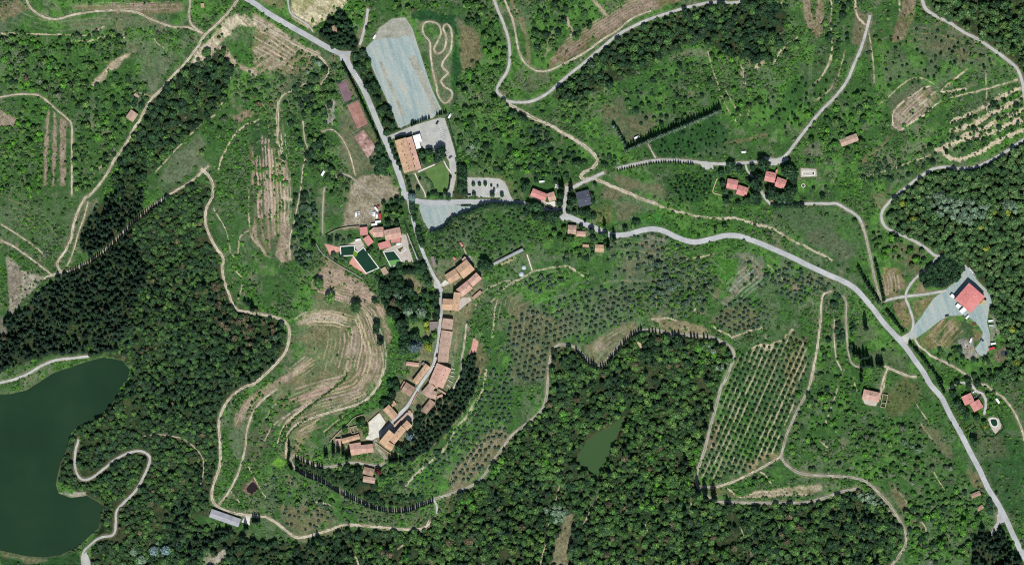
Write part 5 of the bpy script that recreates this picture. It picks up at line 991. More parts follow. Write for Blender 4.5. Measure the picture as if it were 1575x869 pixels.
bd('lean_to', 'narrow brown roofed lean-to on the garden side of the square brown house', 'lean-to', [('vw', (764, 30), (724, 104), (738, 114), 3.4, 'shed', 'r_brown', 'stone', 9, [])], windows=False)
bd('hut', 'small grey roofed hut between the long narrow house and the garden building', 'hut', [('vm', (350, 572), (374, 548), (398, 574), 3, 'shed', 'r_greybrown', 'stone', 8, [])], windows=False)
bd('hut', 'pink roofed back extension between the dormer row and the L shaped house', 'extension', [('vs', (196, 478), (268, 500), (262, 528), 4, 'shed', 'r_salmon', 'stone', 9, [])], windows=False)
bd('outbuilding', 'pale narrow outbuilding in the back garden above the little lean-to', 'outbuilding', [('vs', (282, 532), (372, 588), (362, 606), 2.8, 'shed', 'r_pink', 'stone', 8, [])], windows=False)
# ---- roofless ruins
def walls_ring(name, label, cat, t, pts, h, th, mk, closed=True, extra=()):
    P = T(t, *pts); n = len(P); ctr = np.mean(P, 0); base = W(*ctr)
    root = empty(name, base); tag(root, label, cat)
    rr = random.Random(len(label))
    segs = [(P[i], P[(i + 1) % n]) for i in range(n if closed else n - 1)] + [tuple(T(t, *e)) for e in extra]
    for p, q in segs:
        a = W(*p) - base; b = W(*q) - base; d = (b - a); L = Vector((d.x, d.y)).length; an = math.atan2(d.y, d.x)
        bm = bmesh.new(); k = max(2, int(L / 1.5)); x = 0
        for i in range(k):
            hh = h * rr.uniform(.6, 1.05); zt = a.z + d.z * (i + .5) / k
            box(bm, L * i / k + (.001 if i else 0), L * (i + 1) / k - .001, -th / 2, th / 2, zt - 1, zt + hh)
        o = bmmesh('wall', bm, M[mk], root); o.location = (a.x, a.y, 0); o.rotation_euler.z = an
    return root
ru = walls_ring('ruin', 'roofless stone ruin with rubble inside next to the hipped farmhouse', 'ruin', 'hip', [(690, 378), (800, 400), (742, 680), (640, 660)], 3.2, .7, 'stone', extra=[((660, 560), (765, 580))])
mark(T('hip', (690, 378), (800, 400), (742, 680), (640, 660)), .5)
walls_ring('ruin', 'low ruined stone walls west of the white forecourt', 'ruin', 'vw', [(280, 446), (340, 432), (356, 486), (300, 500)], 3, .6, 'stone', extra=[((310, 440), (322, 494))])
# ---- stone and boundary walls, hedges
def strip_wall(name, label, cat, pts, h, th, mk, group=None, closed=False):
    L = smooth(pts, closed, 3); n = len(L); t = np.gradient(L, axis=0); t /= np.hypot(t[:, 0], t[:, 1])[:, None] + 1e-9; nr = np.stack([-t[:, 1], t[:, 0]], 1)
    z = H(L[:, 0], L[:, 1]); V = []; F = []; hw = th / S / 2
    for i in range(n):
        for s, dz in ((-1, -.5), (-1, h), (1, h), (1, -.5)):
            p = L[i] + nr[i] * hw * s; V.append(((p[0] - CX) * S, (CY - p[1]) * S, z[i] + dz))
    for i in range(n - 1):
        for j in range(3): F.append((i * 4 + j, i * 4 + j + 1, i * 4 + 5 + j, i * 4 + 4 + j))
    F += [(3, 2, 1, 0), tuple(range(4 * n - 4, 4 * n))]
    o = link(name, mesh_np(name, V, F), M[mk]); tag(o, label, cat, group)
    sl = sub(L, 4); OCC[sl] |= dseg(GX[sl], GY[sl], L) < 1.2
    return o
strip_wall('stone_wall', 'stone wall between the caravan field and the pink pavilion', 'wall', T('pool2', (0, 312), (130, 245), (260, 215), (385, 205)), 2.4, .5, 'stone')
strip_wall('stone_wall', 'grey wall along the lower edge of the pool garden above the bare slope', 'wall', T('strip', (455, 715), (490, 770), (560, 820), (630, 860), (700, 900)), 2, .6, 'concrete')
strip_wall('stone_wall', 'pale straight wall closing the east side of the dome garden', 'wall', T('grove', (500, 72), (548, 215)), 1.6, .5, 'white_wall')
strip_wall('stone_wall', 'curved stone terrace wall below the ruined walls on the hill edge', 'wall', T('vw', (95, 580), (170, 500), (250, 430), (320, 360), (400, 330)), 2.4, .6, 'stone')
strip_wall('stone_wall', 'stone wall on the north west edge of the white forecourt', 'wall', T('vw', (445, 402), (545, 312)), 2.6, .5, 'stone')
strip_wall('stone_wall', 'stone wall along the street bend below the tall manor', 'wall', T('vw', (508, 580), (560, 620), (620, 665), (668, 690)), 2.2, .6, 'stone')
strip_wall('stone_wall', 'pale retaining wall in front of the angled red house terrace', 'wall', T('cross', (130, 212), (230, 262), (320, 318), (390, 345)), 1.6, .5, 'concrete')
strip_wall('stone_wall', 'brick red wall beside the street above the gatehouse', 'wall', T('vw', (835, 235), (860, 180), (886, 135)), 3.0, .6, 'r_red')
strip_wall('stone_wall', 'pale garden wall at the west edge of the left hand red pair', 'wall', T('twin', (68, 350), (35, 430), (8, 535), (70, 560), (130, 580)), 1.0, .8, 'plaster')
strip_wall('stone_wall', 'dark fence wall bounding the garden below the oval pool house', 'wall', T('oval', (60, 410), (120, 520), (180, 630), (240, 595), (300, 555)), 1.8, .3, 'wood')
for k_, (a_, b_) in enumerate([((688, 622), (722, 632)), ((680, 660), (722, 672)), ((664, 700), (716, 716)), ((650, 752), (694, 778)), ((634, 800), (668, 828))]):
    strip_wall('garden_wall', 'pale garden wall behind the row with dormers, %s' % ['first from the top', 'second from the top', 'third from the top', 'fourth from the top', 'lowest of five'][k_], 'wall', T('vm', a_, b_), 1.8, .5, 'white_wall', 'garden walls behind the row')
# ---- court fences: posts and rails
def court_fence(label, t, pts):
    P = T(t, *pts); ctr = np.mean(P, 0); base = W(*ctr); root = empty('court_fence', base); tag(root, label, 'fence')
    for i in range(len(P)):
        a, b = np.array(P[i]), np.array(P[(i + 1) % len(P)]); L = np.hypot(*(b - a)); n = max(2, int(L / 8))
        for k in range(n):
            p = a + (b - a) * k / n; w_ = W(*p) - base; bm = bmesh.new(); box(bm, -.06, .06, -.06, .06, -.3, 3)
            o = bmmesh('post', bm, M['metal_grey'], root); o.location = w_
        wa, wb = W(*a) - base, W(*b) - base; d = wb - wa; bm = bmesh.new(); an = math.atan2(d.y, d.x); l_ = Vector((d.x, d.y)).length
        zz = (wa.z + wb.z) / 2
        for h_ in (1.0, 2.0, 3.0): box(bm, .08, l_ - .08, -.05, .05, zz + h_ - .12, zz + h_)
        o = bmmesh('rail', bm, M['metal_grey'], root); o.location = (wa.x, wa.y, 0); o.rotation_euler.z = an
court_fence('grey post and rail fence round the purple sports court', 'court', [(108, 110), (195, 75), (302, 245), (178, 296)])
court_fence('grey fence round the brick red middle court', 'court', [(192, 308), (300, 260), (396, 480), (290, 535)])
court_fence('grey fence round the worn pale red lowest court', 'court', [(252, 585), (350, 520), (470, 695), (382, 788)])
# ---- swimming pools
def poolm(name, c1, c2):
    return noisy(name, [srgb(*c1), srgb(*c2)], .06, 3, .1, spec=.4)
M['pool_dark'] = poolm('dark_green_pool_water', (24, 52, 38), (28, 58, 40)); M['pool_lime'] = poolm('lime_pool_water', (92, 128, 32), (104, 140, 36)); M['pool_light'] = poolm('pale_green_pool_water', (88, 138, 70), (100, 150, 84)); M['coping'] = noisy('pale_coping', [srgb(206, 206, 196), srgb(220, 220, 210)], .5, 4, .8)
def offset(P, d):
    P = np.array(P, float); n = len(P); area = np.sum(P[:, 0] * np.roll(P[:, 1], -1) - np.roll(P[:, 0], -1) * P[:, 1]); sg = 1 if area > 0 else -1
    out = []
    for i in range(n):
        a, b, c = P[i - 1], P[i], P[(i + 1) % n]; u = (b - a) / np.hypot(*(b - a)); v = (c - b) / np.hypot(*(c - b))
        n1 = np.array([u[1], -u[0]]) * sg; n2 = np.array([v[1], -v[0]]) * sg; m_ = n1 + n2; m_ /= max(.35, np.dot(m_, n1)); out.append(b + m_ * d)
    return np.array(out)
def pool(label, t, pts, cw, waters, rnd=0):
    P = T(t, *pts)
    if rnd: P = [tuple(q) for q in smooth(P, True, rnd)]
    ctr = np.mean(P, 0); zt = max(float(H(*p)) for p in offset(P, cw)) + .12
    base = Vector(((ctr[0] - CX) * S, (CY - ctr[1]) * S, zt)); root = empty('swimming_pool', base); tag(root, label, 'pool')
    loc = lambda p, z: ((p[0] - CX) * S - base.x, (CY - p[1]) * S - base.y, z)
    O = offset(P, cw); n = len(P); V = [loc(p, .18) for p in P] + [loc(p, .18) for p in O] + [loc(p, -.15) for p in P] + [loc(p, -1.6) for p in O]; F = []
    for i in range(n):
        j = (i + 1) % n; F += [(i, j, n + j, n + i), (n + i, n + j, 3 * n + j, 3 * n + i), (2 * n + i, 2 * n + j, j, i)]
    bm = bmesh.new(); vv = [bm.verts.new(v) for v in V]
    for f in F: bm.faces.new([vv[k] for k in f])
    bmesh.ops.recalc_face_normals(bm, faces=bm.faces[:])
    bmmesh('coping', bm, M['coping'], root)
    for mk, wp, dz in waters:
        Q = P if wp is None else T(t, *wp)
        bm = bmesh.new(); f = bm.faces.new([bm.verts.new(loc(p, dz)) for p in Q]); f.normal_update()
        if f.normal.z < 0: f.normal_flip()
        bmesh.ops.triangulate(bm, faces=bm.faces[:]); bmmesh('water_surface', bm, M[mk], root)
    mark(O, .5)
pool('large dark green two part swimming pool with lime shallow link and white coping', 'pool2', [(180, 435), (325, 425), (332, 475), (365, 500), (432, 448), (595, 665), (465, 722), (372, 600), (315, 525), (188, 530)], 1.3, [('pool_dark', None, .0), ('pool_lime', [(325, 472), (332, 475), (365, 500), (372, 505), (350, 548), (315, 522)], .03)])
pool('smaller dark pool with pale green shallow end under trees', 'pool2', [(660, 494), (770, 484), (850, 590), (745, 662)], 1.1, [('pool_dark', None, .0), ('pool_light', [(708, 588), (790, 578), (838, 574), (848, 590), (745, 660)], .03)])
pool('oval dark teal pool with white rim in the lawn below the stepped red house', 'oval', [(500, 520), (525, 498), (560, 505), (582, 540), (584, 575), (560, 596), (530, 588), (512, 565), (505, 545)], 1.2, [('pool_dark', None, 0)], .8)
pool('oblong dark green pool with pale surround east of the red pairs', 'twin', [(1222, 262), (1290, 260), (1360, 262), (1366, 282), (1358, 302), (1290, 306), (1224, 302), (1216, 282)], 1.3, [('pool_dark', None, 0)], .8)
M['planting'] = noisy('planter_soil', [srgb(66, 66, 40), srgb(92, 84, 56)], .5, 5, .95)
def ringthing(name, label, cat, t, c, r, w, mk, mk2, h=.5, pts=None):
    P = pts and T(t, *pts) or [(T1(t, *c)[0] + r * math.cos(a), T1(t, *c)[1] + r * math.sin(a)) for a in np.linspace(0, 2 * math.pi, 24, endpoint=False)]
    ctr = np.mean(P, 0); base = W(*ctr); root = empty(name, base); tag(root, label, cat)
    O = offset(P, w); n = len(P); loc = lambda p, z: ((p[0] - CX) * S - base.x, (CY - p[1]) * S - base.y, z)
    bm = bmesh.new(); vv = [bm.verts.new(v) for v in [loc(p, h) for p in P] + [loc(p, h) for p in O] + [loc(p, -.6) for p in P] + [loc(p, -.6) for p in O]]
    for i in range(n):
        j = (i + 1) % n
        for f in ((i, j, n + j, n + i), (n + i, n + j, 3 * n + j, 3 * n + i), (2 * n + i, 2 * n + j, j, i)): bm.faces.new([vv[k] for k in f])
    bmesh.ops.recalc_face_normals(bm, faces=bm.faces[:]); bmmesh('rim', bm, M[mk], root)
    bm = bmesh.new(); f = bm.faces.new([bm.verts.new(loc(p, h * .5)) for p in P]); f.normal_update()
    if f.normal.z < 0: f.normal_flip()
    bmmesh('bed', bm, M[mk2], root); mark(O, .5)
ringthing('planter', 'white rimmed five sided flower bed on the paving beside the smaller pool', 'flower bed', 'pool2', None, 0, .8, 'coping', 'planting', .4, [(806, 458), (870, 428), (904, 464), (846, 504)])
ringthing('fountain_ring', 'small round stone ring in the garden below the oblong pool', 'stone ring', 'twin', (1222, 447), 2.3, .8, 'coping', 'planting', .5)
# ---- translucent garden domes
M['plastic'] = mat('pale_plastic')[0]; M['plastic'].node_tree.nodes['Principled BSDF'].inputs['Base Color'].default_value = (.42, .48, .5, 1); M['plastic'].node_tree.nodes['Principled BSDF'].inputs['Roughness'].default_value = .4
def dome(label, t, c, r):
    b_ = W(*T1(t, *c)); bm = bmesh.new(); bmesh.ops.create_uvsphere(bm, u_segments=16, v_segments=8, radius=r)
    bmesh.ops.bisect_plane(bm, geom=bm.verts[:] + bm.edges[:] + bm.faces[:], plane_co=(0, 0, -.2), plane_no=(0, 0, -1), clear_outer=True)
    for v in bm.verts: v.co.z *= .8
    root = empty('garden_dome', b_); tag(root, label, 'dome'); bmmesh('cover', bm, M['plastic'], root, True)
    bm = bmesh.new()
    for k in range(4):
        bmesh.ops.create_circle(bm, segments=28, radius=r + .06, matrix=Matrix.Scale(.8, 4, (0, 0, 1)) @ Matrix.Rotation(k * math.pi / 4, 4, 'Z') @ Matrix.Rotation(math.pi / 2, 4, 'X'))
    for e in bm.edges[:]: pass
    g = bmesh.ops.extrude_edge_only(bm, edges=bm.edges[:])
    for v in [q for q in g['geom'] if isinstance(q, bmesh.types.BMVert)]: v.co *= 1.03
    bmmesh('rib', bm, M['metal_grey'], root)
dome('pale translucent garden dome nearer the cemetery loggia', 'grove', (470, 195), 2.7)
dome('whiter translucent garden dome next to the curving path', 'grove', (446, 258), 3.0)

# ================= vehicles =================
def paint(name, c):
    m, nt, b = mat(name); b.inputs['Base Color'].default_value = c; b.inputs['Roughness'].default_value = .35; b.inputs['Specular IOR Level'].default_value = .5; b.inputs['Coat Weight'].default_value = .3; return m
PNT = {'white': paint('white_car_paint', (.72, .72, .72, 1)), 'silver': paint('silver_car_paint', (.38, .39, .41, 1)), 'black': paint('black_car_paint', (.012, .013, .016, 1)), 'red': paint('red_car_paint', (.42, .03, .03, 1)), 'blue': paint('blue_car_paint', (.04, .09, .2, 1)), 'yellow': paint('tan_car_paint', (.45, .33, .12, 1)), 'grey': paint('grey_car_paint', (.12, .125, .13, 1))}
M['tyre'] = mat('black_rubber')[0]; M['tyre'].node_tree.nodes['Principled BSDF'].inputs['Base Color'].default_value = (.015, .015, .015, 1)
def prism(bm, prof, y0, y1, taper=0, mi=0):
    a = [bm.verts.new((x, y0 + (taper if k > 1 else 0) * 0, z)) for k, (x, z) in enumerate(prof)]; b = [bm.verts.new((x, y1, z)) for x, z in prof]; n = len(prof)
    bm.faces.new(a); bm.faces.new(b[::-1])
    for i in range(n): bm.faces.new([a[i], b[i], b[(i + 1) % n], a[(i + 1) % n]]).material_index = mi
VM = {}
def vmesh(kind):
    if kind in VM: return VM[kind]
    L, Wd, Ht = {'car': (4.3, 1.8, 1.5), 'van': (5.6, 2.1, 2.4), 'caravan': (6.6, 2.4, 2.7), 'truck': (8.5, 2.5, 3.2)}[kind]
    l, w2 = L / 2, Wd / 2
    if kind == 'car': body = [(-l, .35), (-l, .8), (-l * .75, .92), (l * .35, .95), (l * .95, .8), (l, .6), (l, .35)]; cab = [(-l * .88, .92), (-l * .6, Ht), (l * .08, Ht), (l * .42, .94)]; roofz = Ht
    elif kind == 'van': body = [(-l, .4), (-l, Ht), (l * .55, Ht), (l * .72, 1.25), (l, 1.05), (l, .4)]; cab = [(l * .45, 1.3), (l * .45, Ht - .25), (l * .585, Ht - .25), (l * .71, 1.3)]
    elif kind == 'caravan': body = [(-l, .5), (-l * .96, Ht), (l * .85, Ht), (l, Ht * .6), (l, .5)]; cab = [(l * .5, 1.4), (l * .5, 2.2), (l * .86, 2.2), (l * .95, 1.4)]
    else: body = [(-l, .7), (-l, Ht), (l * .5, Ht), (l * .5, .7)]; cab = [(l * .54, .6), (l * .54, 2.5), (l * .8, 2.5), (l, 1.5), (l, .6)]
    out = {}
    bm = bmesh.new(); prism(bm, body, -w2, w2); bmesh.ops.recalc_face_normals(bm, faces=bm.faces[:]); bmesh.ops.bevel(bm, geom=[e for e in bm.edges if e.calc_length() > .5], offset=.08, segments=2, affect='EDGES'); me = bpy.data.meshes.new('body'); bm.to_mesh(me); bm.free(); out['body'] = me
    bm = bmesh.new(); prism(bm, cab, -w2 * (.86 if kind == 'car' else 1.012), w2 * (.86 if kind == 'car' else 1.012)); bmesh.ops.recalc_face_normals(bm, faces=bm.faces[:]); me = bpy.data.meshes.new('window'); bm.to_mesh(me); bm.free(); out['window'] = me
    if kind == 'car':
        bm = bmesh.new(); box(bm, -l * .58, l * .06, -w2 * .84, w2 * .84, Ht + .003, Ht + .05); me = bpy.data.meshes.new('roof'); bm.to_mesh(me); bm.free(); out['roof'] = me
    bm = bmesh.new(); bmesh.ops.create_cone(bm, cap_ends=True, segments=14, radius1=.33, radius2=.33, depth=.22, matrix=Matrix.Rotation(math.pi / 2, 4, 'X')); me = bpy.data.meshes.new('wheel'); bm.to_mesh(me); bm.free(); out['wheel'] = me; me.materials.append(M['tyre'])
    out['wpos'] = [(sx * l * .62, sy * (w2 - .06), .33) for sx in (-1, 1) for sy in (-1, 1)]
    out['window'].materials.append(M['glass']); VM[kind] = out
    return out
def vehicle(name, label, cat, kind, col, t, c, ang, group=None):
    d = vmesh(kind); x, y = T1(t, *c); root = empty(name, W(x, y, .2), R(ang)); tag(root, label, cat, group)
    for part in ('body', 'roof', 'window'):
        if part in d:
            me = d[part].copy() if part != 'window' else d[part]
            if part != 'window': me.materials.clear(); me.materials.append(PNT[col])
            link_ = bpy.data.objects.new(part, me); C.objects.link(link_); link_.parent = root
    for p in d['wpos']:
        o = bpy.data.objects.new('wheel', d['wheel']); C.objects.link(o); o.parent = root; o.location = p
    OCC[gidx(x, y)] = True
    sl = sub([(x, y)], 5); OCC[sl] |= np.hypot(GX[sl] - x, GY[sl] - y) < 4
V = vehicle
V('parked_car', 'white car at the north gate of the red barn yard, uppermost of three', 'car', 'car', 'white', 'yard', (524, 78), 125)
V('parked_car', 'white car in the middle of the three at the red barn yard gate', 'car', 'car', 'white', 'yard', (543, 98), 125)
V('parked_car', 'silver car, lowest of the three at the red barn yard gate', 'car', 'car', 'silver', 'yard', (567, 126), 125)
V('parked_van', 'white van with dark shadowed side on the east edge of the barn yard', 'van', 'van', 'white', 'yard', (697, 507), 5)
V('parked_van', 'grey van just below the white van on the barn yard edge', 'van', 'van', 'silver', 'yard', (703, 547), 0)
V('parked_truck', 'red truck at the south east corner of the barn yard', 'truck', 'truck', 'red', 'yard', (712, 735), 15)
V('parked_van', 'white van directly above the red truck', 'van', 'van', 'white', 'yard', (718, 697), 10)
V('parked_car', 'dark blue car alone on the southern loop of the barn yard', 'car', 'car', 'blue', 'yard', (625, 668), -30)
V('parked_van', 'white van on the dirt patch near the quarry rubble', 'van', 'van', 'white', 'yard', (531, 668), 70)
V('farm_trailer', 'rusty brown trailer against the east wall of the red barn', 'trailer', 'truck', 'yellow', 'yard', (633, 346), 50)
V('parked_truck', 'white truck at the southern corner of the red barn', 'truck', 'van', 'white', 'yard', (503, 474), 45)
V('parked_car', 'black car at the edge of the barn yard lawn', 'car', 'car', 'black', 'yard', (332, 464), 20)
V('parked_car', 'white car in front of the stepped red house', 'car', 'car', 'white', 'oval', (296, 178), 25)
V('parked_car', 'grey blue car beside the stepped red house', 'car', 'car', 'grey', 'oval', (312, 240), 20)
V('parked_car', 'black car on the curved drive by the stepped red house', 'car', 'car', 'black', 'oval', (370, 225), 60)
V('caravan', 'white caravan on grass near the lane east of the oval pool house', 'caravan', 'caravan', 'white', 'oval', (586, 287), -55)
V('caravan', 'large white caravan nearest the salmon house, lower of two', 'caravan', 'caravan', 'white', 'pool', (396, 496), 8)
V('caravan', 'white caravan just above the larger one beside the walled field', 'caravan', 'caravan', 'white', 'pool', (458, 450), 8)
V('parked_truck', 'long red truck between caravans and the garden trees', 'truck', 'truck', 'red', 'pool', (490, 350), 90)
V('parked_van', 'white van left of the long red truck', 'van', 'van', 'white', 'pool', (436, 352), 88)
V('parked_van', 'white van in the middle of the field vehicle row', 'van', 'van', 'white', 'pool', (396, 322), 88)
V('parked_car', 'small white car left of the middle van in the field', 'car', 'car', 'white', 'pool', (365, 325), 85)
V('parked_car', 'silver car standing apart above the field vehicle row', 'car', 'car', 'silver', 'pool', (322, 288), 92)
V('parked_car', 'bright red car at the top of the field vehicle group', 'car', 'car', 'red', 'pool', (460, 192), 20)
V('parked_van', 'white van parked askew below the bright red car', 'van', 'van', 'white', 'pool', (428, 240), -50)
V('parked_van', 'white van alone on the west side of the caravan field', 'van', 'van', 'white', 'pool', (92, 325), 88)
V('parked_car', 'white car beside the lone van in the caravan field', 'car', 'car', 'white', 'pool', (138, 312), 80)
V('parked_van', 'white van on the pool terrace by the pink pavilion', 'van', 'van', 'white', 'pool2', (372, 356), 12)
V('parked_van', 'white van in front of the pale orange villa', 'van', 'van', 'white', 'pool2', (828, 402), 5)
V('parked_car', 'black car at the west end of the tree lined parking lot', 'car', 'car', 'black', 'lot', (237, 437), 4)
V('parked_car', 'black car upright beside a white one in the parking lot', 'car', 'car', 'black', 'lot', (650, 346), 88)
V('parked_car', 'white car next to the black one in the parking lot', 'car', 'car', 'white', 'lot', (692, 354), 80)
V('parked_car', 'silver car in shade at the hotel car park trees', 'car', 'car', 'silver', 'hotel', (487, 395), 70)
V('parked_car', 'white car in shade at the hotel car park trees', 'car', 'car', 'white', 'hotel', (524, 380), 20)
V('parked_car', 'dark car at the north end of the marked bays', 'car', 'car', 'black', 'hotel', (514, 122), 60)
V('parked_car', 'grey car in the lower row of marked bays', 'car', 'car', 'grey', 'hotel', (640, 450), 30)
V('parked_van', 'white van beside the hotel car park hedge corner', 'van', 'van', 'white', 'hotel', (633, 58), 60)
V('parked_car', 'black car parked at the top of the narrow village street', 'car', 'car', 'black', 'vm', (521, 478), 72)
V('parked_car', 'white car on the village street by the row with dormers', 'car', 'car', 'white', 'vm', (490, 590), 66)
V('parked_car', 'white car on the forecourt of the angled red house', 'car', 'car', 'white', 'cross', (400, 112), 80)
V('parked_car', 'silver car beside the white one at the angled red house', 'car', 'car', 'silver', 'cross', (420, 122), 75)
V('parked_van', 'white van on the grass above the angled red house', 'van', 'van', 'white', 'cross', (256, 66), 5)
V('parked_car', 'tan car under trees by the lane below the red pairs', 'car', 'car', 'yellow', 'twin', (808, 655), -35)
V('parked_car', 'white car under trees by the lane below the red pairs', 'car', 'car', 'white', 'twin', (915, 672), 8)
V('parked_car', 'silver car at the east end of the hidden lane', 'car', 'car', 'silver', 'twin', (980, 672), 8)
V('parked_car', 'white car on the road shoulder beside the courts hedge', 'car', 'car', 'white', 'court', (290, 36), 118)
V('parked_van', 'white van in the green meadow south of the conifer row', 'van', 'van', 'white', 'cn', (494, 846), 4)
V('parked_van', 'white van at the corner of the blue gravel field', 'van', 'van', 'white', 'nw', (1006, 442), 60)
V('parked_van', 'white van at the foot of the long conifer row', 'van', 'van', 'white', 'row', (566, 443), 25)
V('caravan', 'white caravan alone in the scrub below the courts', 'caravan', 'caravan', 'white', 'strip', (494, 358), 60)
# ---- heaps and stacks in the barn yard
def heap(name, label, cat, t, c, r, mk, n=60, flat=.5):
    x, y = T1(t, *c); rr = random.Random(int(c[0])); bm = bmesh.new(); r = r / TL[t][2] * S
    for i in range(n):
        a = rr.uniform(0, 6.28); d = r * rr.random() ** .6; s = rr.uniform(.25, .8); z = max(0, (1 - d / r)) * r * flat * rr.uniform(.5, 1)
        Mx = Matrix.Translation((d * math.cos(a), d * math.sin(a), z)) @ Matrix.Rotation(rr.uniform(0, 3), 4, Vector((rr.random(), rr.random(), rr.random() + .1)))
        box(bm, -s, s, -s * .6, s * .6, -s * .4, s * .4, 0, Mx)
    o = bmmesh(name, bm, M[mk]); o.location = W(x, y); tag(o, label, cat); sl = sub([(x, y)], 6); OCC[sl] |= np.hypot(GX[sl] - x, GY[sl] - y) < r / S
heap('rubble_pile', 'big pale rubble heap beside the lone van in the barn yard', 'rubble heap', 'yard', (480, 700), 34, 'concrete', 110, .3)
heap('rubble_pile', 'grey rubble heap below the big pale one', 'rubble heap', 'yard', (530, 745), 30, 'stone', 90, .3)
heap('rubble_pile', 'small pale rubble heap at the bottom of the barn yard', 'rubble heap', 'yard', (575, 800), 24, 'concrete', 70, .3)
heap('rubble_pile', 'rubble heap between trees south west of the yard loop', 'rubble heap', 'yard', (500, 800), 22, 'stone', 60, .3)
heap('timber_pile', 'brown timber pile at the north end of the yard east edge', 'timber pile', 'yard', (700, 245), 16, 'wood', 40, .4)
heap('timber_pile', 'brown timber pile between the white van and the red barn', 'timber pile', 'yard', (698, 440), 14, 'wood', 40, .4)
heap('timber_pile', 'brown pallet heap on the curve south of the red barn', 'pallet heap', 'yard', (560, 530), 16, 'wood', 40, .3)
heap('rubble_pile', 'pale stone heap at the north corner of the big village house', 'rubble heap', 'vn2', (600, 130), 30, 'concrete', 70, .2)
# parking bay lines beside the hotel and in the lot
bm = bmesh.new()
def bay(t, a, b, w=.16):
    p, q = T(t, a, b); A_, B_ = W(*p, .8), W(*q, .8); d = (B_ - A_); n = Vector((-d.y, d.x, 0)).normalized() * w
    bm.faces.new([bm.verts.new(v) for v in (A_ + n, A_ - n, B_ - n, B_ + n)])
for k in range(8): bay('hotel', (500 + k * 8, 130 + k * 19), (532 + k * 8, 118 + k * 19))
for k in range(4): bay('hotel', (596 + k * 10, 430 + k * 16), (628 + k * 10, 414 + k * 16))
for k in range(12): bay('lot', (290 + k * 36, 252), (290 + k * 36, 300))
for k in range(10): bay('lot', (380 + k * 36, 440), (380 + k * 36, 475))
bmesh.ops.recalc_face_normals(bm, faces=bm.faces[:])
for f in bm.faces:
    if f.normal.z < 0: f.normal_flip()
o = bmmesh('road_markings', bm, M['white_line']); o['kind'] = 'structure'
# ================= vegetation =================
def leafmat(name, lo=.6, hi=1.35, rough=.75):
    m, nt, b = mat(name)
    at = nd(nt, 'ShaderNodeAttribute'); at.attribute_type = 'INSTANCER'; at.attribute_name = 'tint'
    ge = nd(nt, 'ShaderNodeNewGeometry')
    mr = nd(nt, 'ShaderNodeMapRange'); mr.inputs['To Min'].default_value = lo; mr.inputs['To Max'].default_value = hi
    nt.links.new(ge.outputs['Random Per Island'], mr.inputs['Value'])
    v = nd(nt, 'ShaderNodeVectorMath', operation='SCALE'); nt.links.new(at.outputs['Vector'], v.inputs[0]); nt.links.new(mr.outputs[0], v.inputs['Scale'])
    nt.links.new(v.outputs[0], b.inputs['Base Color']); b.inputs['Roughness'].default_value = rough; b.inputs['Specular IOR Level'].default_value = .15
    return m
M['leaf'] = leafmat('foliage', .4, 1.65); M['needle'] = leafmat('needles', .45, 1.5)
M['bark'] = noisy('bark', [srgb(66, 54, 44), srgb(98, 84, 70)], 2, 5, .95)
PROTO = {}; SPLIT = {}
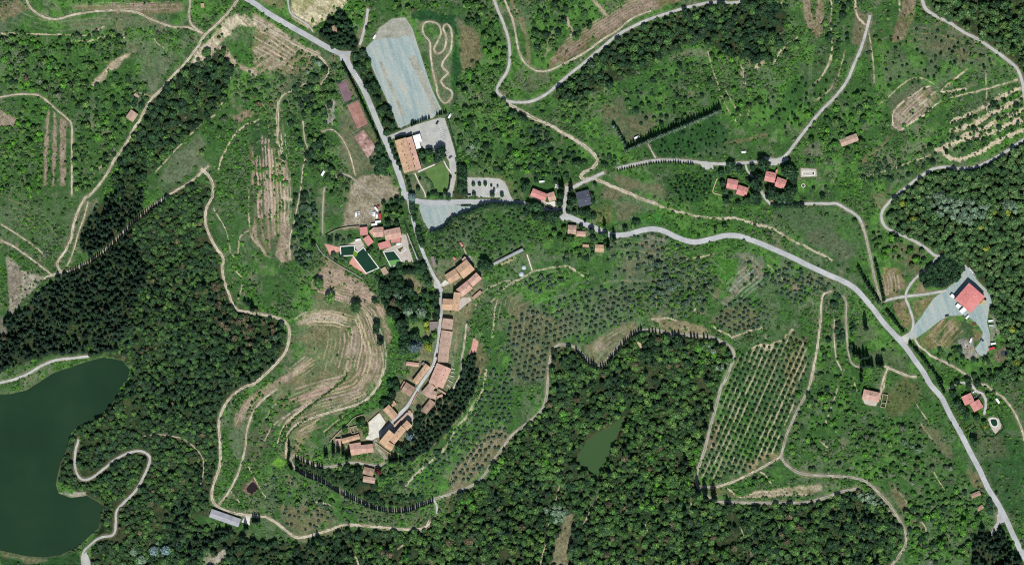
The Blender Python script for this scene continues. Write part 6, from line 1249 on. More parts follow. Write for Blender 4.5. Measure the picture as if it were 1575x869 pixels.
def proto(kind, lobes, n, leaf, trunk, seed, core=.8, up=.0):
    g = np.random.default_rng(seed); V = []; F = []; MI = []
    lobes = np.array(lobes, float); ar = np.prod(lobes[:, 3:], 1) ** (2 / 3); ar /= ar.sum()
    k = 0
    while k < n:
        li = g.choice(len(lobes), p=ar); c, r = lobes[li, :3], lobes[li, 3:]
        d = g.normal(size=3); d[2] += up; d /= np.linalg.norm(d)
        p = c + d * r * g.uniform(.78, 1.1)
        if any(np.sum(((p - q[:3]) / q[3:]) ** 2) < .6 for j, q in enumerate(lobes) if j != li): continue
        nn = d / r; nn /= np.linalg.norm(nn); nn = nn + g.normal(size=3) * .45; nn /= np.linalg.norm(nn)
        a = np.cross(nn, g.normal(size=3)); a /= np.linalg.norm(a); b = np.cross(nn, a)
        s = leaf * g.uniform(.6, 1.35); s2 = s * g.uniform(.6, 1)
        i = len(V); V += [p + a * s, p + b * s2 + nn * s * .15, p - a * s, p - b * s2 - nn * s * .1]; F.append((i, i + 1, i + 2, i + 3)); MI.append(0); k += 1
    for q in lobes:
        bm = bmesh.new(); bmesh.ops.create_icosphere(bm, subdivisions=2 if len(lobes) < 4 else 1, radius=1)
        i = len(V); bm.verts.index_update()
        for v in bm.verts:
            f = core * (.85 + .3 * g.random()); V.append(q[:3] + np.array(v.co) * q[3:] * f)
        F += [tuple(i + v.index for v in f.verts) for f in bm.faces]; MI += [0] * len(bm.faces); bm.free()
    h, r0 = trunk
    if h > 0:
        i = len(V)
        for z, rr in ((-.6, r0 * 1.3), (h * .5, r0), (h, r0 * .6)):
            for a in range(6): V.append((rr * math.cos(a * math.pi / 3), rr * math.sin(a * math.pi / 3), z))
        for z in range(2):
            for a in range(6): F.append((i + z * 6 + a, i + z * 6 + (a + 1) % 6, i + z * 6 + 6 + (a + 1) % 6, i + z * 6 + 6 + a)); MI.append(1)
        for la in g.uniform(0, 6.28, 3):          # limbs
            e = lobes[g.integers(len(lobes)), :3]; i = len(V); s = np.array([0, 0, h * .8]); t = (e - s); sd = np.cross(t, [0.1, .2, 1]); sd = sd / (np.linalg.norm(sd) + 1e-6) * r0 * .5
            V += [s + sd, s - sd, s + np.array([0, 0, r0 * .8]), s + t * .8]; F += [(i, i + 1, i + 3), (i + 1, i + 2, i + 3), (i + 2, i, i + 3)]; MI += [1, 1, 1]
    me = mesh_np(kind, V, F); me.polygons.foreach_set('material_index', MI)
    me.materials.append(M['needle' if kind in ('pine_tree', 'cypress_tree') else 'leaf']); me.materials.append(M['bark'])
    PROTO.setdefault(kind, []).append(me)
    if h > 0:
        mi = np.array(MI); used = sorted({v for f, m_ in zip(F, MI) if m_ == 0 for v in f}); mp_ = {v: k_ for k_, v in enumerate(used)}
        cr = mesh_np('crown', [V[v] for v in used], [tuple(mp_[v] for v in f) for f, m_ in zip(F, MI) if m_ == 0]); cr.materials.append(me.materials[0])
        used = sorted({v for f, m_ in zip(F, MI) if m_ == 1 for v in f}); mp_ = {v: k_ for k_, v in enumerate(used)}
        tr = mesh_np('trunk', [V[v] for v in used], [tuple(mp_[v] for v in f) for f, m_ in zip(F, MI) if m_ == 1]); tr.materials.append(M['bark'])
        SPLIT.setdefault(kind, []).append((cr, tr))
g = np.random.default_rng(3)
for s in range(7):      # broadleaf, 7 m across, 8 m tall
    lo = [(0, 0, 5.2, 2.5, 2.5, 2.3)] + [(1.9 * math.cos(a) * g.uniform(.8, 1.15), 1.9 * math.sin(a) * g.uniform(.8, 1.15), g.uniform(3.6, 5.9), g.uniform(1.2, 1.75), g.uniform(1.2, 1.75), g.uniform(1.1, 1.7)) for a in np.linspace(0, 6.28, 6, endpoint=False) + g.uniform(0, 1)] + [(g.uniform(-1, 1), g.uniform(-1, 1), 6.9, 1.3, 1.3, 1.1)]
    proto('broadleaf_tree', lo, 330, .5, (4.0, .25), 100 + s, .74)
for s in range(4):      # conifer, 5 m across, 11 m tall
    lo = [(g.uniform(-.2, .2), g.uniform(-.2, .2), z, r * g.uniform(.85, 1.15), r * g.uniform(.85, 1.15), 1.5) for z, r in ((2.6, 2.2), (4.3, 2.0), (6.0, 1.6), (7.7, 1.15), (9.3, .7), (10.4, .38))]
    proto('pine_tree', lo, 300, .42, (3.0, .25), 200 + s, .8)
for s in range(3):      # cypress, 2 m across, 10 m tall
    lo = [(0, 0, 2.4, .95, .95, 2.2), (g.uniform(-.1, .1), g.uniform(-.1, .1), 5.2, .98, .98, 2.6), (0, 0, 8.0, .55, .55, 2.2)]
    proto('cypress_tree', lo, 220, .27, (1.2, .15), 300 + s, .86)
for s in range(5):      # olive, 4 m across, 3.8 m tall
    lo = [(0, 0, 2.5, 1.4, 1.4, 1.1)] + [(1.15 * math.cos(a), 1.15 * math.sin(a), g.uniform(2.0, 2.8), g.uniform(.7, 1.05), g.uniform(.7, 1.05), g.uniform(.6, .95)) for a in np.linspace(0, 6.28, 5, endpoint=False) + g.uniform(0, 1)]
    proto('olive_tree', lo, 190, .3, (1.8, .2), 400 + s, .8)
for s in range(6):      # shrub, 2.4 m across, 1.7 m tall
    lo = [(g.uniform(-.6, .6), g.uniform(-.6, .6), g.uniform(.5, .9), g.uniform(.5, .9), g.uniform(.5, .9), g.uniform(.5, .85)) for _ in range(4)]
    proto('shrub', lo, 110, .24, (0, 0), 500 + s, .8, .4)
PAL = {k: [np.array(srgb(*c)[:3]) for c in v] for k, v in {
    'wood': [(72, 100, 48), (60, 88, 44), (84, 112, 52), (96, 120, 56), (54, 78, 42)],
    'west': [(56, 80, 44), (48, 68, 42), (68, 94, 46), (60, 76, 50), (78, 106, 50)],
    'east': [(78, 104, 56), (66, 92, 50), (88, 112, 60), (58, 84, 48), (96, 116, 66)],
    'dark': [(46, 70, 42), (54, 78, 46), (40, 60, 38)],
    'pine': [(48, 66, 46), (42, 58, 42), (56, 74, 48)],
    'brown': [(98, 92, 68), (88, 86, 62), (108, 98, 76)],
    'silver': [(104, 128, 100), (92, 118, 92), (114, 136, 110)],
    'blue': [(96, 120, 122), (104, 128, 124)],
    'olive': [(74, 90, 66), (66, 82, 60), (86, 100, 78)],
    'orch': [(62, 84, 52), (72, 92, 58), (56, 76, 48)],
    'cyp': [(44, 62, 40), (50, 70, 44)],
    'bush': [(78, 122, 40), (66, 106, 38), (92, 136, 44), (60, 90, 42), (86, 112, 58)],
    'dull': [(92, 104, 70), (104, 108, 82), (80, 94, 58), (72, 98, 48)],
    'yellow': [(128, 140, 56), (116, 130, 50)], 'red': [(84, 44, 44), (94, 54, 48)],
}.items()}
HUE = np.array([.93, 1.07, 1.22])
def tint(pal, x=0, y=0):
    p = PAL[pal]; f = HUE if pal not in ('brown', 'yellow', 'red', 'blue', 'silver') else 1.0; i = RNG.integers(len(p)); j = RNG.integers(len(p)); t = RNG.random()
    return (p[i] * t + p[j] * (1 - t)) * f * RNG.uniform(.75, 1.3)
COUNT = {}; REST = {k: [] for k in ('broadleaf_tree', 'pine_tree', 'cypress_tree', 'olive_tree', 'shrub')}
NOM = {'broadleaf_tree': 7.0, 'pine_tree': 4.8, 'cypress_tree': 2.0, 'olive_tree': 4.2, 'shrub': 2.3}
CATN = {'broadleaf_tree': 'tree', 'pine_tree': 'conifer', 'cypress_tree': 'cypress', 'olive_tree': 'olive tree', 'shrub': 'shrub'}
TREEOCC = np.zeros((NY, NX), bool)
def plant(kind, px, py, dia, pal, label=None, group=None, tall=1.0):
    """dia in photo pixels; with a label a tree of its own, else part of the mass"""
    s = dia * S / NOM[kind]; c = tint(pal)
    if label and COUNT.get(kind, 0) < 300:
        COUNT[kind] = COUNT.get(kind, 0) + 1
        pk = RNG.integers(len(PROTO[kind])); big = dia > 8 and kind in SPLIT
        o = bpy.data.objects.new(kind, None if big else PROTO[kind][pk]); C.objects.link(o)
        if big:                                        # a crown and a trunk one can tell apart
            for nm_, m_ in zip(('crown', 'trunk'), SPLIT[kind][pk]):
                q = bpy.data.objects.new(nm_, m_); C.objects.link(q); q.parent = o; q['tint'] = [float(v) for v in c]
        o.location = W(px, py); o.rotation_euler.z = RNG.uniform(0, 6.28); o.scale = (s, s * RNG.uniform(.92, 1.08), s * tall)
        o['tint'] = [float(v) for v in c]; tag(o, label, CATN[kind], group)
    else:
        REST[kind].append((px, py, s, s * tall, c))
    j, i = gidx(px, py); r = max(1, int(dia * .3 / STEP)); TREEOCC[max(0, j - r):j + r + 1, max(0, i - r):i + r + 1] = True
def single(kind, t, lst, pal, label, group, tall=1.0):
    k = TL[t][2]
    for e in lst:
        x, y = T1(t, e[0], e[1]); plant(kind, x, y, 2 * e[2] / k, e[3] if len(e) > 3 else pal, label, group, tall * RNG.uniform(.9, 1.1))
def along(kind, pts, sp, dia, pal, label, group, off=0, jit=.6, tall=1.0, skip=0.0):
    L = smooth(pts, step=.5); d = np.concatenate([[0], np.cumsum(np.hypot(*np.diff(L, axis=0).T))]); n = int(d[-1] / sp)
    for i in range(n + 1):
        if RNG.random() < skip: continue
        s = min(i * sp + RNG.uniform(-.15, .15) * sp, d[-1] - .01); k = np.searchsorted(d, max(s, 0)); k = min(max(k, 1), len(L) - 1); tn = L[k] - L[k - 1]; tn /= np.hypot(*tn) + 1e-9
        p = L[k] + np.array([-tn[1], tn[0]]) * off + RNG.normal(size=2) * jit * .4
        plant(kind, p[0], p[1], dia * RNG.uniform(.85, 1.2), pal, label, group, tall * RNG.uniform(.85, 1.15))
def hexpts(P, sp, jit=.38):
    P = np.array(P); x0, y0 = P.min(0); x1, y1 = P.max(0); X, Y = np.meshgrid(np.arange(x0, x1, sp), np.arange(y0, y1, sp * .87)); X = X + (np.arange(len(X)) % 2)[:, None] * sp / 2
    X = (X + RNG.uniform(-jit, jit, X.shape) * sp).ravel(); Y = (Y + RNG.uniform(-jit, jit, Y.shape) * sp).ravel()
    k = inpoly(X, Y, P) & free(X, Y) & (X > -MG + 5) & (X < 1575 + MG - 5) & (Y > -MG + 5) & (Y < 869 + MG - 5)
    return X[k], Y[k]
# ---- single garden, roadside and field trees
B = 'broadleaf_tree'
single(B, 'park', [(240, 225, 32), (275, 215, 30), (310, 205, 28), (345, 200, 28), (380, 200, 28), (415, 200, 28), (450, 195, 28), (485, 190, 30), (510, 172, 26)], 'dark', 'dark round tree in the row along the lower edge of the small pool', 'park trees by the pool')
single(B, 'park', [(515, 245, 32), (540, 300, 36), (510, 395, 30), (490, 470, 38), (565, 420, 30), (610, 410, 30), (600, 460, 32), (570, 482, 28), (615, 530, 30), (605, 585, 34), (540, 580, 26)], 'dark', 'dark tree along the west side of the road into the village', 'roadside park trees')
single(B, 'park', [(150, 310, 34), (200, 330, 40), (180, 372, 34), (145, 362, 26), (240, 300, 34), (310, 308, 34), (385, 370, 52), (350, 482, 52), (225, 540, 44), (270, 565, 40), (420, 596, 30), (310, 640, 52), (330, 700, 46), (350, 800, 46), (330, 855, 44), (430, 740, 40), (280, 470, 34)], 'dark', 'large dark tree in the wooded park west of the village', 'dark park trees')
single(B, 'park', [(275, 395, 28), (308, 422, 24), (375, 530, 46), (480, 545, 44)], 'silver', 'pale grey green tree among the dark trees of the village park', 'pale park trees')
single(B, 'park', [(245, 465, 38)], 'brown', 'single brownish tree in the middle of the dark village park', None)
single('pine_tree', 'park', [(425, 828, 54)], 'blue', 'big blue grey cedar at the lower end of the village park', None, .5)
single('pine_tree', 'vw', [(815, 520, 42)], 'blue', 'blue grey cedar behind the tall stepped manor', None, .6)
single(B, 'park', [(540, 840, 40), (520, 640, 26), (530, 690, 22)], 'yellow', 'yellowish green tree beside the carport by the village street', 'yellowish garden trees')
single(B, 'park', [(520, 790, 34), (590, 735, 30), (570, 770, 28), (600, 690, 16)], 'wood', 'green garden tree below the carport by the village street', 'carport garden trees')
single(B, 'park', [(112, 655, 38), (105, 700, 32), (140, 790, 34), (88, 450, 26)], 'dark', 'dark tree along the bare eastern edge of the ploughed hill', 'hill edge trees')
single(B, 'hill', [(210, 18, 27), (265, 84, 27), (384, 124, 30)], 'wood', 'large round tree standing alone on the bare upper hill', 'three lone hill trees', .8)
single(B, 'hill', [(14, 266, 17)], 'silver', 'single silvery tree at the wood edge beside the curving hill track', None)
single(B, 'cross', [(90, 110, 46), (60, 72, 26), (70, 150, 34)], 'dark', 'dark tree at the west end of the angled red house', 'trees by the angled red house')
single(B, 'cross', [(400, 70, 26), (195, 48, 22), (270, 25, 20), (520, 25, 22), (800, 90, 22)], 'dark', 'small dark tree on the grass bank above the angled red house', 'grass bank trees')
single(B, 'cross', [(450, 215, 42), (440, 285, 38), (575, 250, 44), (545, 315, 40), (590, 385, 32), (525, 370, 28), (540, 230, 32)], 'dark', 'dark tree hugging the drive between the red house and the grey roof', 'drive trees')
single(B, 'cross', [(660, 375, 38), (720, 385, 44), (780, 270, 34), (770, 215, 30), (790, 425, 34), (745, 430, 28)], 'dark', 'dark tree around the house with the grey sheet roof', 'grey roof garden trees')
single(B, 'cross', [(250, 350, 40), (330, 410, 58), (300, 450, 46), (400, 430, 52), (440, 385, 38), (195, 325, 58), (130, 330, 50), (240, 425, 50), (180, 425, 40), (370, 480, 40), (100, 380, 40)], 'dark', 'dark tree massed below the road opposite the angled red house', 'trees below the road')
single(B, 'cross', [(768, 565, 36), (912, 612, 34), (985, 640, 36), (660, 530, 28), (700, 470, 18)], 'dark', 'dark round tree at the edge of the main road by the roadside houses', 'road edge trees')
single(B, 'cross', [(480, 555, 32), (385, 592, 34), (545, 650, 44), (350, 660, 32), (440, 640, 34), (500, 690, 34)], 'wood', 'tree in the scrub below the brown roadside house', 'scrub trees')
single(B, 'twin', [(250, 190, 72), (120, 285, 56), (360, 235, 56), (210, 250, 44)], 'dark', 'dark tree along the lane above the left hand red pair', 'trees above the left pair')
single(B, 'twin', [(540, 205, 44), (690, 180, 92), (640, 335, 72), (600, 290, 40)], 'dark', 'dark tree between the two red pairs by the lane', 'trees between the pairs')
single(B, 'twin', [(1000, 155, 54), (1010, 250, 92), (1075, 310, 82), (1090, 385, 60)], 'dark', 'large dark tree north east of the right hand red pair', 'trees right of the right pair')
single(B, 'twin', [(560, 420, 82), (620, 485, 62), (580, 580, 82), (600, 650, 66), (490, 380, 40)], 'dark', 'dark tree in the belt just right of the left hand red pair', 'belt between the pairs')
single(B, 'twin', [(140, 425, 50), (160, 530, 44), (250, 585, 40), (180, 645, 52), (460, 650, 62), (350, 690, 40)], 'dark', 'dark garden tree left of and below the left hand red pair', 'gardens of the left pair')
single(B, 'twin', [(790, 520, 82), (850, 590, 72), (960, 590, 82), (1045, 530, 90), (1095, 500, 60), (900, 645, 50), (1040, 640, 56), (740, 600, 40)], 'dark', 'large dark tree massed below the right hand red pair', 'trees below the right pair')
along(B, T('twin', (800, 715), (900, 725), (1000, 725), (1100, 722), (1230, 715)), 5, 8, 'dark', 'dark tree shading the hidden lane below the right hand red pair', 'lane hedge trees')
single(B, 'twin', [(1480, 590, 42), (1360, 490, 26), (1525, 480, 24), (1290, 130, 30)], 'dark', 'small dark tree scattered round the oblong pool garden', 'pool garden trees')
single(B, 'hotel', [(370, 430, 42), (440, 400, 40), (540, 425, 60), (560, 380, 46), (510, 475, 38), (385, 490, 28)], 'dark', 'dark tree between the orange hotel and its car park', 'hotel garden trees')
single(B, 'hotel', [(60, 300, 24), (85, 352, 26), (100, 402, 26), (120, 452, 28), (142, 512, 24), (165, 560, 20)], 'dark', 'bushy tree in the strip between the orange hotel and the main road', 'hotel frontage trees')
single(B, 'hotel', [(275, 840, 44)], 'blue', 'grey blue tree at the road junction south of the hotel', None)
single(B, 'hotel', [(500, 792, 24), (470, 800, 26), (590, 785, 22), (640, 640, 15), (225, 650, 20), (240, 700, 22), (330, 750, 24), (255, 745, 20), (350, 660, 16), (430, 820, 22), (550, 830, 26), (620, 840, 28)], 'dark', 'small dark tree round the hotel lawn and its paths', 'hotel lawn trees')
single(B, 'lot', [(305, 268, 36), (410, 265, 34), (505, 263, 38), (605, 284, 22), (710, 290, 22)], 'dark', 'little dark tree on the middle island of the parking lot', 'parking island trees')
single(B, 'lot', [(315, 430, 40), (620, 430, 48), (785, 440, 40)], 'dark', 'dark tree on the strip between the parking lot and the road', 'parking strip trees')
single(B, 'lot', [(515, 84, 36), (432, 100, 18), (580, 95, 18), (645, 100, 14), (838, 105, 18), (925, 122, 34), (958, 182, 16), (1018, 272, 32), (1010, 430, 38)], 'wood', 'small tree on the dry grass north and east of the parking lot', 'dry grass trees')
single(B, 'oval', [(40, 205, 50), (92, 320, 56), (140, 372, 56), (200, 440, 50), (200, 485, 40), (330, 492, 46), (230, 112, 42), (90, 60, 40), (212, 32, 40), (332, 82, 50), (30, 110, 34)], 'dark', 'dark garden tree round the stepped red house above the oval pool', 'stepped house trees')
single(B, 'oval', [(300, 780, 60)], 'dark', 'large dark tree standing alone beside the main road below the oval pool house', None)
single(B, 'oval', [(512, 310, 30), (500, 360, 22), (420, 552, 34), (305, 630, 24), (440, 740, 18), (482, 782, 18), (540, 190, 26), (460, 210, 30), (440, 130, 20)], 'wood', 'small tree near the oval pool and the garden drive', 'oval pool garden trees')
single(B, 'oval', [(430, 600, 34)], 'yellow', 'round yellow green tree left of the oval pool', None)
single(B, 'vw', [(710, 630, 38), (745, 642, 44), (792, 602, 36)], 'dark', 'dark tree crowding the south wall of the tall manor', 'manor trees')
single(B, 'vw', [(880, 420, 36), (895, 282, 26), (860, 470, 26)], 'dark', 'dark tree between the gatehouse and the pine slope', 'gatehouse trees')
single(B, 'vw', [(370, 425, 40), (412, 450, 36), (420, 505, 30), (395, 395, 30), (240, 470, 30)], 'wood', 'green tree on the west side of the white forecourt', 'forecourt trees')
single(B, 'vw', [(640, 210, 34), (590, 215, 34), (660, 150, 40), (700, 90, 40), (640, 60, 36), (690, 40, 30), (560, 250, 28)], 'dark', 'tree on the bank behind the houses west of the street', 'bank trees')
single(B, 'villa', [(700, 260, 42), (690, 300, 36), (985, 290, 26), (830, 385, 22), (770, 370, 24), (860, 385, 22)], 'dark', 'dark tree around the villa with stepped wings', 'villa trees')
single(B, 'villa', [(880, 258, 34)], 'red', 'dark reddish tree beside the villa with stepped wings', None)
single(B, 'vn2', [(760, 190, 64), (800, 230, 44), (720, 230, 44), (830, 200, 40)], 'dark', 'big dark tree between the northern village houses and the loggia', 'trees by the loggia')
along(B, T('F', (706, 60), (712, 110), (722, 150)), 4.6, 9, 'dark', 'dark tree in the upper clump along the road opposite the villa', 'upper road clump')
along(B, T('F', (735, 180), (742, 225), (760, 268)), 4.6, 10, 'dark', 'dark tree in the lower clump along the road opposite the villa', 'lower road clump')
along(B, T('mid', (172, 350), (270, 318), (345, 270), (385, 215), (490, 165), (600, 118), (740, 62), (860, 36), (1000, 42), (1200, 52)), 5.2, 8.5, 'dark', 'dark tree in the close row along the blue gravel yard and road', 'close tree row')
along(B, T('B', (918, 745), (925, 800), (920, 869)), 5.5, 10, 'dark', 'dark tree in the thick double row west of the parking lot', 'double tree row')
along(B, T('B', (938, 748), (942, 800), (942, 869)), 5.5, 9, 'dark', 'dark tree in the thick double row west of the parking lot', 'double tree row')
single(B, 'pool', [(620, 480, 62), (770, 480, 50), (550, 140, 44), (770, 90, 50), (860, 110, 46), (680, 110, 36), (450, 720, 36)], 'dark', 'dark tree in the garden north of the pale orange villa', 'villa garden trees')
single(B, 'pool', [(620, 240, 50), (700, 220, 50), (590, 330, 46), (660, 330, 44), (760, 200, 46), (830, 260, 46), (860, 350, 40), (720, 300, 40), (790, 330, 40)], 'wood', 'green tree in the grove above the pale orange villa', 'villa grove trees')
# ---- cypresses
Cy = 'cypress_tree'; lb = 'slim dark cypress in the row along the curving lane below the village'
along(Cy, T('J', (188, 446), (230, 472), (300, 498), (380, 545), (440, 575), (500, 604), (560, 624), (630, 634), (690, 629), (740, 610), (800, 587)), 3.3, 3.0, 'cyp', lb, 'cypresses of the curving lane', .2, .3)
along(Cy, T('J', (158, 330), (158, 380), (155, 420), (172, 445)), 3.6, 3.4, 'cyp', 'slim dark cypress at the hairpin west of the village', 'hairpin cypresses')
along(Cy, T('J', (190, 400), (250, 425), (310, 440)), 4.2, 3.2, 'cyp', 'slim dark cypress along the inner edge of the hairpin lane', 'inner hairpin cypresses', 0, 1.4)
single(Cy, 'vw', [(60, 700, 14), (75, 690, 12), (135, 672, 18), (178, 668, 20), (222, 690, 18), (278, 705, 18), (255, 730, 16)], 'cyp', 'dark cypress below the orange house on the hill edge', 'hill edge cypresses')
single(Cy, 'vw', [(636, 755, 13), (662, 750, 16), (692, 748, 16), (730, 752, 12), (780, 720, 12)], 'cyp', 'dark cypress at the street bend above the villa', 'street bend cypresses')
along(Cy, T('G', (598, 640), (556, 664), (508, 710), (458, 770), (410, 806)), 4.2, 3.2, 'cyp', 'dark cypress along the lane on the east side of the bare wedge field', 'wedge field east cypresses')
along(Cy, T('G', (400, 804), (348, 770), (305, 724)), 4.6, 3.4, 'cyp', 'dark cypress along the lane on the west side of the bare wedge field', 'wedge field west cypresses')
along(Cy, T('G', (620, 640), (720, 655), (830, 668), (900, 672)), 5, 3.4, 'cyp', 'dark cypress on the forest edge under the bare strip', 'forest edge cypresses', 0, 1, 1, .3)
along(Cy, T('C', (490, 764), (560, 748), (650, 732), (740, 728), (830, 735)), 3.8, 2.4, 'cyp', 'small dark cypress in the row below the lane to the red pairs', 'lane cypresses', 0, .2, .7)
along(Cy, T('E', (735, 58), (690, 88), (640, 128), (595, 165), (545, 215), (485, 275), (435, 315), (380, 350), (300, 385)), 4.0, 3.2, 'cyp', 'dark cypress on the wood side of the long pale dirt track', 'dirt track cypresses', 0, .8)
along(Cy, T('B', (400, 292), (470, 432), (520, 542), (566, 640)), 3.3, 3.0, 'cyp', 'dark cypress in the hedge row between the courts and the main road', 'court hedge cypresses', 0, .3)
single(Cy, 'east', [(308, 370, 17)], 'cyp', 'tall lone cypress in the dull clearing west of the main road', None, 1.2)
single(Cy, 'east', [(295, 622, 12), (318, 618, 12), (336, 620, 12), (352, 624, 12), (388, 612, 12), (402, 620, 12), (418, 612, 12), (272, 570, 13), (296, 562, 13), (318, 560, 12), (232, 545, 14), (252, 552, 12), (282, 660, 10), (282, 700, 10), (280, 720, 10)], 'cyp', 'dark cypress round the drive to the hipped farmhouse', 'farmhouse cypresses')
single(Cy, 'shed', [(590, 800, 22), (575, 820, 18), (690, 715, 20), (718, 720, 22), (742, 720, 20), (772, 710, 18), (615, 815, 14)], 'cyp', 'dark cypress beside the long grey corrugated shed yard', 'shed cypresses')
single(Cy, 'orch2', [(75, 755, 24), (138, 795, 24), (210, 800, 26), (190, 60, 16)], 'cyp', 'thick dark cypress at the corner below the wedge shaped orchard', 'orchard corner cypresses')
single(Cy, 'cross', [(560, 150, 20), (545, 165, 16), (440, 125, 16), (470, 130, 18), (850, 605, 14), (900, 528, 18), (938, 750, 22), (1000, 660, 20)], 'cyp', 'dark cypress beside the drives and road near the roadside houses', 'roadside cypresses')
along(Cy, T('hotel', (268, 150), (320, 128), (385, 100), (440, 82)), 3.6, 3, 'cyp', 'small dark conical tree between the gravel field and the car park', 'car park cypresses', 0, .3, .7)
along(Cy, T('hotel', (510, 52), (560, 42), (605, 30)), 3.6, 3.2, 'cyp', 'dark conical tree at the north east corner of the car park', 'car park corner cypresses', 0, .3, .7)
# ---- conifers
Pn = 'pine_tree'
along(Pn, T('row', (450, 585), (700, 480), (1000, 355), (1250, 250), (1480, 150)), 4.2, 7, 'silver', 'tall grey green conifer in the long straight row across the green meadow', 'long conifer row', 0, .6, 1.25)
along(Pn, T('row', (312, 318), (370, 400), (455, 560)), 4.6, 6, 'silver', 'grey green conifer in the short row at the west end of the long row', 'short conifer row', 0, .6, 1.2)
along(Pn, T('H', (418, 352), (450, 410), (508, 500)), 4.6, 5.6, 'dark', 'dark conifer in the row between the grey path and the main road', 'conifers by the grey path')
along(Pn, T('H', (494, 325), (515, 410), (532, 495)), 4.6, 5.4, 'dark', 'dark conifer in the row between the grey path and the brown plot', 'conifers by the brown plot')
along(Pn, T('H', (545, 545), (580, 590), (625, 648)), 4.6, 5.6, 'dark', 'dark conifer in the short row above the barn yard junction', 'conifers above the junction')
along(Pn, T('H', (650, 690), (710, 760), (790, 862)) + T('L', (770, 40), (805, 105)), 4.6, 5.4, 'dark', 'dark conifer in the row along the main road below the barn yard', 'conifers below the junction')
X, Y = hexpts(FOREST['cedars_nw'], 7.5)
for x, y in zip(X, Y): plant(Pn, x, y, RNG.uniform(9, 12), 'dark', 'dark cedar in the ring around the small square house', 'cedar ring', .62)
X, Y = hexpts(FOREST['pines_village'], 6.2)
for x, y in zip(X, Y):
    if RNG.random() < .9: plant(Pn, x, y, RNG.uniform(5.5, 8.5), 'pine' if RNG.random() < .6 else 'dark', 'dark pine on the steep slope below the eastern village row', 'pines of the village slope', RNG.uniform(.5, .85))
for ln in (T('hill', (40, 740), (90, 655), (200, 562), (320, 470), (345, 430)), T('hill', (250, 700), (330, 640), (430, 560)), T('west', (395, 395), (420, 320), (500, 240), (590, 170)), T('west', (410, 420), (470, 330), (560, 250))):
    along('shrub', ln, 2.6, 3.6, 'wood', None, None, 0, 1.2)
# ---- big crowns of the eastern wood
POPLAR = [T('H', (720, 20), (800, 10), (860, 60), (930, 50), (1010, 90), (980, 130), (930, 165), (850, 140), (760, 110)), T('H', (1030, 60), (1070, 45), (1140, 80), (1130, 125), (1060, 100)), T('L', (410, 540), (500, 560), (540, 600), (520, 610), (440, 590)), T('L', (530, 540), (580, 540), (590, 580), (545, 580)), T('K', (160, 610), (240, 605), (275, 650), (220, 685), (180, 650)), T('G', (890, 695), (930, 700), (930, 735), (890, 730)), T('G', (930, 780), (985, 775), (980, 820), (930, 820)), T('B', (945, 650), (990, 655), (1000, 710), (960, 700)), T('L', (610, 320), (690, 330), (690, 360), (620, 355)), T('H', (740, 740), (800, 760), (850, 800), (760, 790))]
def inpop(x, y): return any(inpoly(np.array([x]), np.array([y]), P)[0] for P in POPLAR)
X, Y = hexpts(FOREST['clump_yard'], 6.5)
for x, y in zip(X, Y): plant(B, x, y, RNG.uniform(8, 10.5), 'dark', None)
X, Y = hexpts(FOREST['wood_east'], 9.0)
order = RNG.permutation(len(X))
vis = lambda x, y: 3 < x < 1572 and 3 < y < 866
for k in order:
    x, y = X[k], Y[k]; pop = inpop(x, y)
    lab = ('silvery poplar crown in the eastern wood above the red barn yard' if pop else 'round crown in the dense wood along the eastern edge beyond the lanes') if vis(x, y) and x > 1330 else None
    plant(B, x, y, RNG.uniform(9, 13), 'silver' if pop else ('east' if RNG.random() < .985 else 'yellow'), lab, ('poplars of the eastern wood' if pop else 'crowns of the eastern wood'), .95)
# ---- the wedge-shaped orchard
OR = ORCH
_unused = T('orch', (230, 300), (330, 255), (470, 195), (620, 175), (735, 130), (800, 55), (930, 150), (960, 380), (930, 480), (840, 690)) + T('orch2', (740, 390), (560, 520), (470, 570), (350, 620), (90, 650), (130, 470), (190, 280), (235, 130))
a = R(-66); ca_, sa_ = math.cos(a), math.sin(a); cnt = 0
for i in range(-30, 40):
    for j in range(-40, 40):
        u, v = j * 9.0 + (i % 2) * 1.5 + RNG.normal() * .5, i * 8.2 + RNG.normal() * .4
        x, y = 1150 + u * ca_ - v * sa_, 630 + u * sa_ + v * ca_
        if inpoly(np.array([x]), np.array([y]), OR)[0] and free(np.array([x]), np.array([y]))[0]:
            plant('olive_tree', x, y, RNG.uniform(4.6, 6.2), 'dark', 'small round olive tree in the straight rows of the wedge shaped orchard', 'olive trees of the wedge orchard'); cnt += 1
ORN = cnt
# ---- shrubs and saplings of the meadows, as things
def field(kind, P, sp, dia, pal, label, group, keep=1.0, jit=.38, tall=1.0):
    X, Y = hexpts(P, sp, jit)
    for x, y in zip(X, Y):
        if RNG.random() < keep and vis(x, y): plant(kind, x, y, RNG.uniform(*dia), pal, label, group, tall)
field('shrub', T('row', (600, 590), (760, 500), (1000, 400), (1300, 290), (1480, 220), (1560, 330), (1570, 560), (1480, 660), (1200, 670), (800, 670), (640, 640)), 9.5, (3.4, 4.6), 'dark', 'dark dot-like shrub on the smooth green meadow below the long conifer row', 'meadow shrubs', .85, .42, 1.5)
field('shrub', T('east2', (920, 110), (1020, 50), (1330, 70), (1340, 220), (1180, 320), (1010, 310)), 6.6, (3.6, 5.0), 'dark', 'dark shrub in the planted green slope left of the red pairs', 'planted slope shrubs', .9, .3, 1.5)
field('shrub', T('cn', (560, 560), (800, 420), (900, 340), (1080, 380), (1000, 560), (860, 690), (700, 700)), 11, (4, 6), 'dark', 'dark shrub dotting the smooth hillside left of the long grey lane', 'hillside shrubs', .7, .42, 1.4)
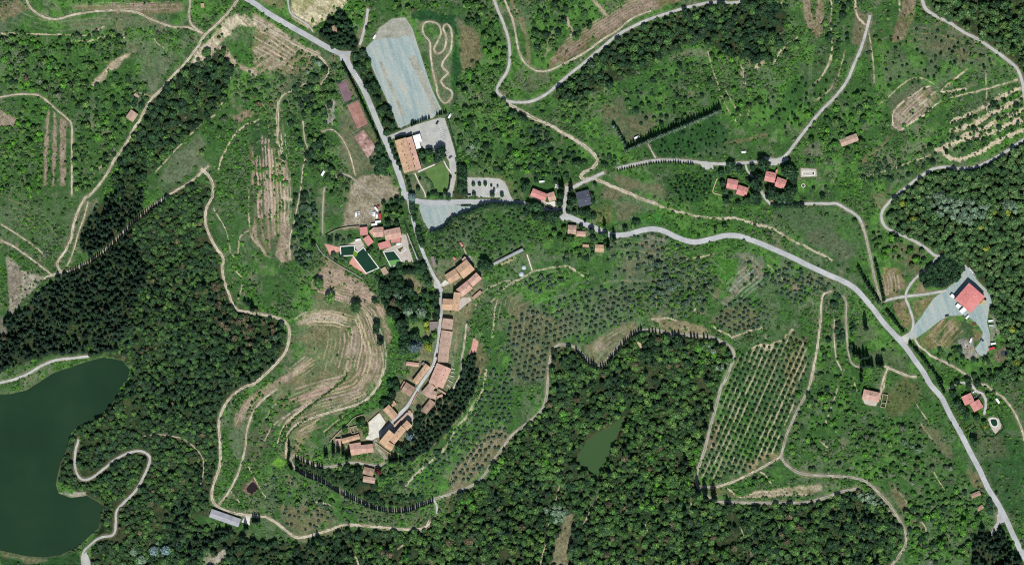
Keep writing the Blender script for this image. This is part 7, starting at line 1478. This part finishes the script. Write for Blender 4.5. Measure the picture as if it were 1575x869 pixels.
field('shrub', T('D', (510, 200), (700, 110), (900, 190), (1060, 300), (780, 340), (560, 420)), 14, (4, 6), 'dark', 'dark shrub on the dull open hill in the upper right', 'upper hill shrubs', .7, .42, 1.4)
field('shrub', T('L', (1000, 430), (1070, 270), (1150, 340), (1150, 640), (1080, 610)), 14, (4, 6), 'wood', 'shrub in the green field beside the lower main road', 'lower field shrubs', .6, .42)
field('shrub', T('west', (320, 180), (420, 110), (500, 130), (420, 230), (300, 380), (230, 420), (250, 280)), 11, (4, 6.5), 'bush', 'bright bush on the dull slope between the two western hill tracks', 'western slope shrubs', .8, .42)
field('shrub', T('E', (20, 20), (300, 20), (280, 230), (120, 170)), 13, (4, 6.5), 'bush', 'bright bush on the open meadow above the dirt track fork', 'fork meadow shrubs', .8, .42)
# ================= masses =================
def mass(kind, P, sp, dia, pals, tall=1.0, keep=1.0, dens=None):
    X, Y = hexpts(P, sp * .9, .6)
    j, i = gidx(X, Y); kk = ~ROADBUF[j, i]; X, Y, j, i = X[kk], Y[kk], j[kk], i[kk]
    n_ = fbm(X, Y, 40, 201, 3); gap = fbm(X, Y, 22, 207, 3); hn = fbm(X, Y, 17, 209, 2); ps = list(pals); wt = np.cumsum([pals[k] for k in ps])
    ok = ~TREEOCC[j, i]
    for k in range(len(X)):
        if not ok[k] or RNG.random() > keep or (gap[k] < .36 and RNG.random() < .75): continue
        if dens is not None and n_[k] < dens: continue
        r = np.clip(RNG.random() * .6 + (n_[k] - .3) * 1.0, 0, .999) * wt[-1]
        pal = ps[int(np.searchsorted(wt, r))]
        if pal != 'pine' and inpop(X[k], Y[k]): pal = 'silver'
        plant(kind, X[k], Y[k], dia[0] * .62 + (dia[1] * 1.3 - dia[0] * .62) * RNG.random() ** 1.5, pal, None, None, tall * RNG.uniform(.75, 1.2) * (.55 + .95 * hn[k]))
mass(Pn, FOREST['pines_west'], 6.0, (6, 8.2), {'pine': 6, 'dark': 2, 'brown': .5}, .75)
mass(Pn, FOREST['pines_lane'], 5.8, (6, 7.6), {'pine': 6, 'dark': 2}, .85)
mass(Pn, T('P', (140, 480), (220, 400), (345, 430), (438, 510), (420, 560), (330, 640), (200, 640)), 13, (6, 8), {'pine': 4, 'dark': 2}, .8, .8)
mass(B, T('P', (320, 420), (400, 480), (436, 510), (400, 545), (330, 500)), 9, (7, 9.5), {'west': 1, 'brown': 3}, .9, .75)
mass(B, FOREST['wood_west'], 5.6, (5, 8.2), {'dark': 3.5, 'west': 6, 'brown': .25, 'wood': 1.3}, .75)
mass(B, T('I', (520, 480), (660, 420), (800, 310), (860, 400), (820, 560), (700, 640), (560, 620)), 7, (6, 9), {'dull': 1, 'wood': 3, 'brown': .7}, .8)
mass(B, FOREST['wood_nw'], 7.4, (7, 11), {'dark': 3, 'west': 4, 'wood': 3}, .85)
mass(B, FOREST['belt_road'], 6.6, (7, 9.5), {'dark': 4, 'west': 2}, .9)
mass(B, FOREST['wood_ne_mid'], 8.2, (5.5, 10), {'dark': 2, 'wood': 5, 'bush': 3, 'west': 2}, .8, .68)
mass(B, FOREST['belt_lane'], 7.8, (7, 11.5), {'dark': 4, 'west': 4, 'wood': 2}, .9)
mass(B, FOREST['wood_topright'], 7.8, (7, 11.5), {'east': 6, 'wood': 2, 'dark': 1}, .95)
mass(Pn, FOREST['wood_south'], 15, (6, 8), {'pine': 3, 'dark': 2}, .9, .8)
mass(B, FOREST['wood_south'], 6.2, (5, 9.8), {'dark': 2, 'west': 3, 'brown': .2, 'wood': 5, 'bush': 1.6}, .8)
mass(B, FOREST['wood_slope'], 6.6, (6, 8), {'dark': 3, 'west': 2}, .8, .9)
mass(B, FOREST['wood_bottom'], 7.2, (6.5, 9.5), {'dark': 3, 'west': 3, 'wood': 2}, .9)
mass(Pn, FOREST['wood_bottom'], 10, (6, 8), {'pine': 3, 'dark': 2}, .9, .6)
mass(Pn, T('lakeb', (1050, 100), (1180, 20), (1180, 200), (1120, 380), (1560, 300), (1575, 480), (1400, 520), (1260, 600), (1200, 636), (1000, 636), (1000, 200)), 6.5, (6, 8), {'pine': 5, 'dark': 2}, .85)
mass(B, T('lakeb', (640, 480), (880, 400), (1100, 420), (1180, 560), (1150, 700), (700, 700)), 10, (11, 14), {'blue': 2, 'silver': 1, 'dark': 2}, .6)
mass(Pn, FOREST['pines_corner'], 6.0, (6, 8), {'pine': 3, 'dark': 3}, .85)
mass(B, FOREST['park_trees'], 7, (7, 9.5), {'dark': 4}, .8)
mass(B, FOREST['park_west'], 7, (7, 9.5), {'dark': 4}, .8)
# scattered trees in open country
SC = [
    (T('A', (0, 150), (110, 140), (220, 185), (430, 130), (560, 175), (560, 230), (450, 290), (380, 400), (250, 430), (130, 405), (0, 430)), 7.4, (5, 9), {'dark': 2, 'wood': 4, 'bush': 2, 'dull': 2, 'brown': .6}, .92),
    (T('A', (250, 440), (400, 400), (520, 330), (640, 330), (680, 430), (600, 560), (520, 680), (400, 860), (330, 860), (325, 560), (260, 480)), 7.6, (4.5, 8.5), {'dark': 2, 'wood': 4, 'bush': 3}, .9),
    (T('A', (0, 570), (60, 570), (100, 450), (200, 480), (190, 869), (0, 869)), 7.2, (4, 7.5), {'wood': 3, 'bush': 3}, .85),
    (T('A', (880, 600), (1000, 430), (1050, 330), (1159, 370), (1159, 500), (1000, 560), (900, 700)), 9, (5, 8), {'wood': 3, 'dull': 2}, .5),
    (T('B', (150, 420), (260, 330), (340, 290), (390, 300), (420, 350), (360, 440), (320, 560), (330, 640), (380, 760), (430, 869), (330, 869), (240, 720), (150, 560)), 7.2, (5.5, 9.5), {'dark': 4, 'wood': 3, 'west': 2}, .8),
    (T('B', (210, 270), (270, 250), (300, 290), (260, 340), (210, 340)), 6, (5, 8), {'wood': 3, 'silver': 1}, .8),
    (T('B', (100, 420), (150, 420), (220, 869), (100, 869)), 9, (4.5, 7.5), {'wood': 3, 'bush': 3, 'dull': 2}, .5),
    (T('B', (0, 350), (170, 350), (100, 500), (0, 520)), 8, (5, 8), {'dark': 3, 'brown': 2, 'wood': 3}, .65),
    (T('B', (520, 700), (570, 650), (610, 700), (630, 790), (540, 770)), 6.2, (7, 10), {'dark': 5}, .95),
    (T('B', (420, 40), (520, -20), (560, 120), (500, 180), (450, 150)), 8, (5, 8), {'wood': 3, 'bush': 3}, .6),
    (T('B', (540, 170), (600, 90), (640, 0), (900, 20), (700, 60), (620, 80)), 8, (5, 9), {'wood': 3, 'brown': 1, 'bush': 2}, .5),
    (T('strip', (340, 480), (450, 440), (470, 560), (450, 690), (440, 800), (390, 860), (330, 760)), 6.2, (5, 8), {'olive': 3, 'dark': 4}, .8),
    (T('F', (130, 640), (280, 400), (230, 330), (330, 330), (390, 430), (280, 430)), 7, (5, 8), {'wood': 3, 'dark': 3}, .0),
    (T('C', (90, 40), (330, -20), (420, 80), (330, 170), (200, 240), (130, 260)), 8, (6, 10), {'dark': 2, 'wood': 4, 'west': 2}, .75),
    (T('C', (0, 500), (60, 510), (240, 610), (370, 710), (330, 770), (230, 800), (0, 760)), 7.5, (5, 9), {'wood': 3, 'dark': 3, 'bush': 3}, .75),
    (T('C', (200, 440), (340, 450), (440, 420), (300, 560), (240, 560), (140, 500)), 8, (5, 9), {'wood': 3, 'bush': 3}, .7),
    (T('C', (520, 420), (700, 300), (870, 260), (930, 440), (740, 560), (560, 590)), 9.5, (4.5, 7.5), {'dark': 4, 'wood': 3}, .6),
    (T('C', (900, 220), (1060, 300), (1159, 290), (1159, 520), (1080, 480), (990, 560), (930, 420)), 10, (4.5, 8), {'wood': 3, 'bush': 3, 'dark': 1}, .55),
    (T('C', (410, 690), (480, 690), (490, 740), (420, 760)), 6.5, (5, 8), {'dark': 3, 'wood': 2}, .8),
    (T('D', (-40, 0), (120, 0), (160, 200), (100, 280), (0, 300), (-120, 280), (-120, 100)), 8.5, (6, 10), {'dark': 3, 'wood': 4, 'brown': 1}, .7),
    (T('D', (270, 0), (390, 20), (380, 200), (310, 260), (260, 200)), 9, (5, 9), {'wood': 3, 'dark': 3, 'silver': .5}, .6),
    (T('D', (110, 560), (330, 430), (460, 400), (500, 500), (560, 560), (420, 700), (250, 700)), 9, (5, 9), {'wood': 4, 'bush': 4, 'dark': 2}, .6),
    (T('D', (400, 20), (540, 40), (600, 100), (540, 240), (470, 160)), 10, (4.5, 7.5), {'wood': 3, 'brown': 1}, .45),
    (T('D', (780, 530), (900, 480), (1130, 390), (1150, 480), (1000, 620), (820, 690), (740, 660)), 8, (5, 8), {'dark': 4, 'wood': 3}, .25),
    (T('D', (400, 740), (600, 680), (740, 650), (820, 730), (620, 820), (440, 840)), 8.4, (5, 8), {'dark': 4, 'wood': 3}, .6),
    (T('H', (250, 120), (460, 100), (520, 200), (540, 240), (500, 330), (440, 200)), 9, (5, 8), {'wood': 3, 'bush': 3}, .4),
    (T('H', (530, 190), (700, 260), (740, 310), (700, 350), (620, 340), (500, 290), (470, 200)), 8.5, (5, 9), {'wood': 3, 'bush': 3, 'dull': 2}, .65),
    (T('east', (80, 130), (160, 140), (170, 300), (180, 520), (120, 520), (100, 300)), 6.2, (6, 8.5), {'dark': 5, 'wood': 1}, .85),
    (T('east', (190, 210), (235, 240), (240, 420), (240, 520), (200, 520), (190, 330)), 6.4, (5.5, 8), {'dark': 5, 'wood': 1}, .8),
    (T('east', (0, 350), (90, 320), (110, 600), (150, 700), (100, 869), (0, 869)), 8.5, (5, 9), {'wood': 4, 'bush': 4, 'dark': 2}, .6),
    (T('east', (400, 450), (480, 440), (600, 600), (640, 660), (540, 640), (420, 540)), 9.5, (4.5, 7), {'wood': 4, 'dull': 2}, .4),
    (T('yard', (190, 745), (350, 740), (440, 700), (480, 800), (690, 840), (690, 900), (250, 869)), 7.5, (6, 9.5), {'dark': 3, 'wood': 3, 'silver': .6}, .8),
    (T('L', (110, 120), (230, 100), (420, 60), (430, 140), (560, 200), (640, 220), (760, 330), (860, 420), (840, 520), (720, 640), (620, 560), (500, 500), (300, 460), (160, 440), (90, 360)), 9, (4.5, 8.5), {'wood': 4, 'bush': 3, 'dull': 3, 'dark': 1}, .65),
    (T('L', (600, 640), (700, 560), (840, 520), (930, 560), (980, 640), (940, 700), (900, 869), (640, 869), (640, 740)), 8, (5, 9.5), {'wood': 4, 'bush': 3, 'dark': 2, 'dull': 2}, .75),
    (T('L', (1010, 540), (1040, 520), (1040, 600), (1000, 640), (980, 600)), 6.5, (8, 11), {'dark': 4}, 1.0),
    (T('L', (840, 0), (1000, 0), (1060, 60), (940, 40), (860, 60)), 7.5, (6, 9), {'dark': 3, 'wood': 2}, .7),
    (T('K', (1000, 530), (1120, 480), (1159, 440), (1159, 520), (1060, 560)), 8, (4.5, 8), {'wood': 3, 'bush': 4}, .6),
    (T('J', (200, 480), (330, 520), (440, 590), (330, 640), (100, 600), (30, 500), (40, 420)), 9, (4, 7), {'olive': 3, 'wood': 2, 'dull': 3}, .5),
    (T('J', (580, 440), (700, 430), (800, 370), (860, 300), (900, 330), (780, 440), (640, 540), (560, 500)), 8.5, (4.5, 8), {'wood': 3, 'dark': 2, 'olive': 2}, .6),
    (T('J', (390, 420), (480, 430), (480, 480), (400, 480), (330, 450)), 7, (4.5, 8), {'dark': 3, 'wood': 2}, .7),
    (T('vm', (760, 560), (860, 480), (950, 500), (950, 690), (900, 869), (720, 869)), 5.6, (6, 8), {'pine': 4}, .8),
    (T('vm', (900, 100), (1159, 100), (1159, 320), (1040, 360), (940, 260)), 8, (4.5, 8), {'wood': 3, 'bush': 3}, .7),
    (T('west', (380, 120), (470, 60), (520, 120), (400, 240), (300, 350), (260, 300)), 9, (3.5, 6), {'bush': 3, 'wood': 3}, .6),
    (T('west', (440, 590), (560, 600), (592, 700), (592, 830), (440, 760), (300, 760), (320, 620)), 8.5, (4, 6.5), {'olive': 3, 'wood': 3, 'dull': 2}, .55),
    (T('G', (420, 190), (480, 215), (470, 260), (330, 330), (230, 320), (300, 260)), 8, (5, 8), {'wood': 3, 'dark': 2, 'dull': 2}, .7),
    (T('east2', (460, 550), (620, 480), (720, 540), (640, 580), (480, 590)), 6.5, (5, 8), {'dark': 3, 'wood': 2}, .75),
    (T('east2', (960, 600), (1130, 640), (1440, 520), (1490, 560), (1300, 640), (1000, 650)), 8, (5, 8), {'dark': 3, 'bush': 3}, .6),
    (T('g2', (0, 60), (200, 200), (480, 260), (500, 400), (420, 540), (300, 520), (60, 520), (0, 400)), 8, (4.5, 8.5), {'olive': 4, 'wood': 2, 'dull': 3}, .65),
    (T('g2', (830, 120), (960, 180), (1040, 290), (960, 380), (850, 320), (800, 290)), 8.5, (5, 8), {'wood': 4, 'bush': 2, 'olive': 2}, .65),
    (T('P', (610, 200), (640, 185), (660, 178), (640, 190)), 6, (5, 7), {'dark': 2}, .9),
    (T('nw', (580, 640), (740, 610), (860, 760), (880, 869), (620, 869)), 6.5, (6, 9), {'wood': 2, 'dark': 3}, .9),
    (T('pool2', (0, 330), (120, 270), (220, 330), (330, 340), (260, 400), (60, 400)), 7, (5, 8), {'dark': 3, 'wood': 3}, .7),
    (T('pool2', (60, 500), (180, 540), (260, 560), (240, 620), (120, 590)), 6, (6, 9), {'dark': 3, 'wood': 2}, .85),
    (T('pool2', (450, 440), (540, 420), (640, 560), (650, 620), (600, 640), (540, 560)), 6, (4, 6), {'dark': 3, 'wood': 2}, .75),
    (T('pool2', (500, 740), (600, 690), (700, 830), (640, 869), (520, 790)), 6.5, (5, 8), {'dark': 3}, .8),
]
for P, sp, dia, pals, keep in SC: mass(B, P, sp, dia, pals, .75, keep)
# olive groves on the slopes
def grove(P, ang, sp, rs, dia, pal='olive', keep=.9, jit=.14):
    P = np.array(P); c = P.mean(0); r = np.hypot(*(P - c).T).max(); a = R(ang)
    U, V_ = np.meshgrid(np.arange(-r, r, sp), np.arange(-r, r, rs)); U = (U + (np.arange(len(U)) % 2)[:, None] * sp / 2 + RNG.normal(size=U.shape) * sp * jit).ravel(); V_ = (V_ + RNG.normal(size=V_.shape) * rs * jit).ravel()
    X = c[0] + U * math.cos(a) - V_ * math.sin(a); Y = c[1] + U * math.sin(a) + V_ * math.cos(a); k = inpoly(X, Y, P) & free(X, Y) & (RNG.random(len(X)) < keep)
    j, i = gidx(X, Y); k &= ~TREEOCC[j, i]
    for x, y in zip(X[k], Y[k]): plant('olive_tree', x, y, RNG.uniform(*dia), pal, None, None, RNG.uniform(.85, 1.1))
grove(T('G', (60, 560), (120, 520), (240, 490), (330, 460), (420, 440), (540, 440), (600, 520), (560, 580), (430, 640), (340, 690), (250, 680), (190, 720), (180, 860), (60, 869), (0, 800), (0, 620)), -20, 8.6, 7.8, (4.8, 7))
grove(T('J', (1040, 0), (1150, 0), (1159, 120), (1140, 280), (1060, 400), (990, 480), (900, 530), (860, 540), (880, 460), (960, 360), (1000, 280), (960, 240), (1000, 130)), -58, 8.4, 7.8, (4.8, 6.8))
grove(T('J', (900, 250), (990, 230), (980, 300), (860, 430), (740, 520), (690, 520), (800, 400)), -45, 8, 7.4, (4.5, 6.5), 'olive', .8)
grove(T('G', (70, 420), (150, 380), (250, 390), (250, 430), (130, 470)), 0, 7, 6.2, (5, 7.5), 'olive', .75, .25)
grove(T('mid', (480, 200), (780, 140), (860, 160), (1060, 60), (1260, 100), (1300, 420), (1150, 500), (830, 660), (700, 640), (540, 420), (230, 690), (160, 420)), 15, 7.8, 7.2, (4.2, 6), 'orch', .85, .2)
grove(T('g2', (610, 520), (700, 440), (780, 420), (960, 500), (1000, 580), (940, 670), (800, 700), (680, 760), (600, 690), (540, 620)), 30, 8.2, 7.4, (5, 7), 'olive', .9)
grove(T('g2', (960, 260), (1120, 220), (1340, 280), (1360, 420), (1260, 480), (1040, 400)), 20, 8, 7.4, (4.8, 7), 'olive', .8)
grove(T('g2', (1090, 130), (1250, 170), (1466, 290), (1450, 330), (1250, 260)), 25, 9, 8, (4.8, 6.8), 'olive', .6)
grove(T('J', (100, 610), (260, 580), (400, 610), (540, 650), (520, 690), (400, 680), (240, 730), (160, 710)), 10, 9, 8, (4.2, 5.8), 'olive', .6, .2)
grove(T('G', (440, 240), (640, 200), (860, 280), (960, 420), (880, 560), (700, 580), (620, 500), (420, 420)), 10, 9.5, 8, (4.5, 7), 'olive', .6, .28)
grove(T('D', (790, 560), (1130, 410), (1159, 440), (1159, 590), (840, 700), (760, 660)), -28, 7.0, 8.6, (4.2, 6), 'orch', .45, .2)
grove(T('D', (440, 790), (760, 680), (800, 720), (600, 810), (450, 830)), -22, 8, 8, (4.5, 6.2), 'orch', .6, .2)
grove(T('C', (520, 400), (680, 320), (860, 270), (900, 290), (740, 360), (560, 440)), -33, 9, 10, (4.8, 6.2), 'orch', .8, .12)
grove(T('H', (30, 330), (200, 380), (330, 440), (280, 470), (130, 470), (20, 440)), 20, 8.4, 8, (4.8, 6.6), 'olive', .75, .2)
grove(T('strip', (400, 460), (440, 450), (470, 600), (440, 690), (380, 680)), 80, 7, 7, (4.5, 6), 'orch', .6, .15)
# scrub: bright low bushes over all open green ground
LOW = [(T('P', (662, 402), (735, 392), (748, 436), (720, 480), (704, 560), (698, 605), (672, 640), (645, 668), (606, 706), (520, 692), (508, 668), (588, 622), (618, 592), (646, 545), (670, 470)), .3), (CLEAR[0], .2), (T('row', (600, 590), (1000, 400), (1480, 200), (1575, 330), (1575, 600), (1480, 670), (640, 650)), .08), (OR, .1), (T('cn', (560, 560), (900, 340), (1080, 380), (860, 690), (700, 700)), .25),
       (T('D', (500, 110), (800, 110), (1080, 300), (760, 380), (560, 500)), .35), (T('I', (0, 828), (360, 820), (360, 869), (0, 869)), .03), (T('grove', (430, 420), (760, 430), (700, 530), (500, 500)), .15), (T('g2', (560, 80), (720, 110), (640, 400), (570, 420)), .1),
       (T('L', (980, 420), (1060, 260), (1159, 330), (1159, 660), (1020, 600)), .3), (T('E', (0, 0), (380, 0), (300, 280), (0, 140)), .6), (T('A', (0, 40), (800, 20), (840, 130), (0, 150)), .12), (T('hill', (100, 150), (540, 100), (530, 420), (420, 560), (60, 740), (0, 560)), .18),
       (T('F', (420, -10), (655, -10), (600, 180), (420, 180)), .05), (T('B', (690, 20), (900, 80), (930, 300), (890, 480), (760, 480), (700, 100)), .12), (T('B', (370, 450), (560, 690), (540, 760), (360, 700)), .25), (T('hotel', (200, 560), (640, 500), (640, 860), (200, 860)), .05), (T('lot', (180, 0), (1086, 0), (1086, 500), (900, 400), (700, 150), (180, 140)), .08),
       (T('east', (240, 300), (410, 400), (640, 660), (330, 600), (230, 500)), .35), (T('G', (0, 440), (330, 640), (180, 869), (0, 869)), .35), (T('east2', (200, 60), (900, 100), (900, 320), (500, 520), (200, 520)), .25), (T('H', (40, 90), (440, 90), (440, 320), (200, 260)), .25), (T('yard', (0, 180), (480, 480), (640, 600), (440, 720), (0, 650)), .15)]
X, Y = np.meshgrid(np.arange(-60, 1640, 3.3), np.arange(-60, 930, 3.1)); X = (X + RNG.uniform(-1.7, 1.7, X.shape)).ravel(); Y = (Y + RNG.uniform(-1.7, 1.7, Y.shape)).ravel()
d = .55 * fbm(X, Y, 60, 301, 3) + .45 * fbm(X, Y, 13, 302, 3); pr = .06 + .85 * sst(.42, .6, d)
j, i = gidx(X, Y)
for P, f in LOW: pr = np.where(inpoly(X, Y, P), pr * f, pr)
for k_, P in FOREST.items(): pr = np.where(inpoly(X, Y, P), pr * (.35 if k_ != 'wood_ne_mid' else 1.3), pr)
k = (RNG.random(len(X)) < pr) & ~OCC[j, i] & ~(SOFTOCC[j, i] & (RNG.random(len(X)) < .88)) & ~(TREEOCC[j, i] & (RNG.random(len(X)) < .7))
tone = fbm(X, Y, 45, 311, 3)
for x, y, t_ in zip(X[k], Y[k], tone[k]):
    pal = 'bush' if RNG.random() < .25 + 2.2 * (t_ - .35) else ('dull' if RNG.random() < .6 else 'wood')
    plant('shrub', x, y, RNG.choice([1.8, 2.4, 3.2, 4.4, 5.4], p=[.26, .26, .22, .16, .1]) * RNG.uniform(.8, 1.3), pal, None, None, RNG.uniform(.6, 1.1))
# ---- hedges
def hedge(label, pts, w, h, pal='dark'):
    L = smooth(pts, step=1.0); n = len(L); bmv = []; F = []; gg = np.random.default_rng(len(label)); z = H(L[:, 0], L[:, 1]); me_v = []
    for i_ in range(n):
        for _ in range(14):
            a = gg.uniform(0, math.pi); r = gg.uniform(.8, 1.05); p = L[i_] + gg.normal(size=2) * .3
            tn = L[min(i_ + 1, n - 1)] - L[max(i_ - 1, 0)]; tn /= np.hypot(*tn); nr = np.array([-tn[1], tn[0]]); p = p + nr * math.cos(a) * r * w / 2
            c = np.array([(p[0] - CX) * S, (CY - p[1]) * S, z[i_] + .2 + math.sin(a) * r * h]); s = gg.uniform(.2, .42); q1 = gg.normal(size=3); q1 /= np.linalg.norm(q1); q2 = np.cross(q1, gg.normal(size=3)); q2 /= np.linalg.norm(q2)
            k0 = len(me_v); me_v += [c + q1 * s, c + q2 * s, c - q1 * s, c - q2 * s]; F.append((k0, k0 + 1, k0 + 2, k0 + 3))
    # solid inner body
    k0 = len(me_v)
    for i_ in range(n):
        tn = L[min(i_ + 1, n - 1)] - L[max(i_ - 1, 0)]; tn /= np.hypot(*tn); nr = np.array([-tn[1], tn[0]])
        for sx, dz in ((-.42, -.3), (-.36, h * .85), (.36, h * .85), (.42, -.3)):
            p = L[i_] + nr * sx * w; me_v.append(np.array([(p[0] - CX) * S, (CY - p[1]) * S, z[i_] + dz]))
    for i_ in range(n - 1):
        for j_ in range(3): a = k0 + i_ * 4 + j_; F.append((a, a + 1, a + 5, a + 4))
    o = link('hedge', mesh_np('hedge', me_v, F), M['leaf']); o['tint'] = [float(v) for v in tint(pal)]; tag(o, label, 'hedge')
hedge('dark curved hedge sweeping across the hotel lawn', T('hotel', (398, 648), (440, 672), (465, 710), (480, 760), (510, 795), (560, 805)), 2.6, 1.8)
hedge('low hedge along the east edge of the hotel lawn', T('hotel', (636, 612), (632, 680), (622, 740), (605, 780)), 2, 1.6)
hedge('hedge between the hotel car park drive and the green strip', T('hotel', (612, 75), (640, 190), (670, 300), (700, 420), (708, 470)), 2.4, 2)
hedge('hedge on the narrow island at the gravel yard entrance', T('lot', (110, 615), (190, 615), (270, 612)), 2.6, 2)
hedge('dark hedge dividing the road from the villa drive', T('pool2', (885, 150), (920, 240), (960, 360), (1010, 480), (1060, 600)), 2.4, 2.2)
hedge('rounded hedge enclosing the lower side of the oval pool lawn', T('oval', (372, 570), (400, 630), (440, 690), (490, 722), (540, 720), (600, 680), (660, 622), (640, 560), (600, 480), (545, 350)), 1.5, 1.4)
hedge('hedge at the north side of the hotel car park entrance', T('hotel', (10, 235), (80, 208), (160, 182)), 2.2, 1.8)
hedge('dark hedge row between the purple and the red court', T('court', (178, 302), (240, 272), (302, 250)), 1.6, 1.6)
# ---- build the masses as instanced sheets of plants
def scatter(name, kind):
    pts = REST[kind]
    if not pts: return
    P = np.array([(p[0], p[1]) for p in pts]); z = H(P[:, 0], P[:, 1]); n = len(pts)
    me = bpy.data.meshes.new(name); me.vertices.add(n); co = np.stack([(P[:, 0] - CX) * S, (CY - P[:, 1]) * S, z], 1).astype(np.float32); me.vertices.foreach_set('co', co.ravel())
    def att(nm, ty, arr):
        a = me.attributes.new(nm, ty, 'POINT'); a.data.foreach_set('value' if ty in ('INT', 'FLOAT') else 'vector', np.ascontiguousarray(arr).ravel())
    att('scl', 'FLOAT_VECTOR', np.array([(p[2], p[2], p[3]) for p in pts], np.float32))
    att('tint', 'FLOAT_VECTOR', np.array([p[4] for p in pts], np.float32))
    att('rotv', 'FLOAT_VECTOR', np.stack([np.zeros(n), np.zeros(n), RNG.uniform(0, 6.28, n)], 1).astype(np.float32))
    att('pick', 'INT', RNG.integers(0, len(PROTO[kind]), n).astype(np.int32))
    o = bpy.data.objects.new(name, me); C.objects.link(o); o['kind'] = 'stuff'
    coll = bpy.data.collections.new(name + '_kinds')
    for i, m_ in enumerate(PROTO[kind]): coll.objects.link(bpy.data.objects.new('%s_source_%02d' % (kind, i), m_))
    ng = bpy.data.node_groups.new(name + '_scatter', 'GeometryNodeTree')
    ng.interface.new_socket('Geometry', in_out='INPUT', socket_type='NodeSocketGeometry'); ng.interface.new_socket('Geometry', in_out='OUTPUT', socket_type='NodeSocketGeometry')
    N = ng.nodes; gi = N.new('NodeGroupInput'); go = N.new('NodeGroupOutput'); ip = N.new('GeometryNodeInstanceOnPoints'); ci = N.new('GeometryNodeCollectionInfo')
    ci.inputs['Collection'].default_value = coll; ci.inputs['Separate Children'].default_value = True; ci.inputs['Reset Children'].default_value = True
    def na(nm, ty):
        q = N.new('GeometryNodeInputNamedAttribute'); q.data_type = ty; q.inputs['Name'].default_value = nm; return q.outputs['Attribute']
    ng.links.new(gi.outputs[0], ip.inputs['Points']); ng.links.new(ci.outputs[0], ip.inputs['Instance']); ip.inputs['Pick Instance'].default_value = True
    ng.links.new(na('pick', 'INT'), ip.inputs['Instance Index']); ng.links.new(na('scl', 'FLOAT_VECTOR'), ip.inputs['Scale'])
    e2r = N.new('FunctionNodeEulerToRotation'); ng.links.new(na('rotv', 'FLOAT_VECTOR'), e2r.inputs[0]); ng.links.new(e2r.outputs[0], ip.inputs['Rotation'])
    ng.links.new(ip.outputs[0], go.inputs[0])
    md = o.modifiers.new('scatter', 'NODES'); md.node_group = ng
scatter('woodland', 'broadleaf_tree'); scatter('pinewood', 'pine_tree'); scatter('olive_grove', 'olive_tree'); scatter('scrub', 'shrub'); scatter('cypress_mass', 'cypress_tree')
print('THINGS', COUNT, 'REST', {k: len(v) for k, v in REST.items()}, 'orchard', ORN)
# ================= sky, sun, camera =================
SUN_EL, SUN_AZ = 57.0, 5.0          # azimuth: degrees east of south
w = bpy.data.worlds.new('World'); bpy.context.scene.world = w; w.use_nodes = True
nt = w.node_tree; bg = nt.nodes['Background']
sky = nt.nodes.new('ShaderNodeTexSky'); sky.sky_type = 'NISHITA'; sky.sun_disc = False
sky.sun_elevation = R(SUN_EL); sky.sun_rotation = R(180 - SUN_AZ); sky.air_density = 1.0; sky.dust_density = .6; sky.altitude = 300
nt.links.new(sky.outputs['Color'], bg.inputs['Color']); bg.inputs['Strength'].default_value = .08
sl_ = bpy.data.lights.new('sun', 'SUN'); sl_.energy = 4.6; sl_.angle = R(.5); sl_.color = (1, .98, .95)
so = bpy.data.objects.new('sun', sl_); C.objects.link(so); so.rotation_euler = (R(90 - SUN_EL), 0, R(SUN_AZ)); so.location = (0, -300, 500)
cam = bpy.data.cameras.new('camera'); DIST = 6000.0
cam.sensor_width = 36; cam.lens = 36 * DIST / (1575 * S); cam.clip_start = 100; cam.clip_end = 40000
cob = bpy.data.objects.new('camera', cam); C.objects.link(cob); cob.location = (0, 0, DIST + 6); cob.rotation_euler = (0, 0, 0)
bpy.context.scene.camera = cob
vs = bpy.context.scene.view_settings
vs.view_transform = 'Standard'; vs.look = 'None'; vs.exposure = 0.0; vs.gamma = 1; vs.use_curve_mapping = False
sc = bpy.context.scene; sc.cycles.max_bounces = 5; sc.cycles.diffuse_bounces = 2; sc.cycles.glossy_bounces = 2; sc.cycles.transparent_max_bounces = 8
sc.cycles.use_denoising = False
sc.cycles.pixel_filter_type = 'BLACKMAN_HARRIS'; sc.cycles.filter_width = 1.1
